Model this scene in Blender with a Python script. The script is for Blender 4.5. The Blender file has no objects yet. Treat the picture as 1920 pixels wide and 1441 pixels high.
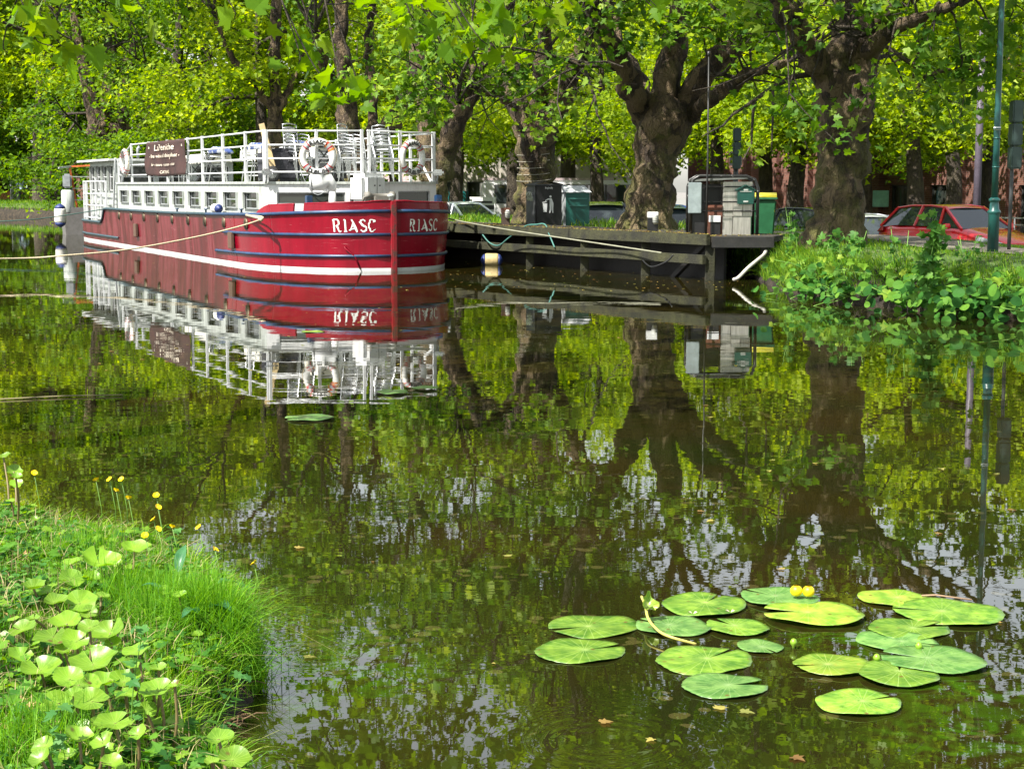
import bpy, math, random
import numpy as np
from mathutils import Vector, Matrix, noise as mnoise

random.seed(7)
RNG = np.random.default_rng(11)
scn = bpy.context.scene
COL = scn.collection
PI = math.pi
R = math.radians

# ------------------------------------------------------------------ camera
H = 1.75
F = 3000.0
PITCH = math.atan(375.5 / F)
cd = bpy.data.cameras.new("camera")
cam = bpy.data.objects.new("camera", cd)
COL.objects.link(cam)
cam.location = (0, 0, H)
cam.rotation_euler = (PI / 2 - PITCH, 0, 0)
cd.sensor_fit = 'HORIZONTAL'
cd.sensor_width = 36
cd.lens = 36 * F / 1920
cd.clip_start = 0.1
cd.clip_end = 2000
scn.camera = cam
CP, SP = math.cos(PITCH), math.sin(PITCH)

def ray(u, v):
    a, b = u - 960, 720.5 - v
    return np.array([a, F * CP + b * SP, -F * SP + b * CP])

def G(u, v, D):
    d = ray(u, v)
    t = D / d[1]
    return Vector((d[0] * t, D, H + d[2] * t))

def P(u, v, z=0.0):
    d = ray(u, v)
    t = (z - H) / d[2]
    return Vector((d[0] * t, d[1] * t, z))

# ------------------------------------------------------------------ tagging
def tag(o, label=None, cat=None, group=None, kind=None):
    if label: o['label'] = label
    if cat: o['category'] = cat
    if group: o['group'] = group
    if kind: o['kind'] = kind
    return o

def empty(name, loc=(0, 0, 0), rz=0.0, label=None, cat=None, group=None):
    o = bpy.data.objects.new(name, None)
    o.empty_display_size = 0.2
    COL.objects.link(o)
    o.location = loc
    o.rotation_euler = (0, 0, rz)
    return tag(o, label, cat, group)

def children(o):
    return [c for c in ALLCH.get(o.name, [])]

ALLCH = {}

def copy_tree(o, parent=None):
    c = o.copy()
    COL.objects.link(c)
    if parent is not None:
        c.parent = parent
        ALLCH.setdefault(parent.name, []).append(c)
    for ch in list(ALLCH.get(o.name, [])):
        copy_tree(ch, c)
    return c

# ------------------------------------------------------------------ mesh builder
class MB:
    def __init__(self):
        self.v = []; self.f = []; self.sm = []
    def add(self, vs, fs, smooth=False, M=None):
        b = len(self.v)
        if M is not None:
            vs = [M @ Vector(p) for p in vs]
        self.v.extend([tuple(p) for p in vs])
        self.f.extend([tuple(i + b for i in f) for f in fs])
        self.sm.extend([smooth] * len(fs))
        return self
    def box(self, c, s, rz=0.0, M=None, taper=1.0):
        x, y, z = s[0] / 2, s[1] / 2, s[2] / 2
        vs = []
        cr, sr = math.cos(rz), math.sin(rz)
        for dz in (-1, 1):
            k = taper if dz > 0 else 1
            for dx, dy in ((-1, -1), (1, -1), (1, 1), (-1, 1)):
                px, py = dx * x * k, dy * y * k
                vs.append((c[0] + px * cr - py * sr, c[1] + px * sr + py * cr, c[2] + dz * z))
        fs = [(0, 3, 2, 1), (4, 5, 6, 7), (0, 1, 5, 4), (1, 2, 6, 5), (2, 3, 7, 6), (3, 0, 4, 7)]
        return self.add(vs, fs, False, M)
    def beam(self, p, q, w, h=None):
        # square bar between two points
        h = h or w
        p, q = Vector(p), Vector(q)
        d = (q - p).normalized()
        up = Vector((0, 0, 1)) if abs(d.z) < 0.95 else Vector((0, 1, 0))
        s = d.cross(up).normalized(); t = s.cross(d).normalized()
        vs = []
        for c in (p, q):
            for a, b in ((-1, -1), (1, -1), (1, 1), (-1, 1)):
                vs.append(c + s * (a * w / 2) + t * (b * h / 2))
        return self.add(vs, [(0, 1, 2, 3), (7, 6, 5, 4), (0, 4, 5, 1), (1, 5, 6, 2), (2, 6, 7, 3), (3, 7, 4, 0)])
    def tube(self, pts, r, n=8, cap=True, smooth=True):
        pts = [Vector(p) for p in pts]
        m = len(pts)
        rs = r if isinstance(r, (list, tuple)) else [r] * m
        vs, fs = [], []
        ref = None
        for i, p in enumerate(pts):
            d = (pts[min(i + 1, m - 1)] - pts[max(i - 1, 0)])
            if d.length < 1e-9: d = Vector((0, 0, 1))
            d.normalize()
            if ref is None:
                ref = Vector((1, 0, 0)) if abs(d.x) < 0.8 else Vector((0, 1, 0))
            s = (ref - d * ref.dot(d)).normalized()
            ref = s
            t = d.cross(s)
            for k in range(n):
                a = 2 * PI * k / n
                vs.append(p + (s * math.cos(a) + t * math.sin(a)) * rs[i])
        for i in range(m - 1):
            for k in range(n):
                a, b = i * n + k, i * n + (k + 1) % n
                fs.append((a, b, b + n, a + n))
        if cap:
            fs.append(tuple(range(n))[::-1]); fs.append(tuple(range((m - 1) * n, m * n)))
        return self.add(vs, fs, smooth)
    def lathe(self, prof, n=24, c=(0, 0, 0), axis='z', smooth=True, M=None):
        vs, fs = [], []
        for r, z in prof:
            for k in range(n):
                a = 2 * PI * k / n
                x, y = r * math.cos(a), r * math.sin(a)
                if axis == 'z': p = (x, y, z)
                elif axis == 'y': p = (x, z, y)
                else: p = (z, x, y)
                vs.append((c[0] + p[0], c[1] + p[1], c[2] + p[2]))
        for i in range(len(prof) - 1):
            for k in range(n):
                a, b = i * n + k, i * n + (k + 1) % n
                fs.append((a, b, b + n, a + n))
        fs.append(tuple(range(n))[::-1]); fs.append(tuple(range((len(prof) - 1) * n, len(prof) * n)))
        return self.add(vs, fs, smooth, M)
    def grid(self, rows, smooth=True, close=False):
        m = len(rows[0]); vs = [p for r in rows for p in r]; fs = []
        for i in range(len(rows) - 1):
            for j in range(m if close else m - 1):
                a, b = i * m + j, i * m + (j + 1) % m
                fs.append((a, b, b + m, a + m))
        return self.add(vs, fs, smooth)
    def build(self, name, material=None, parent=None, bevel=0, solid=0, fix=True):
        me = bpy.data.meshes.new(name)
        me.from_pydata(self.v, [], self.f)
        me.polygons.foreach_set('use_smooth', self.sm)
        if fix:
            import bmesh
            bm = bmesh.new(); bm.from_mesh(me)
            bmesh.ops.recalc_face_normals(bm, faces=bm.faces)
            if bevel:
                es = [e for e in bm.edges if len(e.link_faces) == 2 and e.calc_face_angle(0) > 0.6]
                bmesh.ops.bevel(bm, geom=es, offset=bevel, segments=2, affect='EDGES', clamp_overlap=True)
            bm.to_mesh(me); bm.free()
        return link(name, me, material, parent, solid)

def link(name, me, material=None, parent=None, solid=0):
    o = bpy.data.objects.new(name, me)
    if material is not None:
        for m in (material if isinstance(material, (list, tuple)) else [material]):
            me.materials.append(m)
    COL.objects.link(o)
    if parent is not None:
        o.parent = parent
        ALLCH.setdefault(parent.name, []).append(o)
    if solid:
        md = o.modifiers.new('solid', 'SOLIDIFY'); md.thickness = solid; md.offset = 0
    return o

def np_mesh(name, V, Fc, k, material, parent=None, smooth=False, rnd=None):
    """V (n,3), Fc (m,k) faces with k corners"""
    me = bpy.data.meshes.new(name)
    me.vertices.add(len(V)); me.vertices.foreach_set('co', V.astype(np.float32).ravel())
    m = len(Fc)
    me.loops.add(m * k); me.loops.foreach_set('vertex_index', Fc.astype(np.int32).ravel())
    me.polygons.add(m)
    me.polygons.foreach_set('loop_start', np.arange(0, m * k, k, dtype=np.int32))
    try: me.polygons.foreach_set('loop_total', np.full(m, k, dtype=np.int32))
    except Exception: pass
    me.polygons.foreach_set('use_smooth', np.full(m, smooth))
    me.update(calc_edges=True)
    if rnd is not None:
        at = me.attributes.new('rnd', 'FLOAT', 'POINT'); at.data.foreach_set('value', rnd.astype(np.float32))
    return link(name, me, material, parent)

# ------------------------------------------------------------------ materials
def nd(nt, t, **kw):
    n = nt.nodes.new(t)
    for k, v in kw.items():
        if k in n.inputs: n.inputs[k].default_value = v
        else: setattr(n, k, v)
    return n

def ramp(nt, src, stops):
    r = nt.nodes.new('ShaderNodeValToRGB')
    nt.links.new(src, r.inputs[0])
    el = r.color_ramp.elements
    while len(el) > 1: el.remove(el[-1])
    el[0].position = stops[0][0]; el[0].color = (*stops[0][1], 1)
    for p, c in stops[1:]:
        e = el.new(p); e.color = (*c, 1)
    return r.outputs[0]

def mat(name, col, rough=0.6, metal=0.0, var=0.12, scale=6.0, bump=0.0, bscale=30.0, col2=None, dirt=0.0,
        stretch=None, coat=0.0, spec=0.5, thr=(0.4, 0.62)):
    m = bpy.data.materials.new(name); m.use_nodes = True
    nt = m.node_tree; b = nt.nodes['Principled BSDF']
    b.inputs['Roughness'].default_value = rough; b.inputs['Metallic'].default_value = metal
    b.inputs['Specular IOR Level'].default_value = spec
    if coat: b.inputs['Coat Weight'].default_value = coat; b.inputs['Coat Roughness'].default_value = 0.08
    tc = nd(nt, 'ShaderNodeTexCoord'); mp = nd(nt, 'ShaderNodeMapping')
    nt.links.new(tc.outputs['Object'], mp.inputs[0])
    if stretch: mp.inputs['Scale'].default_value = stretch
    n = nd(nt, 'ShaderNodeTexNoise', Scale=scale, Detail=6.0, Roughness=0.6)
    nt.links.new(mp.outputs[0], n.inputs['Vector'])
    c = tuple(col)
    c2 = col2 if col2 else tuple(min(1, x * (1 + var)) for x in c)
    c1 = tuple(x * (1 - var) for x in c) if not col2 else c
    out = ramp(nt, n.outputs['Fac'], [(thr[0], c1), (thr[1], c2)])
    if dirt:
        n3 = nd(nt, 'ShaderNodeTexNoise', Scale=scale * 3.1, Detail=8.0, Roughness=0.75)
        nt.links.new(mp.outputs[0], n3.inputs['Vector'])
        mr = nd(nt, 'ShaderNodeMapRange'); nt.links.new(n3.outputs['Fac'], mr.inputs['Value'])
        mr.inputs['From Min'].default_value = 0.5; mr.inputs['From Max'].default_value = 0.75
        mr.inputs['To Max'].default_value = dirt
        mx = nd(nt, 'ShaderNodeMix', data_type='RGBA')
        nt.links.new(mr.outputs[0], mx.inputs[0]); nt.links.new(out, mx.inputs[6])
        mx.inputs[7].default_value = (0.09, 0.075, 0.055, 1)
        out = mx.outputs[2]
    nt.links.new(out, b.inputs['Base Color'])
    # slight roughness break-up
    mr2 = nd(nt, 'ShaderNodeMapRange'); nt.links.new(n.outputs['Fac'], mr2.inputs['Value'])
    mr2.inputs['To Min'].default_value = max(0.02, rough - 0.08); mr2.inputs['To Max'].default_value = min(1, rough + 0.12)
    nt.links.new(mr2.outputs[0], b.inputs['Roughness'])
    if bump:
        n2 = nd(nt, 'ShaderNodeTexNoise', Scale=bscale, Detail=8.0, Roughness=0.65)
        nt.links.new(mp.outputs[0], n2.inputs['Vector'])
        bp = nd(nt, 'ShaderNodeBump', Strength=1.0, Distance=bump)
        nt.links.new(n2.outputs['Fac'], bp.inputs['Height']); nt.links.new(bp.outputs[0], b.inputs['Normal'])
    return m

def leafmat(name, cols, trans=0.45, rough=0.45, tcol=None, scale=0.35, spec=0.14):
    """cols: list of colour stops picked by a per-leaf random number, plus clumps of lighter/yellower growth"""
    m = bpy.data.materials.new(name); m.use_nodes = True
    nt = m.node_tree; b = nt.nodes['Principled BSDF']; out = nt.nodes['Material Output']
    at = nd(nt, 'ShaderNodeAttribute'); at.attribute_name = 'rnd'
    c = ramp(nt, at.outputs['Fac'], [(i / max(1, len(cols) - 1), x) for i, x in enumerate(cols)])
    nt.links.new(c, b.inputs['Base Color'])
    b.inputs['Roughness'].default_value = rough
    b.inputs['Specular IOR Level'].default_value = spec
    tr = nd(nt, 'ShaderNodeBsdfTranslucent')
    hs = nd(nt, 'ShaderNodeHueSaturation', Saturation=1.12, Value=1.9)
    hs.inputs['Hue'].default_value = 0.487
    nt.links.new(c, hs.inputs['Color']); nt.links.new(hs.outputs[0], tr.inputs['Color'])
    mx = nd(nt, 'ShaderNodeMixShader', Fac=trans)
    nt.links.new(b.outputs[0], mx.inputs[1]); nt.links.new(tr.outputs[0], mx.inputs[2])
    nt.links.new(mx.outputs[0], out.inputs['Surface'])
    return m

def glassmat(name, col=(0.02, 0.025, 0.025), rough=0.04):
    m = bpy.data.materials.new(name); m.use_nodes = True
    b = m.node_tree.nodes['Principled BSDF']
    b.inputs['Base Color'].default_value = (*col, 1); b.inputs['Roughness'].default_value = rough
    b.inputs['Specular IOR Level'].default_value = 0.9
    return m

WHITE = mat('white_paint', (0.6, 0.61, 0.61), 0.35, var=0.05, dirt=0.4, scale=3, stretch=(1, 1, 0.35))
WHITE2 = mat('white_rail_paint', (0.62, 0.63, 0.64), 0.35, var=0.06, dirt=0.2, scale=8)
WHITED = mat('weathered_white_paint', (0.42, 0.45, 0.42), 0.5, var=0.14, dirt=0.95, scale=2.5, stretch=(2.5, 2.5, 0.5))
BLUE = mat('blue_trim_paint', (0.012, 0.045, 0.115), 0.35, var=0.2, dirt=0.55, scale=4)
TEALD = mat('dark_teal_trim', (0.03, 0.06, 0.075), 0.5, var=0.2, dirt=0.3)
BLACK = mat('black_paint', (0.012, 0.012, 0.013), 0.4, var=0.2)
DGREY = mat('dark_grey_metal', (0.06, 0.063, 0.067), 0.5, metal=0.3, var=0.2)
GREY = mat('grey_paint', (0.28, 0.3, 0.31), 0.5, var=0.12, dirt=0.3)
CHROME = mat('bright_steel', (0.5, 0.51, 0.52), 0.25, metal=0.9, var=0.08)
STEEL = mat('brushed_steel', (0.52, 0.5, 0.45), 0.38, metal=0.75, var=0.14, scale=3, stretch=(9, 9, 0.8), dirt=0.25)
RUST = mat('rust', (0.16, 0.055, 0.025), 0.8, col2=(0.05, 0.03, 0.025), bump=0.01)
RUBBER = mat('rubber', (0.015, 0.015, 0.015), 0.8)
GLASS = glassmat('dark_glass')
GLASSB = glassmat('window_glass', (0.03, 0.035, 0.03))
ROPE = mat('pale_rope', (0.5, 0.42, 0.28), 0.9, scale=60, var=0.3)
ROPED = mat('dark_green_rope', (0.05, 0.12, 0.1), 0.9, scale=60, var=0.3)
# ------------------------------------------------------------------ light and sky
SUN_AZ = R(-138)     # direction towards the sun, measured from +X counter-clockwise
SUN_EL = R(52)
sv = Vector((math.cos(SUN_AZ) * math.cos(SUN_EL), math.sin(SUN_AZ) * math.cos(SUN_EL), math.sin(SUN_EL)))
sd = bpy.data.lights.new("sun", 'SUN'); sd.energy = 5.0; sd.angle = R(0.6); sd.color = (1.0, 0.95, 0.86)
sun = bpy.data.objects.new("sun", sd); COL.objects.link(sun)
sun.rotation_euler = (-sv).to_track_quat('-Z', 'Y').to_euler()
w = bpy.data.worlds.new("World"); scn.world = w; w.use_nodes = True
nt = w.node_tree; bg = nt.nodes['Background']
sky = nd(nt, 'ShaderNodeTexSky'); sky.sky_type = 'NISHITA'; sky.sun_disc = False
sky.sun_elevation = SUN_EL; sky.sun_rotation = PI / 2 - SUN_AZ
sky.air_density = 1.3; sky.dust_density = 1.2; sky.ozone_density = 1.0
hs_ = nd(nt, 'ShaderNodeHueSaturation', Saturation=0.35); nt.links.new(sky.outputs[0], hs_.inputs['Color']); nt.links.new(hs_.outputs[0], bg.inputs['Color']); bg.inputs['Strength'].default_value = 0.11
vs_ = scn.view_settings
vs_.view_transform = 'Standard'; vs_.look = 'None'; vs_.exposure = 1.22; vs_.gamma = 1.0; vs_.use_curve_mapping = False
cy = scn.cycles
cy.max_bounces = 7; cy.diffuse_bounces = 3; cy.glossy_bounces = 4; cy.transmission_bounces = 4; cy.transparent_max_bounces = 6
cy.caustics_reflective = False; cy.caustics_refractive = False
cy.use_denoising = True
cy.sample_clamp_indirect = 6.0
scn.render.film_transparent = False

# ------------------------------------------------------------------ water
def water_mat():
    m = bpy.data.materials.new('canal_water'); m.use_nodes = True
    nt = m.node_tree; b = nt.nodes['Principled BSDF']
    tc = nd(nt, 'ShaderNodeTexCoord')
    # murky silt and weed seen through the water
    n = nd(nt, 'ShaderNodeTexNoise', Scale=0.55, Detail=5.0, Roughness=0.6)
    nt.links.new(tc.outputs['Object'], n.inputs['Vector'])
    c1 = ramp(nt, n.outputs['Fac'], [(0.35, (0.022, 0.016, 0.003)), (0.52, (0.014, 0.014, 0.003)), (0.68, (0.010, 0.016, 0.002))])
    vo = nd(nt, 'ShaderNodeTexVoronoi', Scale=9.0); vo.inputs['Randomness'].default_value = 1.0
    nt.links.new(tc.outputs['Object'], vo.inputs['Vector'])
    n5 = nd(nt, 'ShaderNodeTexNoise', Scale=2.2, Detail=4.0)
    nt.links.new(tc.outputs['Object'], n5.inputs['Vector'])
    leafm = nd(nt, 'ShaderNodeMath', operation='LESS_THAN'); nt.links.new(vo.outputs['Distance'], leafm.inputs[0]); leafm.inputs[1].default_value = 0.3
    g2 = nd(nt, 'ShaderNodeMath', operation='GREATER_THAN'); nt.links.new(n5.outputs['Fac'], g2.inputs[0]); g2.inputs[1].default_value = 0.56
    ml = nd(nt, 'ShaderNodeMath', operation='MULTIPLY'); nt.links.new(leafm.outputs[0], ml.inputs[0]); nt.links.new(g2.outputs[0], ml.inputs[1])
    ml2 = nd(nt, 'ShaderNodeMath', operation='MULTIPLY'); nt.links.new(ml.outputs[0], ml2.inputs[0]); ml2.inputs[1].default_value = 0.6
    mx = nd(nt, 'ShaderNodeMix', data_type='RGBA')
    nt.links.new(ml2.outputs[0], mx.inputs[0]); nt.links.new(c1, mx.inputs[6])
    mx.inputs[7].default_value = (0.075, 0.065, 0.02, 1)
    cur = mx.outputs[2]
    for (wx, wy, wr) in WEED:          # beds of bright pond weed just under the surface
        ds_ = nd(nt, 'ShaderNodeVectorMath', operation='DISTANCE'); nt.links.new(tc.outputs['Object'], ds_.inputs[0]); ds_.inputs[1].default_value = (wx, wy, 0)
        fm = nd(nt, 'ShaderNodeMapRange', interpolation_type='SMOOTHSTEP'); nt.links.new(ds_.outputs['Value'], fm.inputs['Value']); fm.inputs['From Min'].default_value = wr; fm.inputs['From Max'].default_value = 0
        nn = nd(nt, 'ShaderNodeTexNoise', Scale=7.0, Detail=5.0, Distortion=1.5); nt.links.new(tc.outputs['Object'], nn.inputs['Vector'])
        nm = nd(nt, 'ShaderNodeMapRange'); nt.links.new(nn.outputs['Fac'], nm.inputs['Value']); nm.inputs['From Min'].default_value = .42; nm.inputs['From Max'].default_value = .62
        pm2 = nd(nt, 'ShaderNodeMath', operation='MULTIPLY'); nt.links.new(fm.outputs[0], pm2.inputs[0]); nt.links.new(nm.outputs[0], pm2.inputs[1])
        mw = nd(nt, 'ShaderNodeMix', data_type='RGBA'); nt.links.new(pm2.outputs[0], mw.inputs[0]); nt.links.new(cur, mw.inputs[6]); mw.inputs[7].default_value = (0.03, 0.075, 0.003, 1); cur = mw.outputs[2]
    nt.links.new(cur, b.inputs['Base Color'])
    b.inputs['Roughness'].default_value = 0.008
    b.inputs['IOR'].default_value = 2.1
    # fine wind ripples, longer across the view, gathered in patches
    mp = nd(nt, 'ShaderNodeMapping'); mp.inputs['Scale'].default_value = (0.8, 1.25, 1); mp.inputs['Rotation'].default_value = (0, 0, R(8))
    nt.links.new(tc.outputs['Object'], mp.inputs[0])
    r1 = nd(nt, 'ShaderNodeTexNoise', Scale=4.5, Detail=3.0, Roughness=0.5); nt.links.new(mp.outputs[0], r1.inputs['Vector'])
    r2 = nd(nt, 'ShaderNodeTexNoise', Scale=1.1, Detail=2.0, Roughness=0.5); nt.links.new(mp.outputs[0], r2.inputs['Vector'])
    pt = nd(nt, 'ShaderNodeTexNoise', Scale=0.22, Detail=2.0); nt.links.new(tc.outputs['Object'], pt.inputs['Vector'])
    pm = nd(nt, 'ShaderNodeMapRange'); nt.links.new(pt.outputs['Fac'], pm.inputs['Value'])
    pm.inputs['From Min'].default_value = 0.35; pm.inputs['From Max'].default_value = 0.65; pm.inputs['To Min'].default_value = 0.25; pm.inputs['To Max'].default_value = 1.0
    a = nd(nt, 'ShaderNodeMath', operation='MULTIPLY'); nt.links.new(r1.outputs['Fac'], a.inputs[0]); nt.links.new(pm.outputs[0], a.inputs[1])
    a2 = nd(nt, 'ShaderNodeMath', operation='MULTIPLY'); nt.links.new(a.outputs[0], a2.inputs[0]); a2.inputs[1].default_value = WR1
    a3 = nd(nt, 'ShaderNodeMath', operation='MULTIPLY_ADD'); nt.links.new(r2.outputs['Fac'], a3.inputs[0]); a3.inputs[1].default_value = WR2
    nt.links.new(a2.outputs[0], a3.inputs[2])
    h = a3.outputs[0]
    bn_ = nd(nt, 'ShaderNodeTexNoise', Scale=5.0, Detail=2.0); nt.links.new(tc.outputs['Object'], bn_.inputs['Vector'])
    brk = nd(nt, 'ShaderNodeMapRange'); nt.links.new(bn_.outputs['Fac'], brk.inputs['Value']); brk.inputs['From Min'].default_value = .4; brk.inputs['From Max'].default_value = .7
    # ring ripples where something touched the surface
    for (cx, cyy, wl, rad, amp) in RINGS:
        sub = nd(nt, 'ShaderNodeVectorMath', operation='DISTANCE')
        nt.links.new(tc.outputs['Object'], sub.inputs[0]); sub.inputs[1].default_value = (cx, cyy, 0)
        k = nd(nt, 'ShaderNodeMath', operation='MULTIPLY'); nt.links.new(sub.outputs['Value'], k.inputs[0]); k.inputs[1].default_value = 2 * PI / wl
        s = nd(nt, 'ShaderNodeMath', operation='SINE'); nt.links.new(k.outputs[0], s.inputs[0])
        f = nd(nt, 'ShaderNodeMapRange'); nt.links.new(sub.outputs['Value'], f.inputs['Value'])
        f.inputs['From Min'].default_value = rad * 0.3; f.inputs['From Max'].default_value = rad
        f.inputs['To Min'].default_value = amp; f.inputs['To Max'].default_value = 0
        q = nd(nt, 'ShaderNodeMath', operation='MULTIPLY_ADD'); bk = nd(nt, 'ShaderNodeMath', operation='MULTIPLY'); nt.links.new(s.outputs[0], bk.inputs[0]); nt.links.new(brk.outputs[0], bk.inputs[1]); nt.links.new(bk.outputs[0], q.inputs[0]); nt.links.new(f.outputs[0], q.inputs[1]); nt.links.new(h, q.inputs[2])
        h = q.outputs[0]
    bp = nd(nt, 'ShaderNodeBump', Strength=1.0, Distance=1.0)
    nt.links.new(h, bp.inputs['Height']); nt.links.new(bp.outputs[0], b.inputs['Normal'])
    return m

WR1, WR2 = 0.0004, 0.0016
_a = P(1130, 1390); _b = P(590, 1225)
WEED = [(P(1830, 1385).x, P(1830, 1385).y, .5), (P(1780, 1290).x, P(1780, 1290).y, .45), (P(1560, 1200).x, P(1560, 1200).y, .4), (P(620, 1260).x, P(620, 1260).y, .7)]
RINGS = [(_a.x, _a.y, 0.06, 0.5, 0.00022), (_b.x, _b.y, 0.055, 0.3, 0.00010)]
wb = MB(); wb.add([(-400, -60, 0), (120, -60, 0), (120, 200, 0), (-400, 200, 0)], [(0, 1, 2, 3)])
tag(wb.build('water', water_mat()), kind='structure')
bb = MB(); bb.add([(-400, -60, -1.2), (120, -60, -1.2), (120, 200, -1.2), (-400, 200, -1.2)], [(0, 1, 2, 3)])
MUD = mat('canal_mud', (0.06, 0.045, 0.03), 0.95)
tag(bb.build('canal_bed', MUD), kind='structure')

# ------------------------------------------------------------------ far bank, road
GROUNDG = mat('turf', (0.045, 0.09, 0.015), 0.95, col2=(0.09, 0.12, 0.03), scale=1.5, bump=0.03, bscale=12)
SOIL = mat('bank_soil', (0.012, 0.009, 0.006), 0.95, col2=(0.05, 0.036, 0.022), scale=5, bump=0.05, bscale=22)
ASPH = mat('asphalt', (0.055, 0.055, 0.057), 0.9, col2=(0.075, 0.073, 0.07), scale=2, bump=0.004, bscale=120)
PAVE = mat('pavement_stone', (0.2, 0.19, 0.175), 0.85, var=0.15, scale=2, bump=0.004, bscale=60)
GRAVEL = mat('path_gravel', (0.16, 0.14, 0.11), 0.95, var=0.25, scale=8, bump=0.01, bscale=80)

# waterline of the far bank from right (near) to left (far) and the direction inland at each point
FB = [((34, -30), (0.9, 0.42)), ((18, 3), (0.9, 0.42)), ((8.6, 17.2), (0.9, 0.42)), ((7.05, 19.9), (0.88, 0.47)), ((6.0, 21.6), (0.8, 0.6)),
      ((5.0, 23.4), (0.85, 0.5)), ((4.45, 25.6), (0.95, 0.3)), ((4.5, 28.0), (0.95, 0.3)), ((4.6, 30.4), (0.9, 0.42)), ((2.4, 34.2), (0.88, 0.47)), ((0.2, 38.0), (0.88, 0.47)),
      ((-5, 48.5), (0.9, 0.43)), ((-11.5, 61), (0.88, 0.47)), ((-18, 73), (0.82, 0.57)), ((-25, 84), (0.6, 0.8)), ((-31, 91), (0.3, 0.95)), ((-45, 95), (0.1, 1)), ((-120, 100), (0, 1)), ((-400, 105), (0, 1))]

def interp_bank(n=160):
    pts = [np.array(p) for p, d in FB]; ds = [np.array(d) for p, d in FB]
    out = []
    for i in range(len(pts) - 1):
        L = np.linalg.norm(pts[i + 1] - pts[i]); m = max(1, int(min(L, 60) / 0.6))
        for j in range(m):
            t = j / m
            out.append((pts[i] * (1 - t) + pts[i + 1] * t, ds[i] * (1 - t) + ds[i + 1] * t))
    out.append((pts[-1], ds[-1]))
    return out
PROF = [(-0.25, -1.3), (-0.1, -0.2), (0.0, 0.06), (0.12, 0.26), (0.45, 0.5), (1.1, 0.68), (2.2, 0.7), (4.2, 0.68), (6.5, 0.5), (8.5, 0.2), (10.5, -0.15), (13, -0.35)]
bank = interp_bank()
rows = []
for k, (off, z) in enumerate(PROF):
    row = []
    for i, (p, d) in enumerate(bank):
        wob = 0.0
        if 0 < k < 6: wob = 0.16 * mnoise.noise(Vector((p[0] * 0.9, p[1] * 0.9, k * 0.6)))
        q = p + d * (off + wob)
        zz = z + (0.06 * mnoise.noise(Vector((q[0] * 0.7, q[1] * 0.7, 0))) if k > 1 else 0)
        row.append((q[0], q[1], zz))
    rows.append(row)
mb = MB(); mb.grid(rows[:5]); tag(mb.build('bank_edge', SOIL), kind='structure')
mb = MB(); mb.grid(rows[4:]); tag(mb.build('far_bank', GROUNDG), kind='structure')
# one big ground sheet beyond, sloping down from the canal embankment
def offrow(o, z, sel=None):
    return [(p[0] + d[0] * o, p[1] + d[1] * o, z) for p, d in bank]
mb = MB(); mb.grid([offrow(13, -0.35), offrow(14.5, -0.55), offrow(24, -0.95), offrow(60, -1.15), offrow(500, -1.3)], smooth=False)
tag(mb.build('ground', PAVE), kind='structure')
mb = MB(); mb.grid([offrow(14.6, -0.545), offrow(24, -0.94), offrow(52, -1.1)], smooth=False)
tag(mb.build('road', ASPH), kind='structure')
mb = MB(); mb.grid([offrow(2.4, 0.72), offrow(3.9, 0.715)], smooth=False)
tag(mb.build('towpath', GRAVEL), kind='structure')
mb = MB(); mb.grid([offrow(14.3, -0.5), offrow(14.3, -0.40), offrow(14.6, -0.40), offrow(14.6, -0.56)], smooth=False)
tag(mb.build('kerb', PAVE), kind='structure')

# ------------------------------------------------------------------ near bank
ed = [P(u, v, 0.12) for u, v in ((470, 1250), (400, 1310), (345, 1340), (350, 1370), (420, 1400), (480, 1450), (560, 1600))]
ed = [P(-600, 900, .12), P(-300, 930, .12), P(-100, 955, .12), P(0, 968, .12), P(150, 990, .12), P(300, 1022, .12), P(400, 1068, .12), P(455, 1120, .12), P(490, 1180, .12), P(492, 1220, .12)] + ed
NB = [(-60, 90), (-20, 45), (-9, 18)] + [(p.x, p.y) for p in ed] + [(1.6, 2.2), (4, 0.8), (9, -3), (20, -12), (30, -40), (-90, -40), (-90, 90)]
NBa = np.array(NB)
def poly_sd(X, Y, poly):
    """signed distance, positive inside"""
    d = np.full(X.shape, 1e9); inside = np.zeros(X.shape, bool)
    n = len(poly)
    for i in range(n):
        x1, y1 = poly[i]; x2, y2 = poly[(i + 1) % n]
        ex, ey = x2 - x1, y2 - y1
        t = np.clip(((X - x1) * ex + (Y - y1) * ey) / (ex * ex + ey * ey), 0, 1)
        d = np.minimum(d, np.hypot(X - x1 - t * ex, Y - y1 - t * ey))
        c = ((y1 > Y) != (y2 > Y)) & (X < (x2 - x1) * (Y - y1) / (y2 - y1 + 1e-12) + x1)
        inside ^= c
    return np.where(inside, d, -d)
def nb_height(X, Y):
    s = poly_sd(X, Y, NBa)
    base = np.where(s < 0, np.maximum(-1.3, s * 2.2), 0.15 * np.clip(s / 0.07, 0, 1) + 0.10 * np.clip((s - .07) / 0.9, 0, 1) + 0.1 * np.clip((s - 1) / 6, 0, 1))
    bumpn = 0.018 * np.sin(X * 9 + 1.3 * np.sin(Y * 7)) * np.cos(Y * 8 + X * 3) * np.clip(s * 5, 0, 1)
    rough_ = .03 * (np.sin(X * 41 + 2 * np.sin(Y * 37)) * np.sin(Y * 53 + 1.5 * np.sin(X * 29))) * np.clip(1 - np.abs(s - .02) / .12, 0, 1)
    return base + bumpn + rough_, s
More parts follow.
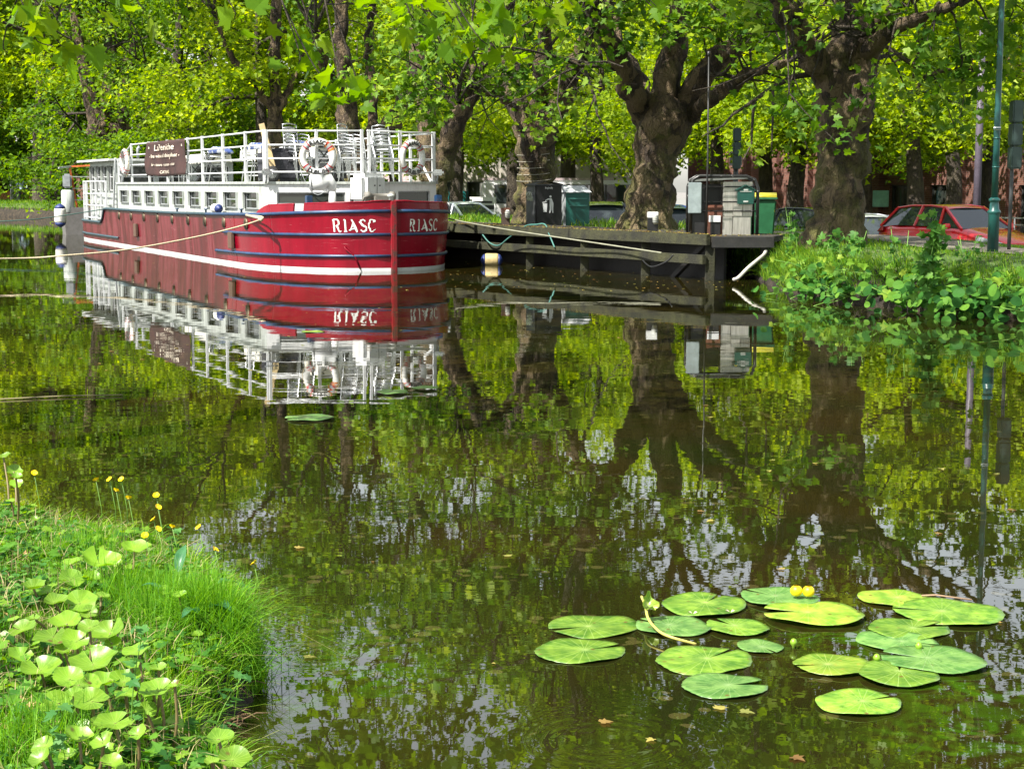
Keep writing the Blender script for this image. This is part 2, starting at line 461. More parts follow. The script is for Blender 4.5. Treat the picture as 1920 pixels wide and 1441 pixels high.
def heightgrid(name, x0, x1, y0, y1, st, material, zoff=0):
    xs = np.arange(x0, x1 + st / 2, st); ys = np.arange(y0, y1 + st / 2, st)
    X, Y = np.meshgrid(xs, ys); Z, s = nb_height(X, Y)
    V = np.stack([X.ravel(), Y.ravel(), Z.ravel() + zoff], 1)
    nx = len(xs); idx = np.arange(len(V)).reshape(X.shape)
    Fq = np.stack([idx[:-1, :-1].ravel(), idx[:-1, 1:].ravel(), idx[1:, 1:].ravel(), idx[1:, :-1].ravel()], 1)
    keep = (Z.ravel()[Fq].max(1) > -1.1)
    return tag(np_mesh(name, V, Fq[keep], 4, material, smooth=True), kind='structure')
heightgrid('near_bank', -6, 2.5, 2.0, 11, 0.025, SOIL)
mb = MB(); mb.add([(-90, -40, 0.2), (-6, -40, 0.2), (-6, 11, 0.3), (-9.5, 18, 0.2), (-20.5, 45, 0.2), (-61, 90, 0.2), (-90, 90, 0.2)], [(0, 1, 2, 3, 4, 5, 6)])
mb.add([(-6, -40, .2), (30, -40, .2), (20, -12, .2), (9, -3, .2), (4, .8, .2), (2.2, 2, .2), (-6, 2, .3)], [(0, 1, 2, 3, 4, 5, 6)])
mb.add([(-20.5, 45, .2), (-9.5, 18, .2), (-6, 11, .3), (-5.6, 11, -.3), (-9, 18, -.3), (-20, 45, -.3)], [(0, 1, 4, 5), (1, 2, 3, 4)])
tag(mb.build('towpath_ground', GROUNDG), kind='structure')
# ------------------------------------------------------------------ the red barge
BX, BY, BRZ = -2.4, 32.4, math.atan2(-0.905, 0.426)
barge = empty('canal_barge', (BX, BY, 0), BRZ, 'long red and white passenger barge with blue rubbing rails moored beside the wooden jetty', 'barge')
BM = Matrix.Translation((BX, BY, 0)) @ Matrix.Rotation(BRZ, 4, 'Z')
def BW(s, wy, z):           # boat coordinates to world
    return BM @ Vector((-s, wy, z))
_S = [0, .08, .25, .5, .75, 1, 1.5, 2, 2.5, 3, 4, 6, 19, 21, 22.3, 23, 23.4]
_W = [.05, .45, .87, 1.22, 1.45, 1.63, 1.87, 2.03, 2.14, 2.21, 2.25, 2.27, 2.27, 2.25, 2.15, 1.8, 1.3]
def hw(s, z=1.0):
    k = float(np.interp(z, [-.5, 0, 1.3], [0.93, 0.965, 1.0]))
    bow = float(np.interp(s, [0, 3], [0.06, 0.0]))
    return float(np.interp(s, _S, _W)) * (k - bow * (1.2 - min(z, 1.2)) / 1.2)
_RS = [0, 1, 2.3, 4, 6, 9, 12, 17.7, 17.95, 18.1, 18.35, 18.6, 23.4]
_RZ = [1.22, 1.18, 1.13, 1.11, 1.08, 1.05, 1.04, 1.04, 1.02, .85, .68, .62, .62]
def rz_(s): return float(np.interp(s, _RS, _RZ))
SS = sorted(set([0, .03, .08, .15, .25, .37, .5, .62, .75, .87, 1, 1.25, 1.5, 1.75, 2, 2.25, 2.5, 2.75, 3, 3.5, 4, 5] + [6 + i for i in range(12)] + [17.7, 17.85, 17.95, 18.1, 18.35, 18.6, 19, 19.7, 20.5, 21, 21.7, 22.3, 22.7, 23, 23.2, 23.4]))

def hull_mat():
    m = bpy.data.materials.new('red_hull_paint'); m.use_nodes = True
    nt = m.node_tree; b = nt.nodes['Principled BSDF']
    tc = nd(nt, 'ShaderNodeTexCoord'); sp = nd(nt, 'ShaderNodeSeparateXYZ'); nt.links.new(tc.outputs['Object'], sp.inputs[0])
    mp = nd(nt, 'ShaderNodeMapping'); mp.inputs['Scale'].default_value = (1.6, 1.6, 0.22); nt.links.new(tc.outputs['Object'], mp.inputs[0])
    n = nd(nt, 'ShaderNodeTexNoise', Scale=1.5, Detail=7.0, Roughness=0.6, Distortion=0.4); nt.links.new(mp.outputs[0], n.inputs['Vector'])
    fresh = ramp(nt, n.outputs['Fac'], [(0.35, (0.17, 0.001, 0.010)), (0.6, (0.24, 0.0015, 0.014)), (0.8, (0.22, 0.008, 0.018))])
    faded = ramp(nt, n.outputs['Fac'], [(0.32, (0.05, 0.002, 0.003)), (0.48, (0.10, 0.003, 0.006)), (0.57, (0.18, 0.025, 0.035)), (0.63, (0.11, 0.004, 0.008)), (0.8, (0.2, 0.045, 0.055))])
    mr = nd(nt, 'ShaderNodeMapRange', interpolation_type='SMOOTHSTEP'); nt.links.new(sp.outputs['X'], mr.inputs['Value'])
    mr.inputs['From Min'].default_value = -3.6; mr.inputs['From Max'].default_value = -5.6
    mx = nd(nt, 'ShaderNodeMix', data_type='RGBA'); nt.links.new(mr.outputs[0], mx.inputs[0]); nt.links.new(fresh, mx.inputs[6]); nt.links.new(faded, mx.inputs[7])
    # horizontal scuffs
    mp2 = nd(nt, 'ShaderNodeMapping'); mp2.inputs['Scale'].default_value = (1.2, 1.2, 14); nt.links.new(tc.outputs['Object'], mp2.inputs[0])
    n2 = nd(nt, 'ShaderNodeTexNoise', Scale=2.0, Detail=8.0, Roughness=0.75); nt.links.new(mp2.outputs[0], n2.inputs['Vector'])
    sc = nd(nt, 'ShaderNodeMapRange'); nt.links.new(n2.outputs['Fac'], sc.inputs['Value']); sc.inputs['From Min'].default_value = .61; sc.inputs['From Max'].default_value = .72; sc.inputs['To Max'].default_value = 0.55
    mx2 = nd(nt, 'ShaderNodeMix', data_type='RGBA'); nt.links.new(sc.outputs[0], mx2.inputs[0]); nt.links.new(mx.outputs[2], mx2.inputs[6]); mx2.inputs[7].default_value = (0.55, 0.25, 0.27, 1)
    # pitted rust in spots
    n3 = nd(nt, 'ShaderNodeTexNoise', Scale=7.0, Detail=8.0, Roughness=0.8); nt.links.new(tc.outputs['Object'], n3.inputs['Vector'])
    ru = nd(nt, 'ShaderNodeMapRange'); nt.links.new(n3.outputs['Fac'], ru.inputs['Value']); ru.inputs['From Min'].default_value = .66; ru.inputs['From Max'].default_value = .74; ru.inputs['To Max'].default_value = 0.7
    mx3 = nd(nt, 'ShaderNodeMix', data_type='RGBA'); nt.links.new(ru.outputs[0], mx3.inputs[0]); nt.links.new(mx2.outputs[2], mx3.inputs[6]); mx3.inputs[7].default_value = (0.06, 0.025, 0.02, 1)
    nt.links.new(mx3.outputs[2], b.inputs['Base Color']); b.inputs['Specular IOR Level'].default_value = .32
    rr = nd(nt, 'ShaderNodeMapRange'); nt.links.new(mr.outputs[0], rr.inputs['Value']); rr.inputs['To Min'].default_value = .24; rr.inputs['To Max'].default_value = .32
    nt.links.new(rr.outputs[0], b.inputs['Roughness'])
    n4 = nd(nt, 'ShaderNodeTexNoise', Scale=1.2, Detail=3.0); nt.links.new(tc.outputs['Object'], n4.inputs['Vector'])
    pg = nd(nt, 'ShaderNodeMath', operation='PINGPONG'); nt.links.new(sp.outputs['X'], pg.inputs[0]); pg.inputs[1].default_value = .95
    sm_ = nd(nt, 'ShaderNodeMapRange', interpolation_type='SMOOTHSTEP'); nt.links.new(pg.outputs[0], sm_.inputs['Value']); sm_.inputs['From Max'].default_value = .03; sm_.inputs['To Max'].default_value = .9
    hh_ = nd(nt, 'ShaderNodeMath', operation='ADD'); nt.links.new(n4.outputs['Fac'], hh_.inputs[0]); nt.links.new(sm_.outputs[0], hh_.inputs[1])
    bp = nd(nt, 'ShaderNodeBump', Strength=0.5, Distance=0.02); nt.links.new(hh_.outputs[0], bp.inputs['Height']); nt.links.new(bp.outputs[0], b.inputs['Normal'])
    return m
REDH = hull_mat()
DECK = mat('grey_deck_paint', (0.2, 0.2, 0.19), 0.8, dirt=0.4)

def side_rows(side, zfun, off=0.0, ss=SS):
    rows = []
    for s in ss:
        zz = zfun(s)
        rows.append([(-s + (off if s < .01 else 0), side * (hw(s, z) + off), z) for z in zz])
    return rows
hull = MB()
for sd_ in (-1, 1):
    hull.grid(side_rows(sd_, lambda s: [-.5, 0, .09, .3, .6 * rz_(s), .8 * rz_(s), rz_(s)]))
# transom
hull.add([(-23.4, -hw(23.4, z), z) for z in (-.5, .3, .62)] + [(-23.4, hw(23.4, z), z) for z in (-.5, .3, .62)], [(0, 3, 4, 1), (1, 4, 5, 2)])
hull.build('hull', REDH, barge)
dk = MB()
dk.grid([[(-s, -hw(s, z) + .01, z - .03), (-s, hw(s, z) - .01, z - .03)] for s in SS for z in [rz_(s)]], smooth=False)
dk.build('deck', DECK, barge)
wl = MB()
for sd_ in (-1, 1):
    wl.grid(side_rows(sd_, lambda s: [-.1, .068], off=.006))
wl.build('waterline_band', WHITE, barge)
stem_ = MB()
for z0, z1, wd in ((-.4, 1.4, .1),):
    stem_.box((.05, 0, .5), (.12, .11, 1.84))
STEMM = mat('rusted_stem_paint', (0.24, 0.006, 0.014), .5, col2=(0.08, 0.035, 0.028), scale=7, thr=(.49, .58), bump=.01)
stem_.build('stem_post', STEMM, barge, bevel=.02)
# bulwark round the bow with a fairlead notch on the starboard side
bul = MB()
def bul_top(s):
    t = rz_(s) + .175 + (0.02 if s < .1 else 0)
    if s > 2.05: t = rz_(s) + .175 * max(0, (2.5 - s) / .45) ** .6
    return t
bs = sorted(set([x * .0625 for x in range(0, 41)]))
for sd_ in (-1, 1):
    for th in (0.0, -.03):
        if sd_ < 0:
            segs = [[s for s in bs if s <= .94], [s for s in bs if s >= 1.18]]
        else: segs = [bs]
        for sg in segs:
            bul.grid([[(-s, sd_ * (hw(s, rz_(s)) + th), rz_(s)), (-s, sd_ * (hw(s) + th), bul_top(s))] for s in sg])
        if sd_ < 0:
            bul.grid([[(-s, sd_ * (hw(s, rz_(s)) + th), rz_(s)), (-s, sd_ * (hw(s) + th), rz_(s) + .03)] for s in (.94, 1.06, 1.18)])
bul.build('bulwark', REDH, barge)
cap_ = MB()
for sd_ in (-1, 1):
    for sg in ([[s for s in bs if s <= .94], [s for s in bs if 1.18 <= s <= 2.06]] if sd_ < 0 else [[s for s in bs if s < 2.06]]):
        cap_.tube([(-s, sd_ * (hw(s) - .015), bul_top(s)) for s in sg], .018, 6)
cap_.build('bulwark_capping', REDH, barge)
def rail(name, side, s0, s1, zf, r, material, off=.02):
    ss = [s for s in np.arange(s0, s1 + .01, .12 if s1 < 7 else .35)]
    m_ = MB(); m_.tube([(-s - (.0 if s > 0 else -.02), side * (hw(s, zf(s)) + off), zf(s)) for s in ss], r, 8)
    return m_.build(name, material, barge)
for sd_ in (-1, 1):
    rail('rubbing_rail', sd_, 0, 6.0, lambda s: rz_(s) - .01, .036, BLUE)
    rail('rubbing_rail', sd_, 6.0, 23.2, lambda s: rz_(s) - .005, .036, TEALD)
    rail('rubbing_rail', sd_, 0, 4.7 if sd_ < 0 else 3.5, lambda s: .74 - .008 * s, .032, BLUE)
    rail('rubbing_rail', sd_, 0, 5.5 if sd_ < 0 else 3.5, lambda s: .31 - .008 * s, .032, BLUE)
rail('rubbing_rail', -1, 16.2, 23.1, lambda s: .22, .034, TEALD)
PAD = mat('brown_fender_pad', (0.1, 0.055, 0.035), .8, dirt=.5)
for s, z, h in ((4.0, .53, .36), (13.6, .5, .36)):
    m_ = MB(); m_.box((-s, -(hw(s, z) + .045), z), (.34, .07, h)); m_.build('fender_pad', PAD, barge, bevel=.015)
BRASS = mat('dull_brass', (.12, .095, .06), .5, metal=.6)
for i in range(9):
    s = 3.0 + 1.607 * i; z = .915 - .006 * i
    y = -(hw(s, z))
    m_ = MB()
    m_.lathe([(.085, -.02), (.085, .025), (.12, .025), (.12, -.02)], 20, (-s, y, z), 'y'); po = m_.build('porthole', BRASS, barge)
    m_ = MB(); m_.lathe([(.084, -.012), (.084, .012)], 20, (-s, y - .004, z), 'y'); m_.build('pane', GLASS, po)
# scrape pipe on the bow, oval fairlead on the port bow
m_ = MB(); m_.tube([(-.3, -hw(.3, .5) - .02, .5), (-.28, -hw(.28, .5) - .07, .48), (-.2, -hw(.2, .3) - .05, .3), (-.17, -hw(.17, .05) - .03, .05)], .018, 6); m_.build('discharge_pipe', REDH, barge)
s = 1.25; z = 1.26
m_ = MB(); m_.lathe([(.085, -.02), (.085, .03)], 20, (0, 0, 0), 'y', M=Matrix.Translation((-s, hw(s), z)) @ Matrix.Diagonal((1, 1, 1.25, 1)))
m_.build('fairlead', GREY, barge)

# ---- lettering -------------------------------------------------------------
def stroke(pts, ws):
    """ribbon polygon along 2-D points with varying width -> list of quads"""
    pts = [Vector((p[0], p[1])) for p in pts]; L, Rr = [], []
    for i, p in enumerate(pts):
        d = (pts[min(i + 1, len(pts) - 1)] - pts[max(0, i - 1)]).normalized(); n = Vector((-d.y, d.x)); wv = float(np.interp(i / (len(pts) - 1), np.linspace(0, 1, len(ws)), ws)) if isinstance(ws, (list, tuple)) else ws
        L.append(p + n * wv / 2); Rr.append(p - n * wv / 2)
    return [(L[i], L[i + 1], Rr[i + 1], Rr[i]) for i in range(len(pts) - 1)]
def arc(cx, cy, rx, ry, a0, a1, n=10):
    return [(cx + rx * math.cos(R(a0 + (a1 - a0) * i / n)), cy + ry * math.sin(R(a0 + (a1 - a0) * i / n))) for i in range(n + 1)]
GLY = {
 'R': [stroke([(.18, -.02), (.16, .3), (.17, .7), (.13, .98)], [.17, .14, .14, .17]), stroke([(.02, .93), (.2, .99), (.45, 1.0)] + arc(.45, .75, .22, .25, 90, -90, 8) + [(.3, .48)], [.05, .1, .09] + [.09, .12, .15, .17, .17, .16, .14, .1, .08] + [.06]),
       stroke([(.36, .5), (.55, .3), (.62, .08), (.78, -.02), (.88, .06)], [.08, .17, .17, .12, .04])],
 'I': [stroke([(.1, .93), (.22, .99), (.3, .94), (.3, .5), (.3, .0)], [.04, .1, .16, .17, .17]), stroke([(.16, .0), (.44, .02)], .07)],
 'A': [stroke([(.28, 1.0), (.42, .8), (.62, .35), (.86, -.03)], [.06, .18, .2, .18]), stroke([(.46, .72), (.3, .4), (.12, .15), (.02, .1)], [.07, .06, .07, .05]), stroke([(.05, .1), (.25, .22), (.62, .25)], [.1, .11, .07])],
 'S': [stroke([(.66, .82)] + arc(.4, .75, .26, .23, 40, 190, 9) + [(.3, .56), (.5, .46)] + arc(.42, .26, .27, .25, 40, -150, 11) + [(.06, .14)], [.06, .1, .1, .09, .09, .1, .12, .15, .17, .18, .18, .18, .18, .18, .17, .16, .15, .14, .13, .12, .11, .11, .1, .09, .05])],
 'C': [stroke([(.72, .78)] + arc(.45, .5, .36, .49, 55, 305, 14) + [(.8, .2)], [.16] + [.13, .09, .08, .1, .13, .16, .18, .18, .18, .17, .14, .11, .09, .09, .1] + [.03])],
}
ADV = {'R': .92, 'I': .55, 'A': .9, 'S': .76, 'C': .84}
def word_quads(wd):
    x = 0; out = []
    for ch in wd:
        for st in GLY[ch]:
            for q in st: out.append([(p[0] + x, p[1]) for p in q])
        x += ADV[ch] + .12
    return out, x - .12
def arc_s(dist, z=.9):
    acc = 0; ps = (0, hw(0, z)); s = 0
    while acc < dist:
        s2 = s + .01; q = (s2, hw(s2, z)); acc += math.hypot(q[0] - ps[0], q[1] - ps[1]); ps = q; s = s2
    return s
qs, W_ = word_quads('RIASC')
for side, a0, a1, zb, ht in ((-1, 1.17, .27, .80, .245), (1, .30, 1.22, .80, .235)):
    m_ = MB(); arcs = {}
    for qi, q in enumerate(qs):
        vs = []
        for dz in (.004 + .0004 * (qi % 9), ):
            for x, y in q:
                a = a0 + (a1 - a0) * x / W_
                s = arc_s(a); z = zb + ht * y
                vs.append((-s + dz * .6, side * (hw(s, z) + dz + .002), z))
        m_.add(vs, [(0, 1, 2, 3)])
    m_.build('name_lettering', mat('white_lettering', (.8, .8, .76), .4, dirt=.15), barge, fix=False)

# ---- deckhouse -----------------------------------------------------------
APX = (-1.5, 0.0); CW = 1.95; CS = 2.42
def ctop(s): return 1.77
def wall_panel(m_, p, q, z0, z1, holes, th=.05):
    """vertical wall between plan points p->q with rectangular holes [(t0,t1,h0,h1)] in metres"""
    p, q = Vector((p[0], p[1], 0)), Vector((q[0], q[1], 0)); d = q - p; L = d.length; d.normalize(); n = Vector((d.y, -d.x, 0))
    xs = sorted(set([0, L] + [h[0] for h in holes] + [h[1] for h in holes])); zs = sorted(set([z0, z1] + [h[2] for h in holes] + [h[3] for h in holes]))
    for i in range(len(xs) - 1):
        for j in range(len(zs) - 1):
            cx, cz = (xs[i] + xs[i + 1]) / 2, (zs[j] + zs[j + 1]) / 2
            if any(h[0] < cx < h[1] and h[2] < cz < h[3] for h in holes): continue
            a, b = p + d * xs[i], p + d * xs[i + 1]
            m_.add([(a.x, a.y, zs[j]), (b.x, b.y, zs[j]), (b.x, b.y, zs[j + 1]), (a.x, a.y, zs[j + 1])], [(0, 1, 2, 3)])
    for t0, t1, h0, h1 in holes:      # reveals
        a, b = p + d * t0, p + d * t1; a2, b2 = a - n * th, b - n * th
        m_.add([(a.x, a.y, h0), (b.x, b.y, h0), (b.x, b.y, h1), (a.x, a.y, h1), (a2.x, a2.y, h0), (b2.x, b2.y, h0), (b2.x, b2.y, h1), (a2.x, a2.y, h1)],
               [(0, 1, 5, 4), (1, 2, 6, 5), (2, 3, 7, 6), (3, 0, 4, 7)])
    return p, d, n
wins = [3.36 + 1.63 * i for i in range(9)]
house = MB(); housem = MB()
zb = 1.0
hs = [(s - CS - .53, s - CS + .53, 1.22, 1.57) for s in wins]
P1, P2, A_ = (-CS, -CW), (-CS, CW), APX
END = 17.4
wall_panel(housem, P1, (-END, -CW), zb, 1.77, hs)
fr = [(.28, 1.72, 1.30, 1.56), (1.86, 2.1, 1.30, 1.56)]
wall_panel(house, P1, A_, zb, 1.77, [(.27, 1.7, 1.33, 1.575), (1.8, 2.07, 1.33, 1.575)])
wall_panel(house, A_, P2, zb, 1.77, [(.95, 1.95, 1.36, 1.60)])
wall_panel(housem, P2, (-END, CW), zb, 1.77, hs)
wall_panel(housem, (-END, -CW), (-END, CW), zb, 1.77, [])
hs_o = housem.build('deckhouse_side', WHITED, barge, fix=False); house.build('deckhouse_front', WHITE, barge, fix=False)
rf = MB(); poly = [(-END - .05, -CW - .04), P1 and (-CS + .02, -CW - .04), (APX[0] + .05, 0), (-CS + .02, CW + .04), (-END - .05, CW + .04)]
for z0, z1, ex in ((1.75, 1.80, 0),):
    n_ = len(poly); rf.add([(x, y, z0) for x, y in poly] + [(x, y, z1) for x, y in poly], [tuple(range(n_))[::-1], tuple(range(n_, 2 * n_))] + [(i, (i + 1) % n_, (i + 1) % n_ + n_, i + n_) for i in range(n_)])
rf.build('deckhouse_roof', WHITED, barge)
def window(p, d, n, t0, t1, h0, h1, bars=1, mull=0, name='window', fm=None, inset=.035):
    m_ = MB(); c = p - n * inset; b = .022; fm = fm or GREY
    def bar(x0, z0, x1, z1):
        a, e = c + d * x0, c + d * x1
        m_.beam((a.x, a.y, z0), (e.x, e.y, z1), b, b)
    bar(t0, h0 + b / 2, t1, h0 + b / 2); bar(t0, h1 - b / 2, t1, h1 - b / 2); bar(t0 + b / 2, h0, t0 + b / 2, h1); bar(t1 - b / 2, h0, t1 - b / 2, h1)
    if bars: zz = h0 + (h1 - h0) * .55; bar(t0, zz, t1, zz)
    for k in range(mull): tt = t0 + (t1 - t0) * (k + 1) / (mull + 1); bar(tt, h0, tt, h1)
    fo = m_.build(name, fm, barge)
    c2 = p - n * (inset + .012); a, e = c2 + d * t0, c2 + d * t1
    g = MB(); g.add([(a.x, a.y, h0), (e.x, e.y, h0), (e.x, e.y, h1), (a.x, a.y, h1)], [(0, 1, 2, 3)]); g.build('pane', GLASSB, fo, fix=False)
    return fo
def pdn(p, q):
    p, q = Vector((p[0], p[1], 0)), Vector((q[0], q[1], 0)); d = (q - p).normalized(); return p, d, Vector((d.y, -d.x, 0))
p_, d_, n_v = pdn(P1, (-END, -CW))
# walls run towards the stern, so the outward normal of the starboard wall is -y
n_v = Vector((0, -1, 0))
for h in hs:
    window(p_, d_, n_v, *h)
    # half-drawn blind and things on the sill show behind each pane
n2 = Vector((0, 1, 0)); p2_, d2_, _ = pdn(P2, (-END, CW))
for h in hs: window(p2_, d2_, n2, *h)
pa, da, _ = pdn(P1, A_); na = Vector((da.y, -da.x, 0)); na = na if na.x > 0 else -na
window(pa, da, na, .27, 1.7, 1.33, 1.575, bars=0, mull=0); window(pa, da, na, 1.8, 2.07, 1.33, 1.575, bars=0)
pb, db, _ = pdn(A_, P2); nb_ = Vector((db.y, -db.x, 0)); nb_ = nb_ if nb_.x > 0 else -nb_
window(pb, db, nb_, .95, 1.95, 1.36, 1.60, bars=0)
# ventilator cowl on its pipe
cw = MB(); a = Vector((-1.22, -.86, 0))
gx = Vector((.426, .905, 0)).normalized()   # local direction that runs to picture right
lx = Vector((math.cos(-BRZ), math.sin(-BRZ), 0))   # world +X in boat coordinates
cw.tube([a + Vector((0, 0, 1.1)), a + Vector((0, 0, 1.6))], .075, 14)
o_ = a + Vector((0, 0, 1.78))
cw.tube([a + Vector((0, 0, 1.6)), a + Vector((0, 0, 1.74)) - lx * .0, o_ - lx * .05 + Vector((0, 0, .04)), o_ - lx * .16, o_ - lx * .18, o_ - lx * .42], [.075, .1, .14, .15, .165, .165], 16)
cw.tube([o_ - lx * .40, o_ - lx * .44], .178, 16)
cwo = cw.build('ventilator_cowl', WHITE, barge)
m_ = MB(); m_.tube([o_ - lx * .435, o_ - lx * .446], .15, 16); m_.build('cowl_mouth', BLACK, cwo)
# white locker before the apex
lk = MB(); lc = Vector((-1.12, -.12, 0))
lk.box((lc.x, lc.y, 1.66), (.5, .68, .62), rz=-BRZ * 0 + R(25)); lko = lk.build('locker', WHITE, barge, bevel=.09)
m_ = MB(); lr = R(25)
fx = Vector((math.cos(lr), math.sin(lr), 0)); fy = Vector((-fx.y, fx.x, 0))
c = lc + fx * .252
m_.beam(c + Vector((0, 0, 1.42)) + fy * .02, c + Vector((0, 0, 1.9)) + fy * .02, .008)
for k in (-.05, .1): m_.box(tuple(c + fy * k + Vector((0, 0, 1.72))), (.02, .03, .025), rz=lr)
m_.build('locker_catches', BLACK, lko)
# windlass and bow fittings
wd = MB(); wc = Vector((-.62, -.05, 0))
wd.box((wc.x, wc.y, 1.36), (.34, .3, .3)); wd.lathe([(.1, -.32), (.1, -.22), (.06, -.2), (.06, .2), (.1, .22), (.1, .32)], 14, (wc.x + .02, wc.y, 1.5), 'y')
wd.tube([wc + Vector((.1, -.25, 1.5)), wc + Vector((.12, -.38, 1.48)), wc + Vector((.1, -.42, 1.36))], .03, 8)
wd.build('windlass', mat('worn_grey_iron', (.16, .15, .13), .6, dirt=.5), barge, bevel=.015)
bo = MB(); bo.lathe([(.05, 1.1), (.05, 1.48), (.075, 1.5), (.075, 1.53), (.02, 1.55)], 12, (-.36, .1, 0)); bo.build('bollard', WHITED, barge)
for px_, yv, z in ((-1.17, -1.38, 1.38), (-1.35, 1.55, 1.38)):
    m_ = MB(); m_.box((px_, yv, z), (.16, .12, .28)); m_.build('vent_box', BLUE, barge, bevel=.012)
# ---- roof railing ----------------------------------------------------------
PZ0, PZ1 = 1.79, 2.88
RAILZ = [2.0, 2.28, 2.56, 2.85]
posts_s = [2.46, 3.86, 5.72, 7.57, 8.98, 11.15, 13.27, 15.5, 17.3]
rp = MB()
def rpost(x, y, z1=PZ1, wv=.055):
    m = MB(); m.beam((x, y, PZ0), (x, y, z1), wv); return m.build('railing_post', WHITE2, barge)
for side in (-1, 1):
    for s in posts_s: rpost(-s, side * (CW - .03), PZ1 if s < 16 else 2.45)
fp = [(-CS + .06, -CW + .07)]
def facet(t, side): return (APX[0] - (CS - APX[0] * -1) * 0 + (-(CS - 1.5)) * (1 - t), side * CW * (1 - t))
for side in (-1, 1):
    for t in (.035, .52, .96): x, y = facet(t, side); rpost(x + -.03, y)
for z in RAILZ:
    m = MB()
    for side in (-1, 1):
        pl = [facet(.98, side)] + [facet(.5, side)] + [facet(.03, side)]
        m.tube([(x - .03, y, z) for x, y in pl] + [(-3.0, side * (CW - .03), z), (-9, side * (CW - .03), z - (.01)), (-15.5, side * (CW - .03), z)] + ([(-17.3, side * (CW - .03), min(z, 2.42))] if z < 2.9 else []), .02, 6)
    m.build('guard_rail', WHITE2, barge)
br = MB()
for s, ds_ in ((3.86, .55), (5.72, .5), (8.98, .6), (11.15, .5)):
    br = MB(); br.beam((-s - ds_, -CW + .25, PZ0), (-s, -CW - .0, 2.35), .03); br.build('railing_brace', WHITE2, barge)
br = MB(); x, y = facet(.06, 1); br.beam((x - .5, y - .1, 2.3), (x - .02, y - .02, 1.8), .035)
br.build('railing_brace', WHITE2, barge)
# floodlights on the front corner posts
for side in (-1, 1):
    x, y = facet(.0, side); o_ = Vector((x + .14, y - .02 * side, 2.0))
    m_ = MB(); m_.box(tuple(o_), (.12, .26, .13), rz=-.4 * side); fl = m_.build('floodlight', CHROME, barge, bevel=.04)
    m_ = MB(); m_.tube([o_ + Vector((0, 0, -.06)), o_ + Vector((-.06, 0, -.24))], .02, 6); m_.build('bracket', GREY, fl)
# wiring sagging across the front
m_ = MB(); A0 = Vector(facet(.35, -1) + (2.05,)) ; A1 = Vector(facet(.68, -1) + (2.0,))
m_.tube([A0.lerp(A1, t) + Vector((.04, 0, -.5 * (1 - (2 * t - 1) ** 2))) for t in [i / 10 for i in range(11)]], .008, 5); m_.build('cable', GREY, barge)
# cleats on the side deck
for s in (3.4, 9.2, 6.4):
    m_ = MB(); m_.lathe([(.025, 0), (.02, .08), (.05, .09), (.05, .11)], 10, (-s, -2.17, rz_(s))); m_.build('cleat', BLUE, barge)

# ---- stern: wheelhouse and white gate railings --------------------------------
wh = MB()
WX0, WX1, WY = -18.4, -22.4, 1.8
whf = MB()
def whwin(p, q, n, cols):
    whp, d, _ = pdn(p, q); L = (Vector(q) - Vector(p)).length
    holes = []
    for k in range(cols):
        a = .12 + k * (L - .12) / cols; b_ = a + (L - .12) / cols - .12
        holes.append((a, b_, 1.55, 2.3))
    wall_panel(whf, p, q, .55, 2.45, holes)
    for h in holes: window(whp, d, n, *h, bars=1, mull=0, fm=WHITE2)
whwin((WX0, -WY), (WX1, -WY), Vector((0, -1, 0)), 4)
whwin((WX0, WY), (WX1, WY), Vector((0, 1, 0)), 4)
whwin((WX0, -WY), (WX0, WY), Vector((1, 0, 0)), 3)
whwin((WX1, -WY), (WX1, WY), Vector((-1, 0, 0)), 3)
whf.build('wheelhouse', WHITED, barge, fix=False)
m_ = MB(); m_.grid([[(x, y, 2.47 + .12 * (1 - (y / 2.05) ** 2)) for y in np.linspace(-2.05, 2.05, 9)] for x in (-18.1, -23.3)]); m_.box((-20.7, 0, 2.47), (5.2, 4.1, .06))
m_.build('wheelhouse_roof', WHITE, barge)
g_ = MB()
yy = -2.16
for s in (17.9, 18.7, 19.5, 20.3, 21.1, 21.9, 22.6): g_.beam((-s, -hw(s) + .06, .6), (-s, -hw(s) + .06, 1.85 if s != 19.5 else 1.95), .05)
for z in (.72, 1.1, 1.45, 1.83):
    g_.tube([(-s, -hw(s) + .06, z) for s in (17.9, 18.7, 19.5, 20.3, 21.1, 21.9, 22.6)], .022, 6)
g_.build('stern_railing', WHITE2, barge)
m_ = MB(); m_.beam((-17.95, -1.98, 1.0), (-17.45, -1.98, 2.5), .05); m_.beam((-17.95, -1.75, 1.0), (-17.45, -1.75, 2.5), .05)
for k in range(5): m_.beam((-17.9 + .1 * k, -1.98, 1.15 + .3 * k), (-17.9 + .1 * k, -1.75, 1.15 + .3 * k), .03)
m_.build('ladder', WHITE2, barge)
m_ = MB(); m_.box((-20.9, -1.75, .95), (.9, .35, .65)); m_.box((-19.0, -1.8, .9), (.7, .3, .5)); m_.build('stern_locker', WHITED, barge, bevel=.03)
m_ = MB(); m_.tube([(-18.0, -1.2, 2.5), (-18.0, -1.2, 2.8), (-18.0, -1.14, 2.84)], [.04, .04, .06], 8); m_.build('flue', GREY, barge)

# ------------------------------------------------------------------ text helper
def text_geo(s, size=1.0, bold=0.0):
    cu = bpy.data.curves.new('t', 'FONT'); cu.body = s; cu.size = size; cu.align_x = 'CENTER'; cu.resolution_u = 2; cu.offset = bold
    ob = bpy.data.objects.new('t', cu); COL.objects.link(ob)
    me = bpy.data.meshes.new_from_object(ob.evaluated_get(bpy.context.evaluated_depsgraph_get()))
    vs = [tuple(v.co) for v in me.vertices]; fs = [tuple(p.vertices) for p in me.polygons]
    bpy.data.objects.remove(ob); bpy.data.curves.remove(cu); bpy.data.meshes.remove(me)
    return vs, fs

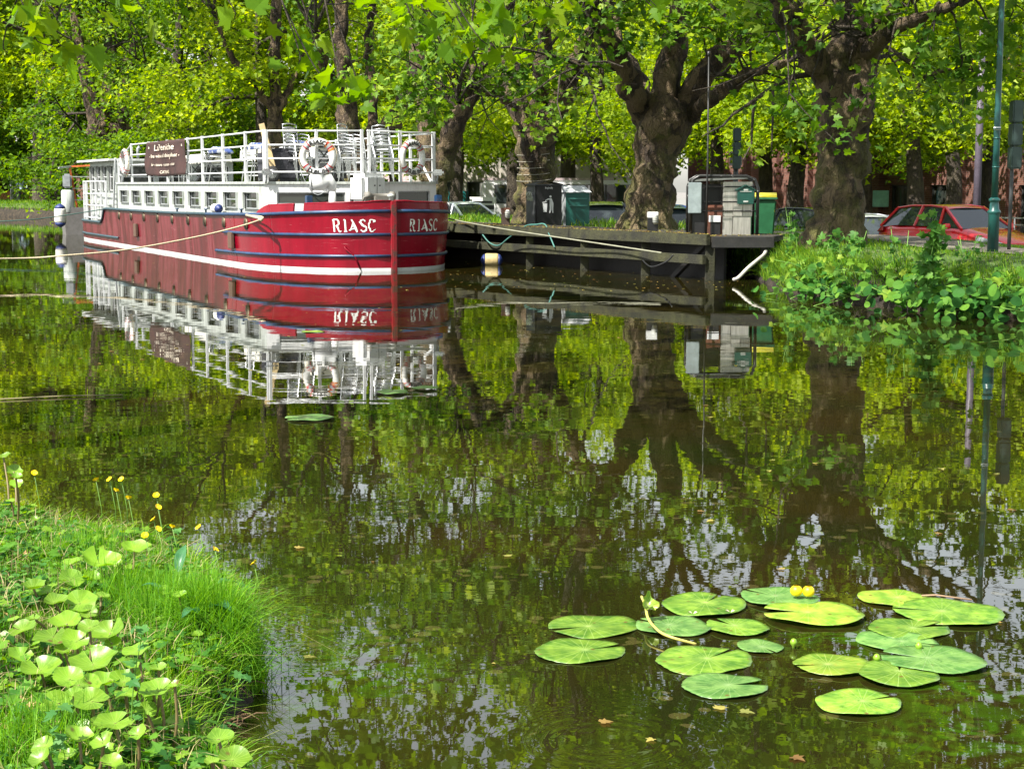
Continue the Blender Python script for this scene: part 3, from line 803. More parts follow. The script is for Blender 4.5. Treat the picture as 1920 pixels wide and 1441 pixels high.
# ------------------------------------------------------------------ lifebuoys
LBW = mat('lifebuoy_white', (.62, .62, .6), .45, dirt=.2, scale=5)
LBR = mat('lifebuoy_red_band', (.38, .008, .012), .5)
LBG = mat('lifebuoy_tape', (.33, .35, .36), .35)
LBO = mat('lifebuoy_orange_patch', (.75, .2, .03), .6)
def lifebuoy(label, text=True, top='RIASC', patch=False):
    root = empty('lifebuoy', (0, 0, 0), 0, label, 'lifebuoy', 'lifebuoys tied to the barge railing')
    RR, r = .315, .068
    def torus(a0, a1, rr, n=48, m=14):
        k = max(2, int(n * (a1 - a0) / 360)); rows = []
        for i in range(k + 1):
            a = R(a0 + (a1 - a0) * i / k)
            rows.append([((RR + rr * math.cos(b)) * math.cos(a), rr * math.sin(b), (RR + rr * math.cos(b)) * math.sin(a)) for b in [2 * PI * j / m for j in range(m)]])
        return rows
    m_ = MB(); m_.grid(torus(0, 360, r), close=True); m_.build('ring', LBW, root)
    for a in (45, 135, 225, 315):
        t_ = MB(); rd = MB()
        t_.grid(torus(a - 6, a + 6, r + .002), close=True)
        rd.grid(torus(a - 11, a - 6, r + .004), close=True); rd.build('red_band', LBR, root); rd = MB(); rd.grid(torus(a + 6, a + 11, r + .004), close=True); rd.build('red_band', LBR, root); t_.build('reflective_tape', LBG, root)
    if patch:
        m_ = MB(); m_.grid(torus(50, 57, r + .004), close=True); m_.grid(torus(24, 31, r + .0035), close=True); m_.build('orange_wear', LBO, root)
    tx = MB()
    for wd_, ang, sgn in ((top, 90, -1), ('DUBLIN', 270, 1)):
        n = len(wd_); stp = 13 if n == 5 else 12
        for i, ch in enumerate(wd_):
            vs, fs = text_geo(ch, .125, .005)
            a = R(ang + sgn * (i - (n - 1) / 2) * stp)
            out = []
            for x, y, _ in vs:
                yv = (y - .045)
                rad = RR + (yv if sgn < 0 else -yv)
                tang = x
                # tangent direction for reading left to right
                ca, sa = math.cos(a), math.sin(a)
                px = rad * ca + (sa if sgn < 0 else -sa) * tang
                pz = rad * sa + (-ca if sgn < 0 else ca) * tang
                yf = -(r + .004)
                out.append((px, yf, pz))
            tx.add(out, fs)
    tx.build('lettering', BLACK, root, fix=False)
    ln = MB(); ln.tube([((RR + r + .012 + .012 * math.sin(4 * a)) * math.cos(a), 0, (RR + r + .012 + .012 * math.sin(4 * a)) * math.sin(a)) for a in [R(x) for x in range(0, 361, 9)]], .008, 5); ln.build('grab_line', ROPE, root)
    return root
def place_lb(root, s, wy, z, world_ang):
    p = BW(s, wy, z); root.location = p; root.rotation_euler = (0, 0, world_ang)
x, y = facet(.52, -1)
place_lb(lifebuoy('white lifebuoy with orange wear marks on the bow railing above the ventilator cowl', patch=True), -x - .12, y - .02, 2.31, R(0))
x, y = facet(.42, 1)
place_lb(lifebuoy('white lifebuoy on the railing facet right of the white bow locker'), -x - .12, y + .06, 2.31, R(50))
place_lb(lifebuoy('white lifebuoy hung left of the brown banner, near the stern end of the railing'), 15.75, -2.06, 2.35, R(-62))

# ------------------------------------------------------------------ banner
bn = empty('banner', tuple(BW(0, 0, 0)), BRZ, 'brown cloth banner with white writing tied to the side railing of the barge', 'banner')
BANM = mat('brown_banner_cloth', (.04, .015, .012), .75, var=.25, scale=3)
def ban(u, v):   # u 0..1 from left (stern) to right, v 0..1 up
    x = -13.15 + 4.25 * u; z = 1.98 + .87 * v + (-.03 * math.sin(PI * u) if v < .5 else .0)
    y = -2.0 - .05 * math.sin(9 * u + 3 * v) * (1 - v * .6) - .02 * math.sin(23 * u + 5 * v) - .02
    return x, y, z
m_ = MB(); m_.grid([[ban(i / 48, j / 12) for j in range(13)] for i in range(49)]); m_.build('cloth', BANM, bn, solid=.006)
tx = MB()
for s_, v0, sz, sq in (("La Peniche", .73, .22, 2.35), ("- fine wines and dining afloat -", .52, .13, 1.95), ("bar - tours - restaurant - cruises", .3, .1, 2.0), ("CATERING", .08, .11, 2.0)):
    vs, fs = text_geo(s_, sz, .0015)
    tx.add([(lambda q: (q[0], q[1] - .03, q[2]))(ban(.5 + x * sq / 4.05, v0 + y / .87)) for x, y, _ in vs], fs)
for cx in (.08, .92):
    for k in range(5):
        a = R(20 + 35 * k); q = stroke([(cx, .8), (cx + .025 * math.cos(a), .8 + .07 * math.sin(a))], .012)[0]
        tx.add([(lambda t: (t[0], t[1] - .013, t[2]))(ban(p[0], p[1])) for p in q], [(0, 1, 2, 3)])
tx.build('lettering', mat('cream_print', (.62, .55, .45), .8), bn, fix=False)
# ------------------------------------------------------------------ foliage tools
def tmpl(pts, centre, fold=.12, droop=.18):
    V = [(centre[0], centre[1], 0.0)] + [(x, y, abs(x) * fold - droop * (y - .3) ** 2 * (1 if y > .3 else .3)) for x, y in pts]
    n = len(pts)
    Fc = [(0, 1 + i, 1 + (i + 1) % n) for i in range(n)]
    return np.array(V), np.array(Fc)
PLANE = tmpl([(0, -.02), (.28, -.12), (.52, .1), (.33, .24), (.6, .52), (.26, .5), (.16, .72), (0, 1.0), (-.2, .68), (-.26, .5), (-.58, .5), (-.33, .24), (-.5, .08), (-.26, -.12)], (0, .28))
_m = tmpl([(0, 0), (.5, .12), (.3, .42), (0, 1.0), (-.3, .42), (-.5, .12)], (0, .25), .2, .3)
MID = (np.array([(0, 0, 0), (.5, .15, .1), (.27, .45, .02), (0, 1, -.15), (-.27, .45, .02), (-.5, .15, .1)]), np.array([(0, 1, 2), (0, 2, 3), (0, 3, 4), (0, 4, 5)]))
FAR = (np.array([(0, 0, 0), (.38, .45, .06), (0, 1, -.1), (-.38, .45, .06)]), np.array([(0, 1, 2), (0, 2, 3)]))

def unit(a): return a / np.maximum(1e-9, np.linalg.norm(a, axis=1, keepdims=True))

def scatter(C, size, T, rng, up=0.7, rnd=None, svar=.3, face=None):
    """one leaf at each row of C"""
    n = len(C); V0, F0 = T
    N = rng.normal(size=(n, 3)); N = unit(N) * 1.0 + np.array([0, 0, up * 2])
    if face is not None: N = N + np.array(face)
    N = unit(N)
    A = rng.normal(size=(n, 3)); A[:, 2] -= 0.35
    Y = unit(A - N * (A * N).sum(1, keepdims=True)); X = np.cross(Y, N)
    s = size * (1 + svar * (rng.random(n) * 2 - 1))
    V = (V0[None, :, 0, None] * X[:, None, :] + V0[None, :, 1, None] * Y[:, None, :] + V0[None, :, 2, None] * N[:, None, :]) * s[:, None, None] + C[:, None, :]
    k = len(V0)
    Fc = (F0[None] + (np.arange(n) * k)[:, None, None]).reshape(-1, 3)
    if rnd is None: rnd = rng.random(n)
    return V.reshape(-1, 3), Fc, np.repeat(rnd, k)

def crown_mesh(name, tips, per, spread, size, T, rng, material, parent, up=.7, flat=.55, face=None):
    tips = np.array([tuple(t) for t in tips]); n = len(tips)
    if n == 0: return None
    cnt = np.maximum(4, rng.poisson(per, n)); idx = np.repeat(np.arange(n), cnt)
    off = rng.normal(size=(len(idx), 3)) * np.array([spread, spread, spread * flat])
    C = tips[idx] + off
    cr = rng.random(n)[idx] * .55 + rng.random(len(idx)) * .45
    V, Fc, rn = scatter(C, size, T, rng, up, cr, face=face)
    return np_mesh(name, V, Fc, 3, material, parent, rnd=rn)

def rdir(rng, d, ang):
    d = Vector(d).normalized(); r = Vector(rng.normal(size=3)); r = (r - d * r.dot(d)).normalized()
    return (d * math.cos(ang) + r * math.sin(ang)).normalized()

def grow(mb, p, d, L, r, depth, tips, rng, up=.12, n=6, spread=.75, kids=(2, 4)):
    """a wandering branch with side branches; leaf tips are collected"""
    segs = max(3, int(L / .5)); pts = [Vector(p)]; rs = [r]; dd = Vector(d).normalized()
    for i in range(segs):
        dd = (dd + Vector(rng.normal(size=3)) * .17 + Vector((0, 0, up * .6))).normalized()
        pts.append(pts[-1] + dd * (L / segs)); rs.append(r * (1 - .62 * (i + 1) / segs))
    mb.tube(pts, rs, n, cap=False)
    if depth == 0:
        for q in pts[1:]: tips.append(q.copy())
        return
    k = int(rng.integers(kids[0], kids[1] + 1))
    for j in range(k):
        t = .3 + .65 * (j + rng.random()) / k; q = pts[min(segs, max(1, int(t * segs)))]
        grow(mb, q, rdir(rng, dd, spread * (.6 + .6 * rng.random())), L * (.5 + .25 * rng.random()), r * (.42 + .1 * rng.random()), depth - 1, tips, rng, up, max(4, n - 1), spread, kids)
    grow(mb, pts[-1], dd, L * .6, r * .38, depth - 1, tips, rng, up, max(4, n - 1), spread, kids)

BARK = None
def bark_mat(name, c1, c2, c3, moss=True, base=0.7):
    m = bpy.data.materials.new(name); m.use_nodes = True
    nt = m.node_tree; b = nt.nodes['Principled BSDF']; b.inputs['Roughness'].default_value = .9
    tc = nd(nt, 'ShaderNodeTexCoord')
    mp = nd(nt, 'ShaderNodeMapping'); mp.inputs['Scale'].default_value = (1, 1, .55); nt.links.new(tc.outputs['Object'], mp.inputs[0])
    n = nd(nt, 'ShaderNodeTexNoise', Scale=3.2, Detail=9.0, Roughness=.68, Distortion=.5); nt.links.new(mp.outputs[0], n.inputs['Vector'])
    c = ramp(nt, n.outputs['Fac'], [(.36, c1), (.5, c2), (.63, c3)])
    if moss:
        n2 = nd(nt, 'ShaderNodeTexNoise', Scale=1.6, Detail=6.0, Roughness=.7); nt.links.new(tc.outputs['Object'], n2.inputs['Vector'])
        sp = nd(nt, 'ShaderNodeSeparateXYZ'); nt.links.new(tc.outputs['Object'], sp.inputs[0])
        hg = nd(nt, 'ShaderNodeMapRange'); nt.links.new(sp.outputs['Z'], hg.inputs['Value'])
        hg.inputs['From Min'].default_value = .3; hg.inputs['From Max'].default_value = 4.5; hg.inputs['To Min'].default_value = .17; hg.inputs['To Max'].default_value = -.08
        ad = nd(nt, 'ShaderNodeMath', operation='ADD'); nt.links.new(n2.outputs['Fac'], ad.inputs[0]); nt.links.new(hg.outputs[0], ad.inputs[1])
        mr = nd(nt, 'ShaderNodeMapRange'); nt.links.new(ad.outputs[0], mr.inputs['Value']); mr.inputs['From Min'].default_value = .55; mr.inputs['From Max'].default_value = .72; mr.inputs['To Max'].default_value = .8
        mx = nd(nt, 'ShaderNodeMix', data_type='RGBA'); nt.links.new(mr.outputs[0], mx.inputs[0]); nt.links.new(c, mx.inputs[6]); mx.inputs[7].default_value = (.13, .13, .025, 1)
        c = mx.outputs[2]
    # flaking plates of paler bark
    pv = nd(nt, 'ShaderNodeTexVoronoi', Scale=5.5); pv.inputs['Randomness'].default_value = 1
    pmp = nd(nt, 'ShaderNodeMapping'); pmp.inputs['Scale'].default_value = (1, 1, .55); nt.links.new(tc.outputs['Object'], pmp.inputs[0])
    pn = nd(nt, 'ShaderNodeTexNoise', Scale=5.0, Detail=4.0); nt.links.new(tc.outputs['Object'], pn.inputs['Vector'])
    pm_ = nd(nt, 'ShaderNodeMix', data_type='VECTOR'); pm_.inputs[0].default_value = .18; nt.links.new(pmp.outputs[0], pm_.inputs[4]); nt.links.new(pn.outputs['Color'], pm_.inputs[5]); nt.links.new(pm_.outputs[1], pv.inputs['Vector'])
    ps = nd(nt, 'ShaderNodeSeparateColor'); nt.links.new(pv.outputs['Color'], ps.inputs[0])
    pr = nd(nt, 'ShaderNodeMapRange'); nt.links.new(ps.outputs[0], pr.inputs['Value']); pr.inputs['From Min'].default_value = .62; pr.inputs['From Max'].default_value = .7; pr.inputs['To Max'].default_value = .55 if moss else .25
    px = nd(nt, 'ShaderNodeMix', data_type='RGBA'); nt.links.new(pr.outputs[0], px.inputs[0]); nt.links.new(c, px.inputs[6]); px.inputs[7].default_value = (c3[0] * 1.25, c3[1] * 1.25, c3[2] * 1.2, 1); c = px.outputs[2]
    nt.links.new(c, b.inputs['Base Color'])
    v = nd(nt, 'ShaderNodeTexVoronoi', Scale=9.0); v.feature = 'DISTANCE_TO_EDGE'
    mp2 = nd(nt, 'ShaderNodeMapping'); mp2.inputs['Scale'].default_value = (1.3, 1.3, .5); nt.links.new(tc.outputs['Object'], mp2.inputs[0])
    n4 = nd(nt, 'ShaderNodeTexNoise', Scale=6.0, Detail=5.0); nt.links.new(tc.outputs['Object'], n4.inputs['Vector'])
    mxv = nd(nt, 'ShaderNodeMix', data_type='VECTOR'); mxv.inputs[0].default_value = .12
    nt.links.new(mp2.outputs[0], mxv.inputs[4]); nt.links.new(n4.outputs['Color'], mxv.inputs[5]); nt.links.new(mxv.outputs[1], v.inputs['Vector'])
    n3 = nd(nt, 'ShaderNodeTexNoise', Scale=14.0, Detail=9.0, Roughness=.7); nt.links.new(mp.outputs[0], n3.inputs['Vector'])
    cl = nd(nt, 'ShaderNodeMath', operation='MINIMUM'); nt.links.new(v.outputs['Distance'], cl.inputs[0]); cl.inputs[1].default_value = .12
    ad2 = nd(nt, 'ShaderNodeMath', operation='MULTIPLY_ADD'); nt.links.new(cl.outputs[0], ad2.inputs[0]); ad2.inputs[1].default_value = 2.2; nt.links.new(n3.outputs['Fac'], ad2.inputs[2])
    bp = nd(nt, 'ShaderNodeBump', Strength=1.0, Distance=.12); nt.links.new(ad2.outputs[0], bp.inputs['Height']); nt.links.new(bp.outputs[0], b.inputs['Normal'])
    return m
BARK = bark_mat('plane_bark', (.012, .008, .005), (.055, .036, .022), (.19, .135, .08))
BARKD = bark_mat('dark_bark', (.02, .015, .011), (.05, .038, .028), (.10, .08, .055), moss=False)
LEAF_A = leafmat('plane_leaf', [(.03, .085, .012), (.07, .155, .018), (.15, .26, .03), (.36, .46, .08)], .42)
LEAF_B = leafmat('lime_leaf', [(.05, .11, .006), (.14, .235, .010), (.28, .38, .02), (.48, .56, .07)], .52)
LEAF_C = leafmat('dark_leaf', [(.025, .075, .01), (.065, .14, .012), (.14, .25, .016), (.3, .42, .04)], .45)
LEAF_D = leafmat('mid_leaf', [(.035, .09, .008), (.10, .19, .012), (.2, .31, .02), (.4, .5, .06)], .5)
LEAF_N = leafmat('near_plane_leaf', [(.08, .18, .012), (.12, .24, .015), (.15, .26, .012), (.2, .3, .016)], .5, rough=.35)

def lumpy(o, amp, freq, zc=None):
    me = o.data; n = len(me.vertices); co = np.empty(n * 3, np.float32); me.vertices.foreach_get('co', co); co = co.reshape(-1, 3)
    no = np.empty(n * 3, np.float32); me.vertices.foreach_get('normal', no); no = no.reshape(-1, 3)
    out = co.copy()
    for i in range(n):
        p = Vector(co[i]); a = amp * (mnoise.noise(p * freq) + .5 * mnoise.noise(p * freq * 2.3))
        out[i] += no[i] * a
    me.vertices.foreach_set('co', out.ravel()); me.update()

def smooth_path(pts, rs, sub=5):
    """Catmull-Rom"""
    P_, R_ = [], []
    n = len(pts)
    for i in range(n - 1):
        p0, p1, p2, p3 = pts[max(0, i - 1)], pts[i], pts[i + 1], pts[min(n - 1, i + 2)]
        for k in range(sub):
            t = k / sub
            P_.append(.5 * ((2 * p1) + (p2 - p0) * t + (2 * p0 - 5 * p1 + 4 * p2 - p3) * t * t + (3 * p1 - p0 - 3 * p2 + p3) * t ** 3))
            R_.append(rs[i] * (1 - t) + rs[i + 1] * t)
    P_.append(pts[-1]); R_.append(rs[-1])
    return P_, R_

def plane_tree(label, D0, base_z, trunk, limbs, seed, per=14, extra_top=True, leafm=None, sprays=()):
    rng = np.random.default_rng(seed)
    b = G(trunk[0][0], 345, D0); base = Vector((b.x, D0, base_z))
    root = empty('plane_tree', base, 0, label, 'tree', 'plane trees along the canal bank')
    def W(u, v, dd=0): return G(u, v, D0 + dd) - base
    tr = MB()
    pts = [W(u, v) for u, v, r in trunk]; rs = [r / F * D0 for u, v, r in trunk]
    pts[0].z = -.15
    pp, rr = smooth_path(pts, rs, 6)
    tr.tube(pp, rr, 30, cap=True)
    tips = []; limbpts = []
    tw = MB()
    for li, (ddend, lp) in enumerate(limbs):
        n = len(lp)
        pts = [W(u, v, ddend * i / max(1, n - 1)) for i, (u, v, r) in enumerate(lp)]; rs = [r / F * D0 for u, v, r in lp]
        a = W(*trunk[-2][:2]); pts = [a.lerp(pts[0], .25)] + pts; rs = [rs[0] * 1.15] + rs
        pp, rr = smooth_path(pts, rs, 5)
        tr.tube(pp, rr, 16, cap=False)
        m = len(pp); limbpts += pp
        for i in range(int(m * .3), m, 2):
            if rng.random() < (.95 if pp[i].z > .20 * D0 - .2 else .12):
                d = Vector(rng.normal(size=3)); d.z = d.z * .6 + .15; d.normalize()
                if rng.random() < .5: d = (d + Vector((-.5, -.8, -.05))).normalized()
                grow(tw, pp[i], d, 1.5 + 1.5 * rng.random(), max(.025, rr[i] * .28), 1, tips, rng, up=.04, n=6, spread=.8)
        # the limb carries on into the upper crown
        if extra_top:
            d = (pp[-1] - pp[-3]).normalized(); d = (d + Vector((0, 0, .9))).normalized()
            for k in range(3):
                grow(tw, pp[-1], rdir(rng, d, .25 + .5 * rng.random()), 3.2 + 1.5 * rng.random(), rr[-1] * .62, 2, tips, rng, up=.1, n=7, spread=.7, kids=(3, 5))
    # leafy sprays hanging off the limbs
    nspray = len(tips)
    for (u, v, dd, k) in sprays:
        q = W(u, v, dd); near = min(limbpts, key=lambda a: (a - q).length)
        mid = near.lerp(q, .55) + Vector((0, 0, .25 + .1 * (near - q).length)); pth, _r = smooth_path([near, mid, q], [.03, .02, .012], 4)
        tw.tube(pth, _r, 5, cap=False)
        for j in range(k):
            d = (q - near).normalized() + Vector(rng.normal(size=3)) * .6
            grow(tw, pth[-1 - (j % 4)], d, .7 + .5 * rng.random(), .012, 0, tips, rng, up=-.06, n=4)
    to = tr.build('trunk', BARK, root, fix=False); lumpy(to, .15, 2.9)
    tw.build('branches', BARKD, root, fix=False)
    lim = .108 * D0 + 1.5 - base_z
    tips = [t for i, t in enumerate(tips) if t.z > lim + .5 or i >= nspray or rng.random() < .04]
    crown_mesh('crown', tips, per, .25, .145, PLANE, rng, leafm or LEAF_A, root, up=.5)
    print(label[:30], 'tips', len(tips))
    return root

plane_tree('thick plane tree trunk beside the lamp post, in front of the red car', 28.6, .68,
    [(1566, 470, 74), (1568, 440, 59), (1572, 400, 49), (1576, 340, 45), (1580, 280, 47), (1583, 220, 52), (1583, 165, 56), (1592, 120, 46), (1596, 95, 38)],
    [(-2, [(1548, 150, 24), (1522, 105, 23), (1492, 60, 21), (1462, 10, 18), (1420, -70, 14)]), (1.5, [(1592, 90, 34), (1602, 20, 28), (1600, -60, 22), (1590, -160, 17)]),
     (-1.5, [(1628, 115, 22), (1646, 60, 18), (1680, 0, 15), (1720, -80, 12)]), (3, [(1600, 60, 15), (1560, -30, 13), (1520, -120, 11)]), (-3.5, [(1610, 110, 13), (1700, 40, 10), (1800, 10, 7)]), (-3, [(1615, 80, 14), (1740, -30, 10), (1850, -80, 8)])], 3, sprays=[(1490, 150, -2, 3), (1480, 175, -3, 1), (1450, 45, -1, 3), (1665, 105, -2, 1), (1750, 60, -3, 3), (1805, 110, -3, 3), (1700, 170, 1, 2), (1860, 60, -3, 3), (1900, 20, -3, 3), (1780, 190, 2, 3), (1700, 20, -2, 2), (1520, 10, -2, 1)])
plane_tree('spreading plane tree behind the pale bollard light on the jetty', 34.6, .66,
    [(1212, 445, 68), (1216, 410, 50), (1224, 350, 40), (1230, 300, 38), (1236, 260, 46), (1240, 225, 52), (1246, 200, 44), (1248, 185, 34)],
    [(-2, [(1208, 215, 24), (1185, 170, 21), (1165, 110, 18), (1130, 50, 16), (1095, -40, 14)]), (2, [(1225, 200, 16), (1200, 150, 14), (1160, 80, 11), (1140, 0, 10)]), (0, [(1248, 165, 28), (1258, 100, 26), (1272, 30, 20), (1285, -60, 15)]),
     (-1, [(1278, 205, 26), (1310, 150, 24), (1355, 105, 21), (1400, 60, 18), (1425, 0, 15), (1440, -70, 12)]), (-3, [(1296, 215, 15), (1335, 185, 13), (1380, 155, 11), (1430, 130, 8), (1478, 116, 5)])], 4, sprays=[(1050, 185, -1, 2), (1092, 110, -2, 3), (1300, 55, -2, 3), (1400, 95, -2, 3), (1440, 70, -3, 2), (1150, 40, -2, 3), (1340, 75, -2, 3), (1180, 20, -2, 3), (1420, 170, 0, 2), (1480, 120, -3, 3), (1240, 30, -3, 2), (1085, 40, -2, 3)])
plane_tree('plane tree with wire coiled round its trunk behind the black litter bin', 39.6, .6,
    [(1000, 432, 46), (1001, 400, 36), (1003, 350, 32), (1006, 300, 33), (1006, 260, 40), (1004, 225, 42), (1004, 205, 32)],
    [(1, [(975, 215, 20), (962, 170, 19), (955, 110, 15), (940, 30, 13), (925, -60, 11)]), (-1, [(1012, 195, 15), (1018, 140, 14), (1022, 70, 12), (1030, -20, 10)]),
     (-2, [(1040, 215, 19), (1062, 165, 17), (1088, 100, 14), (1120, 40, 12), (1150, -40, 10)]), (-3, [(975, 210, 9), (930, 170, 8), (895, 165, 6), (860, 190, 4)])], 5, sprays=[(850, 150, -3, 4), (800, 190, -3, 4), (900, 175, -3, 4), (940, 130, -3, 3), (775, 172, -3, 3), (985, 170, -3, 2), (880, 120, -3, 4), (820, 140, -3, 3), (930, 60, -2, 3), (1000, 60, -2, 3), (1010, 140, -3, 2), (1080, 30, -2, 3), (840, 190, -3, 3)])
plane_tree('leaning forked plane tree just behind the right end of the barge railing', 45.2, .6,
    [(812, 430, 34), (812, 390, 26), (814, 350, 24), (816, 325, 26)],
    [(1, [(806, 290, 21), (800, 230, 19), (792, 170, 16), (780, 90, 13), (765, 0, 11)]), (-1, [(836, 280, 21), (858, 225, 18), (885, 180, 15), (900, 130, 11), (935, 60, 9), (960, -20, 8)]), (-3, [(885, 178, 9), (920, 165, 8), (955, 155, 6)])], 6, sprays=[(740, 60, -2, 3), (820, 60, -2, 3), (870, 60, -2, 3), (790, 40, -2, 3), (700, 170, -1, 2)])
plane_tree('twin stemmed plane tree rising behind the middle of the barge roof', 51.8, .6,
    [(672, 420, 40), (672, 360, 34), (672, 320, 32), (674, 300, 28)],
    [(0, [(658, 260, 22), (650, 200, 19), (646, 140, 15), (640, 60, 12), (640, -40, 10)]), (-1, [(700, 270, 18), (735, 225, 17), (765, 180, 15), (778, 110, 13), (800, 40, 10), (830, -40, 8)]), (1, [(690, 260, 10), (700, 190, 9), (690, 110, 8), (700, 20, 7)]), (-2, [(645, 180, 9), (610, 130, 8), (590, 60, 6)])], 8, sprays=[(610, 150, -2, 3), (590, 90, -2, 3), (700, 60, -2, 2), (570, 30, -2, 3), (740, 120, -2, 2)])

plane_tree('slim straight plane tree left of the twin stems, over the roof railing', 61, .55, [(517, 420, 20), (517, 350, 15), (517, 280, 13), (516, 230, 13), (516, 200, 12)],
    [(0, [(516, 170, 11), (514, 110, 10), (518, 40, 9), (520, -60, 8)]), (-1, [(500, 190, 6), (470, 150, 6), (430, 100, 5), (400, 20, 5)]), (1, [(530, 190, 7), (560, 130, 6), (580, 40, 6)])], 12, per=22)
plane_tree('stout dark plane tree behind the wheelhouse with a low leaning limb', 77, .55, [(190, 400, 34), (190, 350, 27), (188, 300, 24), (186, 260, 25), (186, 235, 22)],
    [(0, [(180, 215, 16), (165, 160, 13), (150, 90, 11), (140, 0, 9)]), (-1, [(210, 240, 13), (240, 270, 11), (232, 225, 10), (235, 150, 9), (260, 60, 8)]), (1, [(195, 210, 12), (205, 140, 10), (210, 50, 8)])], 13, per=24)
# ------------------------------------------------------------------ trees of the streets and park behind
def bg_tree(seed, h, rad, base, leafm, size=.24, per=16, limbn=9, trunkr=.3):
    rng = np.random.default_rng(seed)
    root = empty('street_tree', (0, 0, 0))
    tw = MB(); tips = []
    pts = [Vector((0, 0, -.2)), Vector((.1, 0, h * .2)), Vector((.0, .15, h * .42)), Vector((.25, .1, h * .62)), Vector((.1, 0, h * .85))]
    pp, rr = smooth_path(pts, [trunkr * 1.3, trunkr, trunkr * .75, trunkr * .5, trunkr * .2], 5)
    tr = MB(); tr.tube(pp, rr, 12)
    tr.build('trunk', BARKD, root, fix=False)
    for k in range(limbn):
        t = (k + .5) / limbn; z = base + 1.0 + t * (h * .78 - base); q = pp[min(len(pp) - 1, int(z / h / .87 * (len(pp) - 1)))]
        a = k * 2.4 + rng.random(); e = .1 + .6 * t
        d = Vector((math.cos(a) * math.cos(e), math.sin(a) * math.cos(e), math.sin(e)))
        L = rad * (.62 + .2 * rng.random()) * (1.05 - .45 * t)
        grow(tw, Vector((q.x, q.y, z)), d, L, .1 * (1.2 - .6 * t), 2, tips, rng, up=.05 if t > .3 else -.06, n=5, spread=.75, kids=(3, 4))
    # skirts of low foliage
    for k in range(int(limbn * 2.2)):
        a = rng.random() * 2 * PI; rr_ = rad * (.45 + .45 * rng.random())
        q = Vector((math.cos(a) * rr_, math.sin(a) * rr_, base + 1.0 + 1.5 * rng.random()))
        grow(tw, q, Vector((math.cos(a), math.sin(a), -.25)), 1.3, .03, 1, tips, rng, up=-.08, n=4)
    tw.build('branches', BARKD, root, fix=False)
    crown_mesh('crown', tips, per, .42, size, MID, rng, leafm, root, up=.55, flat=.45)
    print('bg', seed, len(tips))
    return root
protoA = bg_tree(21, 11, 4.6, 3.8, LEAF_B, size=.19, per=18)
protoB = bg_tree(22, 13, 5.2, 3.3, LEAF_D, size=.2, per=18, limbn=10)
protoC = bg_tree(23, 14, 5.6, 1.2, LEAF_C, size=.2, per=19, limbn=12, trunkr=.4)
used = set()
def put(proto, u, D, z, rz, sc=1.0, label=None):
    o = copy_tree(proto) if proto.name in used else proto
    used.add(proto.name)
    x = (u - 960) / F * D
    o.location = (x, D, z); o.rotation_euler = (0, 0, rz); o.scale = (sc, sc, sc)
    tag(o, label, 'tree', 'street trees behind the canal'); return o
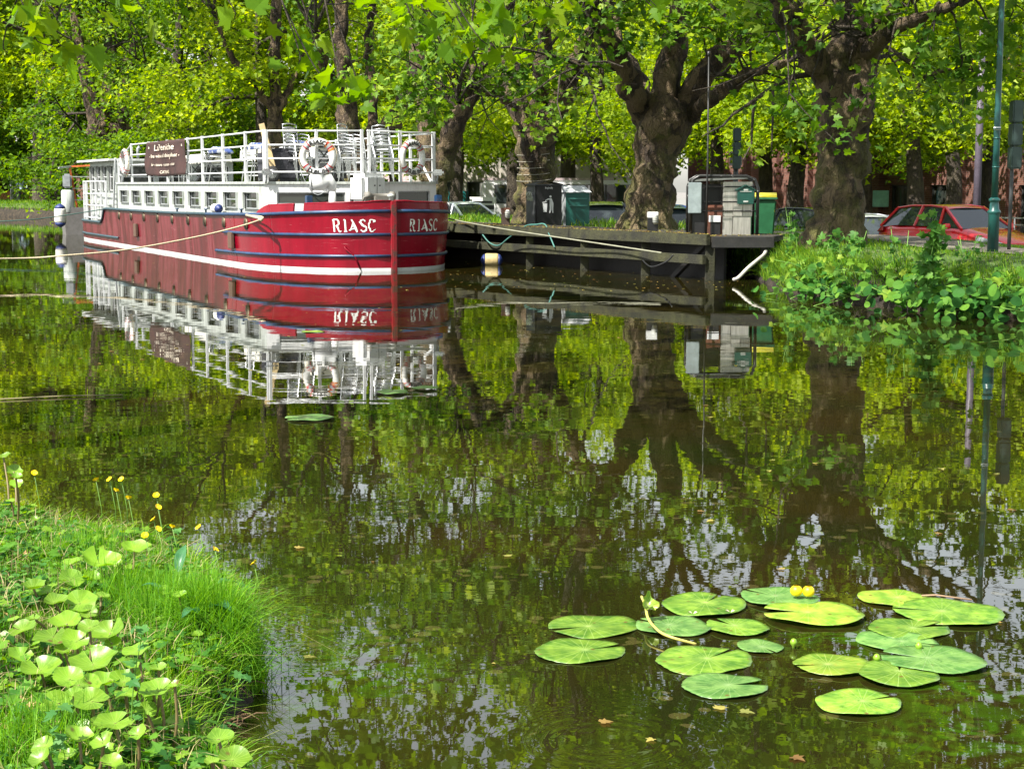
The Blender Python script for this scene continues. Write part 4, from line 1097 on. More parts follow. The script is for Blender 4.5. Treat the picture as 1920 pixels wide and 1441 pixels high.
bgs = [
 # proto, px, D, z, rot, scale, label
 (protoA, 1115, 66, -1.0, 0.0, .95, 'bright green tree behind the black hatchback'),
 (protoA, 1345, 60, -.9, 2.1, .95, 'bright green tree behind the jetty cabinets'),
 (protoA, 1490, 58, -.9, 4.0, 1.0, 'bright green tree above the black car, left of the thickest trunk'),
 (protoA, 1710, 54, -.9, 1.0, .98, 'bright green tree above the red car'),
 (protoB, 1850, 60, -1.0, 2.9, 1.0, 'green tree behind the green lamp post'),
 (protoA, 2010, 50, -.9, 5.2, .9, 'bright green tree at the right edge beside the lamp post'),
 (protoB, 960, 72, -1.0, .7, 1.05, 'green tree behind the white coach'),
 (protoA, 860, 62, -.9, 3.3, .9, 'bright green tree over the teal shopfront'),
 (protoB, 745, 84, -.9, 1.9, 1.15, 'tall green tree far behind the bow railing'),
 (protoA, 600, 70, -.6, 5.0, 1.0, 'bright green tree behind the lifebuoy end of the barge'),
 (protoA, 500, 64, .3, 2.6, .95, 'bright green tree over the middle of the roof railing'),
 (protoC, 470, 82, -.2, 1.2, 1.15, 'dark green tree behind the brown banner'),
 (protoC, 340, 68, .4, 0.4, .9, 'layered tree with dark limbs behind the brown banner'),
 (protoC, 225, 78, .3, 3.8, 1.05, 'dark tree behind the wheelhouse of the barge'),
 (protoC, 128, 98, .9, 2.2, 1.45, 'green tree over the grey workboat'),
 (protoC, 20, 110, .3, 5.5, 1.3, 'dark tree above the walking man'),
 (protoB, -70, 103, .4, .2, 1.3, 'green tree at the far left edge of the bank'),
 (protoA, 290, 96, .2, 1.5, 1.35, 'tall light green tree behind the wheelhouse trees'),
 (protoA, 60, 110, .2, 2.5, 1.4, 'tall light green tree at the back of the far left bank'),
 (protoB, 180, 118, 0, 4.4, 1.5, 'tall tree at the end of the canal, far back'),
 (protoC, 400, 115, -.5, 2.0, 1.5, 'tall dark tree far back, left of the twin stems'),
 (protoC, 560, 112, -1, .9, 1.45, 'tall dark tree far back, above the left lifebuoy'),
 (protoB, 830, 96, -1.1, 3.1, 1.15, 'green tree far back between leaning trunks'),
 (protoB, 1060, 98, -1.1, 5.8, 1.5, 'tall tree far back behind the coach roof'),
 (protoA, 1240, 88, -1.1, 4.9, 1.35, 'tall bright tree far back behind the spreading plane tree'),
 (protoB, 1430, 88, -1.1, 1.1, 1.3, 'tall tree far back before the brick offices'),
 (protoB, 1620, 84, -1.1, 3.0, 1.2, 'dark tree far back behind the thickest trunk'),
 (protoA, 1780, 74, -1.1, .6, 1.2, 'tall bright tree before the brick offices near the purple pole'),
 (protoA, 85, 90, .4, 5.1, 1.5, 'bright yellow green tree high above the workboat'), (protoA, -30, 101, .4, 3.1, 1.6, 'bright yellow green tree at the upper left corner'),
 (protoB, -230, 106, .4, 1.2, 1.5, 'green tree further left along the bend, outside the picture'), (protoA, -360, 108, .4, 0.2, 1.6, 'bright tree furthest left along the bend, outside the picture'), (protoC, -520, 110, .4, 4.2, 1.5, 'dark tree at the end of the row along the bend'),
 (protoC, -120, 104, .4, 2.4, 1.0, 'dark tree leaning in from beyond the left edge'),
]
for a in bgs: put(*a)
# ------------------------------------------------------------------ jetty
JW = mat('jetty_timber', (.014, .012, .009), .9, col2=(.045, .038, .027), scale=3, stretch=(1, 1, 1), bump=.02, bscale=18)
JM = mat('mossy_timber', (.016, .016, .009), .9, col2=(.045, .046, .018), scale=2.5, bump=.02, bscale=18)
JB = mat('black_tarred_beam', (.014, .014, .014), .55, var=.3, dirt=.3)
jd = Vector((-.524, .852, 0)); jn = Vector((.852, .524, 0)); J0 = Vector((3.62, 29.2, 0))
jetty = empty('jetty', J0, 0, 'long dark timber landing stage with mossy beams behind the bow of the barge', 'jetty')
def J(a, b, z): return jd * a + jn * b + Vector((0, 0, z))
m_ = MB()
Lj = 17.0
top = [J(0, 0, 0), Vector((1.12, .02, 0)), Vector((1.5, 1.1, 0)), J(0, 0, 0) + jn * 2.1 + jd * 1.0, J(Lj, 2.0, 0), J(Lj, 0, 0)]
z0, z1 = .70, .80
m_.add([(p.x, p.y, z0) for p in top] + [(p.x, p.y, z1) for p in top], [tuple(range(6))[::-1], tuple(range(6, 12))] + [(i, (i + 1) % 6, (i + 1) % 6 + 6, i + 6) for i in range(6)])
m_.build('deck', JW, jetty)
m_ = MB(); m_.beam(J(-.0, -.06, .74), J(Lj, -.06, .74), .1, .2); m_.build('edge_beam', JM, jetty, bevel=.01)
m_ = MB(); m_.box((.575, -.045, .70), (1.13, .09, .2)); m_.build('end_beam', JB, jetty, bevel=.01)
m_ = MB(); m_.beam(J(0.05, -.1, .38), J(Lj, -.1, .38), .1, .17); m_.build('lower_beam', JM, jetty, bevel=.01)
m_ = MB(); m_.beam(J(.2, .5, .2), J(Lj, .5, .2), .06, .95); m_.build('added_shade_board', JB, jetty)  # black sheet added to stand in for the deep shade under the deck
for a in [0.12, 2.1, 4.2, 6.3, 8.2, 10.4, 12.6, 14.8]:
    m_ = MB(); m_.beam(J(a, .08, -1.1), J(a, .08, .7), .17); m_.build('post', JM, jetty, bevel=.012)
    m_ = MB(); m_.beam(J(a, 1.8, -1.1), J(a, 1.8, .7), .17); m_.build('post', JW, jetty)
m_ = MB(); m_.beam(J(.3, .12, .66), J(1.5, .2, -.1), .09); m_.build('brace', JB, jetty)
m_ = MB(); m_.box((1.02, .2, -.2), (.16, .16, 1.7)); m_.build('post', JB, jetty)
# leaf litter on the deck
LIT = leafmat('dry_leaf', [(.12, .06, .025), (.25, .17, .05), (.32, .28, .07), (.13, .16, .04)], .2, rough=.8)
rng = np.random.default_rng(5)
n = 3000; a = rng.random(n) * Lj; b_ = np.where(rng.random(n) < .75, rng.random(n) ** 2 * .5 - .06, rng.random(n) * 1.9)
C = np.array([tuple(J0 + J(a[i], b_[i], .852 if b_[i] < 0 else .812)) for i in range(n)])
V, Fc, rn = scatter(C, .055, MID, rng, up=4)
tag(np_mesh('leaf_litter', V, Fc, 3, LIT, rnd=rn), 'brown and yellow fallen leaves lying along the deck of the timber landing stage', 'leaf litter', kind='stuff')

def JP(u, v, D):            # a place on the deck seen at u, depth D
    p = G(u, v, D); return p
def bollard_light(u, D, label, h=.42, dark=False):
    p = G(u, 400, D); o = empty('bollard_light', (p.x, D, .8), 0, label, 'bollard light', 'bollard lights on the jetty')
    m = MB(); m.box((0, 0, h * .36), (.2, .16, h * .72)); m.build('post', BLACK if not dark else mat('rusty_brown_iron', (.05, .03, .022), .8, dirt=.4), o, bevel=.01)
    m = MB(); m.box((0, 0, h * .85), (.21, .17, h * .28)); m.build('cap', WHITE if not dark else RUST, o, bevel=.01)
    m = MB(); m.lathe([(.03, -.1), (.055, -.07), (.06, .05), (.03, .1)], 14, (.045, -.1, h * .66)); lm = m.build('lamp_glass', mat('ribbed_lamp_glass', (.45, .46, .42), .25), o)
    g = MB()
    for z in (-.06, -.02, .02, .06): g.lathe([(.062, z - .004), (.066, z), (.062, z + .004)], 14, (.045, -.1, h * .66 + z * 0))
    g.build('cage', DGREY, lm)
    return o
bollard_light(1224, 31.2, 'black bollard light with a white cap at the foot of the spreading plane tree')
bollard_light(948, 36.2, 'rusty brown bollard light left of the plane tree with coiled wire', dark=True)

# ---- frame of metal cabinets at the end of the jetty --------------------------
KD = 30.3
def KX(u, D=KD): return (u - 960) / F * D
kio = empty('service_boxes', (KX(1352), KD, .8), 0, 'black tube frame holding grey and steel service boxes at the end of the landing stage', 'utility frame')
ox = KX(1352)
def kx(u): return KX(u) - ox
def kz(v): return H - (v - 345) / F * KD - .8
m_ = MB()
tubep = [(kx(1292), -.1, 0), (kx(1292), -.1, kz(350)), (kx(1296), -.1, kz(337)), (kx(1308), -.1, kz(330)), (kx(1395), -.1, kz(331)), (kx(1410), -.1, kz(337)), (kx(1416), -.1, kz(352)), (kx(1416), -.1, 0)]
m_.tube(tubep, .032, 10); m_.tube([(x, y + .55, z) for x, y, z in tubep], .03, 8)
for z in (kz(350), kz(378), kz(395)): m_.tube([(kx(1292), -.1, z), (kx(1300), -.1, z), (kx(1416), -.1, z)], .014, 6)
m_.build('tube_frame', mat('chipped_black_tube', (.015, .015, .015), .35, dirt=.0, col2=(.3, .3, .29), thr=(.62, .68), scale=14), kio)
m_ = MB(); m_.box((kx(1353), .18, kz(336)), (1.02, .6, .05), M=Matrix.Rotation(R(-3), 4, 'Y')); m_.build('roof', mat('grey_slate_lid', (.13, .14, .13), .7, dirt=.5), kio, bevel=.01)
m_ = MB(); m_.box((kx(1299), -.15, (kz(342) + kz(399)) / 2), (.25, .03, kz(342) - kz(399))); m_.build('sign_back', mat('galvanised_sheet', (.3, .36, .37), .5, metal=.3, dirt=.2), kio, bevel=.012)
m_ = MB(); m_.box((kx(1306), .18, kz(345) / 2), (.26, .5, kz(345))); m_.box((kx(1330), .35, kz(345) / 2), (.5, .04, kz(345))); m_.build('inner_cabinet', BLACK, kio)
m_ = MB(); m_.box((kx(1336), .14, kz(384) / 2), (.34, .34, kz(384))); m_.build('rusty_box', mat('brown_board', (.13, .045, .025), .7, var=.4, dirt=.3, scale=3), kio, bevel=.01)
m_ = MB(); m_.box((kx(1339), -.05, kz(425) + .02), (.19, .04, .36)); m_.build('black_meter_box', BLACK, kio, bevel=.01)
m_ = MB(); m_.box((kx(1337), -.085, kz(409)), (.22, .02, .12)); m_.build('notice', WHITE2, kio)
m_ = MB()
def cab(u0, v0, u1, v1, y, dep, name='steel_cabinet', mt=STEEL):
    m = MB(); x0, x1, za, zb_ = kx(u0), kx(u1), kz(v1), kz(v0)
    m.box(((x0 + x1) / 2, y + dep / 2, (za + zb_) / 2), (abs(x1 - x0), dep, abs(zb_ - za))); return m.build(name, mt, kio, bevel=.008)
cab(1353, 341, 1408, 405, 0, .4); cab(1352, 405.5, 1371, 443, -.02, .35); cab(1371.6, 405.5, 1405, 443, -.05, .4)
c_ = cab(1372, 383, 1389, 404.5, -.04, .03); cab(1390, 383, 1407, 404.5, -.04, .03)
# green letter box with a pitched lid
lb = empty('letter_box', (KX(1393), KD - .17, .8 + kz(382)), 0, 'dark green letter box with a pitched lid mounted on the steel cabinet', 'letter box')
LG = mat('dark_green_enamel', (.008, .06, .045), .3, var=.15)
m_ = MB(); m_.add([(-.15, 0, 0), (.15, 0, 0), (.16, 0, .26), (0, 0, .33), (-.16, 0, .26), (-.15, .13, 0), (.15, .13, 0), (.16, .13, .26), (0, .13, .33), (-.16, .13, .26)],
       [(0, 1, 2, 3, 4), (9, 8, 7, 6, 5), (0, 5, 6, 1), (1, 6, 7, 2), (2, 7, 8, 3), (3, 8, 9, 4), (4, 9, 5, 0)])
m_.build('box', LG, lb, bevel=.006)
m_ = MB(); m_.beam((-.19, .06, .255), (0, .06, .355), .16, .015); m_.beam((.19, .06, .255), (0, .06, .355), .16, .015); m_.build('lid', LG, lb)
m_ = MB(); m_.box((0, -.004, .265), (.08, .01, .03)); m_.box((0, -.004, .235), (.22, .01, .012)); m_.box((0, -.004, .05), (.09, .01, .03)); m_.build('name_plate', WHITED, lb)
m_ = MB(); m_.tube([(0, 0, 0), (.01, 0, 1.5), (.0, 0, 3.36)], [.02, .016, .012], 8); m_.tube([(0, 0, 3.3), (0, 0, 3.38)], .028, 8); pl = m_.build('mast_pole', mat('black_white_pole', (.03, .03, .03), .4, col2=(.5, .5, .5), thr=(.6, .66), scale=2))
pl.location = (KX(1320), KD - .2, .8); tag(pl, 'tall thin dark mast pole rising from the front of the service boxes', 'pole')
# wheelie bin
def wheelie(u, D, z, label):
    o = empty('wheelie_bin', ((u - 960) / F * D, D, z), R(-8), label, 'wheelie bin')
    GB = mat('green_bin_plastic', (.015, .1, .04), .45, var=.12)
    YB = mat('yellow_bin_plastic', (.4, .36, .02), .45)
    m = MB(); m.add([(-.22, -.24, .06), (.22, -.24, .06), (.22, .22, .06), (-.22, .22, .06), (-.28, -.32, .95), (.28, -.32, .95), (.28, .3, .95), (-.28, .3, .95)],
                    [(0, 3, 2, 1), (4, 5, 6, 7), (0, 1, 5, 4), (1, 2, 6, 5), (2, 3, 7, 6), (3, 0, 4, 7)]); m.build('body', GB, o, bevel=.03)
    m = MB(); m.box((0, -.02, .965), (.6, .68, .05)); m.build('rim', GB, o, bevel=.012)
    m = MB(); m.grid([[(x, y, 1.0 + .07 * (1 - (y / .36) ** 2)) for y in np.linspace(-.34, .34, 7)] for x in (-.28, .28)]); m.add([(-.28, -.34, .995), (.28, -.34, .995), (.28, .34, .995), (-.28, .34, .995)], [(0, 1, 2, 3)]); m.build('lid', YB, o, solid=.02)
    m = MB(); m.box((.0, -.262, .72), (.5, .03, .05)); m.build('yellow_band', YB, o)
    for x in (-.24, .24): m = MB(); m.tube([(x - .03, .24, .1), (x + .03, .24, .1)], .1, 16); m.build('wheel', RUBBER, o)
    return o
wheelie(1426, 32.2, .5, 'green wheelie bin with a yellow lid right of the steel cabinets')

# black litter bin with white pictogram
lbn = empty('litter_bin', ((1020 - 960) / F * 38.0, 38.0, .5), R(18), 'tall black litter bin with a white pictogram in front of the wire coiled trunk', 'litter bin')
m_ = MB(); m_.box((0, 0, .62), (.66, .66, 1.24)); m_.build('body', BLACK, lbn, bevel=.03)
m_ = MB(); m_.grid([[(x, y, 1.24 + .06 * (1 - (x / .36) ** 2)) for y in (-.35, .35)] for x in np.linspace(-.35, .35, 8)]); m_.box((0, 0, 1.235), (.69, .69, .03)); m_.build('lid', DGREY, lbn)
m_ = MB(); m_.box((-.335, 0, .6), (.02, .62, 1.15)); sp_ = m_.build('side_panel', DGREY, lbn)
m_ = MB(); m_.box((-.36, 0, 1.02), (.06, .4, .1)); m_.box((-.35, 0, .93), (.02, .42, .16)); m_.build('hopper_handle', CHROME, lbn, bevel=.01)
m_ = MB(); yf = -.334
def flat(m, quads, mat4=None, y=yf):
    for q in quads: m.add([(p[0], y, p[1]) for p in q], [tuple(range(len(q)))])
flat(m_, [[(.04 + .028 * math.cos(2 * PI * k / 14), .96 + .028 * math.sin(2 * PI * k / 14)) for k in range(14)]])
flat(m_, stroke([(-.09, .86), (-.02, .9), (.05, .9), (.09, .8), (.09, .66), (.1, .58)], [.02, .03, .05, .05, .04, .02]) + stroke([(.04, .88), (.04, .76), (.04, .66), (.02, .58)], [.04, .05, .04, .025]) + stroke([(-.16, .82), (-.05, .84)], .02))
flat(m_, [[(-.15, .8), (-.04, .8), (-.055, .6), (-.135, .6)]])
m_.build('pictogram', WHITE2, lbn, fix=False)
vs, fs = text_geo('Bigbelly', .065); m_ = MB(); m_.add([(x, yf - .001, z + 1.14) for x, z, _ in vs], fs); m_.build('lettering', WHITE2, lbn, fix=False)
cb = empty('utility_cabinet', ((1074 - 960) / F * 39.4, 39.4, .45), R(20), 'green street cabinet with a pale pitched lid right of the black litter bin', 'cabinet')
m_ = MB(); m_.box((.0, 0, .55), (.62, .6, 1.1)); m_.build('body', mat('teal_green_cabinet', (.01, .1, .08), .45, dirt=.2), cb, bevel=.01)
m_ = MB(); m_.box((-.313, 0, .55), (.01, .58, 1.08)); m_.build('side_panel', GREY, cb)
m_ = MB()
for z in (.95, .78): m_.beam((-.22, -.31, z), (.24, -.31, z), .025)
m_.build('door_rails', mat('teal_rail', (.05, .2, .17), .4), cb)
m_ = MB(); m_.add([(-.35, -.34, 1.1), (.35, -.34, 1.1), (.35, .34, 1.1), (-.35, .34, 1.1), (-.3, 0, 1.26), (.3, 0, 1.26)], [(0, 3, 2, 1), (0, 1, 5, 4), (2, 3, 4, 5), (1, 2, 5), (3, 0, 4)]); m_.build('lid', mat('pale_lid', (.55, .57, .58), .6, dirt=.3), cb)
# wire coiled round trunk
m_ = MB(); pts = []
for i in range(0, 260):
    a = i * .22; z = 1.15 + i * .0055; r_ = .435 + .015 * math.sin(i * .7) + .08 * max(0, (1.6 - z))
    pts.append((r_ * math.cos(a), r_ * math.sin(a), z + .05 * math.sin(a)))
m_.tube(pts, .008, 5); wcoil = m_.build('coiled_wire', mat('pale_wire', (.3, .28, .23), .5))
wcoil.location = ((1003 - 960) / F * 39.6, 39.6, .6); tag(wcoil, 'pale wire coiled round the trunk of the plane tree behind the litter bin', 'wire')

# ---- ropes, hoses, fenders ---------------------------------------------------
def rope(pts, r, material, label, cat='rope', sag=0.0, name='mooring_rope', n=24, group=None):
    pts = [Vector(p) for p in pts]
    if len(pts) == 2:
        a, b = pts; pts = [a.lerp(b, i / n) - Vector((0, 0, sag * 4 * (i / n) * (1 - i / n))) for i in range(n + 1)]
    else: pts, _ = smooth_path(pts, [r] * len(pts), 8)
    m = MB(); m.tube(pts, r, 6); o = m.build(name, material); return tag(o, label, cat, group)
ca = BW(2.72, -2.25, 1.1)
rope([ca, G(492, 410, 32.9), G(400, 437, 32.4), G(250, 466, 31.5), G(120, 479, 30.8), G(0, 485, 30.3), Vector((-12.5, 27.0, .5)), Vector((-15.5, 24.0, .4))], .016, ROPE, 'pale mooring rope from the starboard bow of the barge across to the left edge')
m_ = MB(); m_.tube([ca, G(492, 411, 32.85), G(487, 413, 32.8)], [.03, .03, .05], 6); kn = m_.build('rope_knot', ROPE)
tag(kn, 'looped knot of pale rope on the blue rail near the bow', 'rope')
rope([BW(18.4, -2.2, 1.0), G(90, 408, 47), G(0, 415, 46), Vector((-21, 44, .4))], .014, ROPED, 'thin dark rope from the stern of the barge to the left bank')
rope([G(838, 409, 35.5), G(880, 418, 35), G(960, 432, 34.2), G(1060, 447, 32.6), G(1160, 462, 31.2), G(1240, 474, 29.9)], .016, mat('grey_rope', (.22, .22, .16), .9), 'grey mooring rope running down along the front of the landing stage')
rope([G(905, 440, 35.6), G(918, 455, 35.4), G(935, 460, 35.2), G(955, 445, 35), G(985, 424, 34.5), G(1005, 421, 34.1), G(1022, 421, 33.9), G(1030, 440, 33.6), G(1040, 464, 33.3)], .016, mat('teal_hose', (.05, .16, .14), .6), 'teal hose looping over the edge of the landing stage', 'hose', name='hose')
rope([G(1436, 470, 29.2), G(1432, 478, 29.0), G(1420, 488, 28.6), G(1402, 503, 28.3), G(1385, 520, 28.1), G(1376, 524, 28.2)], .035, mat('pale_drain_pipe', (.5, .48, .43), .6, dirt=.6), 'pale drain pipe slanting into the water under the end of the landing stage', 'pipe', name='drain_pipe')
rope([G(1205, 488, 29.9), G(1222, 500, 29.5), G(1250, 490, 29.3), G(1262, 478, 29.2)], .014, BLACK, 'black cable hanging below the landing stage near its end post', 'cable', name='hanging_cable')
FW = mat('fender_white', (.7, .68, .62), .5, dirt=.35); FBL = mat('fender_blue', (.015, .03, .14), .5)
def fender(loc, rot, label, L=.5, r=.13, end=FBL, body=FW):
    o = empty('fender', loc, 0, label, 'fender', 'boat fenders'); o.rotation_euler = rot
    m = MB(); m.lathe([(r * .92, -L * .32), (r, -L * .25), (r, L * .25), (r * .92, L * .32)], 18); m.build('body', body, o)
    for sg in (-1, 1):
        m = MB(); m.lathe([(r * .93, sg * L * .32), (r * .8, sg * L * .42), (r * .35, sg * L * .5), (.02, sg * L * .54)], 18); m.build('end_cap', end, o)
    return o
p = G(113, 404, 55); fender((p.x, 55, .68), (0, 0, 0), 'white cylinder fender with blue ends hanging beside the stern of the grey workboat', L=.75, r=.2)
p = BW(5.55, -2.14, 1.2); fender(p, (R(90), 0, BRZ + PI / 2), 'white fender with a blue end lying on the side deck of the barge', L=.52, r=.11)
p = G(922, 486, 35.0); fender((p.x, 35.0, .1), (0, R(90), 0), 'yellowed fender floating in the water under the landing stage', L=.45, r=.15, body=mat('yellowed_fender', (.45, .35, .16), .6, dirt=.6))
# ------------------------------------------------------------------ cars
CGL = glassmat('car_glass', (.03, .04, .04), .03)
LENS = glassmat('headlight_lens', (.45, .47, .48), .1)
TAIL = mat('tail_light_red', (.4, .01, .012), .2)
PLATE = mat('number_plate', (.7, .7, .68), .5)
_st = [(-2.12, .66, .80, .42), (-2.0, .75, .92, .25), (-1.5, .85, .97, .2), (-.6, .88, .98, .19), (.4, .89, .97, .19), (1.0, .88, .94, .19), (1.6, .84, .80, .2), (1.98, .74, .68, .24), (2.12, .58, .60, .34)]
def car(label, u, D, roof_v, rz, paint, cat='car', coat=1.0, sc=1.0):
    z_roof = H - (roof_v - 345) / F * D
    o = empty('parked_car', ((u - 960) / F * D, D, z_roof - 1.46 * sc), rz, label, cat, 'cars parked behind the canal bank'); o.scale = (sc,) * 3
    pm = mat('car_paint', paint, .28, metal=.25, var=.04, coat=coat)
    b = MB(); rows = []
    for x, wd_, zt, zb_ in _st:
        rows.append([(x, -wd_ * .55, zb_), (x, -wd_ * .96, zb_ + .03), (x, -wd_, (zb_ + zt) * .5), (x, -wd_ * .985, zt - .12), (x, -wd_ * .9, zt - .01), (x, -wd_ * .5, zt + .02), (x, 0, zt + .035),
                     (x, wd_ * .5, zt + .02), (x, wd_ * .9, zt - .01), (x, wd_ * .985, zt - .12), (x, wd_, (zb_ + zt) * .5), (x, wd_ * .96, zb_ + .03), (x, wd_ * .55, zb_)])
    b.grid(rows, close=True); n = len(rows[0]); b.add(rows[0], [tuple(range(n))]); b.add(rows[-1], [tuple(range(n))])
    b.build('body', pm, o)
    # cabin: glasshouse then roof and pillars
    base = [(-1.95, .70, .95), (-1.2, .80, .98), (0, .82, .98), (1.05, .76, .94)]
    topp = [(-1.45, .55, 1.40), (-.9, .58, 1.455), (-.2, .58, 1.46), (.25, .55, 1.42)]
    g = MB()
    for side in (-1, 1):
        g.grid([[(x, side * y, z) for x, y, z in base], [(x, side * y, z) for x, y, z in topp]], smooth=False)
    g.add([(-1.95, -.7, .95), (-1.95, .7, .95), (-1.45, .55, 1.4), (-1.45, -.55, 1.4)], [(0, 1, 2, 3)])
    g.add([(1.05, -.76, .94), (1.05, .76, .94), (.25, .55, 1.42), (.25, -.55, 1.42)], [(0, 1, 2, 3)])
    g.build('windows', CGL, o)
    r_ = MB(); r_.grid([[(x, y * k, z + .03 * (1 - k * k)) for k in (-1, -.6, 0, .6, 1)] for x, y, z in [(-1.62, .55, 1.37)] + topp + [(.32, .55, 1.385)]])
    for side in (-1, 1):
        for a, c in (((-1.95, .72, .94), (-1.45, .57, 1.41)), ((-.55, .82, .97), (-.5, .6, 1.455)), ((1.06, .77, .93), (.25, .57, 1.43)), ((.35, .82, .97), (.25, .59, 1.43))):
            r_.beam((a[0], side * a[1], a[2]), (c[0], side * c[1], c[2]), .055)
        r_.tube([(x, side * (y + .015), z) for x, y, z in [(-1.95, .7, .95)] + topp + [(1.05, .76, .94)]], .028, 6)
    r_.build('roof', pm, o)
    for x in (-1.32, 1.32):
        for side in (-1, 1):
            m = MB(); m.tube([(x, side * .72, .32), (x, side * .9, .32)], .32, 22); wh_ = m.build('wheel', RUBBER, o)
            m = MB(); m.tube([(x, side * .895, .32), (x, side * .912, .32)], .2, 14); m.build('rim', CHROME, wh_)
    for side in (-1, 1):
        m = MB(); m.add([(2.03, side * .42, .56), (1.98, side * .72, .6), (1.62, side * .845, .68), (1.62, side * .82, .79), (1.9, side * .7, .73), (2.06, side * .42, .64)], [(0, 1, 2, 3, 4, 5)]); m.build('headlight', LENS, o, solid=.05)
        m = MB(); m.add([(-2.05, side * .5, .82), (-2.0, side * .77, .8), (-1.72, side * .86, .84), (-1.72, side * .85, .95), (-1.98, side * .72, .95), (-2.08, side * .5, .92)], [(0, 1, 2, 3, 4, 5)]); m.build('tail_light', TAIL, o, solid=.05)
        m = MB(); m.box((.75, side * .95, 1.0), (.12, .2, .13)); m.build('wing_mirror', pm, o, bevel=.03)
    m = MB(); m.add([(2.135, -.42, .5), (2.135, .42, .5), (2.12, .36, .38), (2.12, -.36, .38)], [(0, 1, 2, 3)]); m.build('grille', RUBBER, o, solid=.02)
    m = MB(); m.box((2.16, 0, .32), (.02, .52, .11)); m.box((-2.15, 0, .62), (.02, .52, .11)); m.build('number_plate', PLATE, o)
    return o
ang = math.atan2(-.905, .426)      # parallel to the canal, nose towards the camera
car('red hatchback behind the green lamp post, its nose pointing right', 1790, 38.5, 385, ang, (.7, .012, .02))
car('silver car half hidden between the thickest plane trunk and the red car', 1618, 43, 402, ang, (.6, .62, .65))
car('black car behind tall weeds, left of the thickest plane trunk', 1500, 44.5, 389, ang + PI, (.01, .01, .012))
car('black hatchback seen from behind, right of the green cabinet', 1118, 47.5, 378, ang + PI - .35, (.012, .015, .014))
car('bright blue car parked behind the spreading plane tree trunk', 1222, 46, 384, ang + PI - .2, (.01, .1, .6))
car('silver car facing the camera behind the right end of the barge', 868, 56, 379, ang + .25, (.75, .8, .85))
car('dark car nose behind the jetty frame, right of the blue car', 1290, 47, 404, ang, (.03, .03, .03))
for u, D, v in ((90, 112, 352), (118, 100, 352)):
    pass
car('white car beyond the stern, farthest along the left bank', 100, 118, 352, R(170), (.6, .6, .6))
# ---- coach -------------------------------------------------------------------
co = empty('coach', ((1048 - 960) / F * 74, 74, -1.15), R(4), 'white coach with dark windows parked behind the black litter bin', 'coach')
b = MB(); b.box((0, 0, 1.72), (7.2, 2.4, 2.75)); b.build('body', mat('white_coach_paint', (.75, .75, .77), .35, var=.04, coat=.5), co, bevel=.15)
b = MB(); b.box((.2, -1.2, 2.45), (6.5, .04, .85)); b.build('window_band', CGL, co, bevel=.05)
b = MB()
for x in (-1.6, 0.3, 2.0): b.box((x, -1.225, 2.45), (.06, .03, .85))
b.build('window_pillar', DGREY, co)
for x in (-2.4, 2.3): m = MB(); m.tube([(x, -1.22, .45), (x, -.9, .45)], .45, 20); m.build('wheel', RUBBER, co)
b = MB(); b.box((0, 0, 3.12), (7.0, 2.2, .1)); b.build('roof_trim', mat('pink_grey_trim', (.5, .4, .42), .5), co)
va = empty('white_van', ((1160 - 960) / F * 70, 70, -1.15), R(3), 'low white van parked right of the coach, behind the black hatchback', 'van')
b = MB(); b.box((0, 0, 1.1), (3.2, 1.9, 1.5), taper=.92); b.build('body', WHITE, va, bevel=.2)
b = MB(); b.box((.2, -.94, 1.45), (2.4, .04, .45)); b.build('windows', CGL, va)
for x in (-1, 1): m = MB(); m.tube([(x, -.97, .35), (x, -.7, .35)], .33, 18); m.build('wheel', RUBBER, va)
# ---- buildings -----------------------------------------------------------------
def brick_mat():
    m = bpy.data.materials.new('brown_brick'); m.use_nodes = True; nt = m.node_tree; b = nt.nodes['Principled BSDF']; b.inputs['Roughness'].default_value = .9
    tc = nd(nt, 'ShaderNodeTexCoord'); sp = nd(nt, 'ShaderNodeSeparateXYZ'); nt.links.new(tc.outputs['Object'], sp.inputs[0])
    cb = nd(nt, 'ShaderNodeCombineXYZ'); nt.links.new(sp.outputs['X'], cb.inputs[0]); nt.links.new(sp.outputs['Z'], cb.inputs[1])
    br = nd(nt, 'ShaderNodeTexBrick', Scale=1.0); br.inputs['Color1'].default_value = (.13, .045, .032, 1); br.inputs['Color2'].default_value = (.2, .075, .05, 1); br.inputs['Mortar'].default_value = (.16, .12, .1, 1)
    br.inputs['Mortar Size'].default_value = .012; br.inputs['Brick Width'].default_value = .3; br.inputs['Row Height'].default_value = .1
    nt.links.new(cb.outputs[0], br.inputs['Vector'])
    n = nd(nt, 'ShaderNodeTexNoise', Scale=.6, Detail=4.0); nt.links.new(tc.outputs['Object'], n.inputs['Vector'])
    mr = nd(nt, 'ShaderNodeMapRange'); nt.links.new(n.outputs['Fac'], mr.inputs['Value']); mr.inputs['To Min'].default_value = .6; mr.inputs['To Max'].default_value = 1.3
    hs = nd(nt, 'ShaderNodeHueSaturation'); nt.links.new(mr.outputs[0], hs.inputs['Value']); nt.links.new(br.outputs['Color'], hs.inputs['Color']); nt.links.new(hs.outputs[0], b.inputs['Base Color'])
    return m
BRICK = brick_mat()
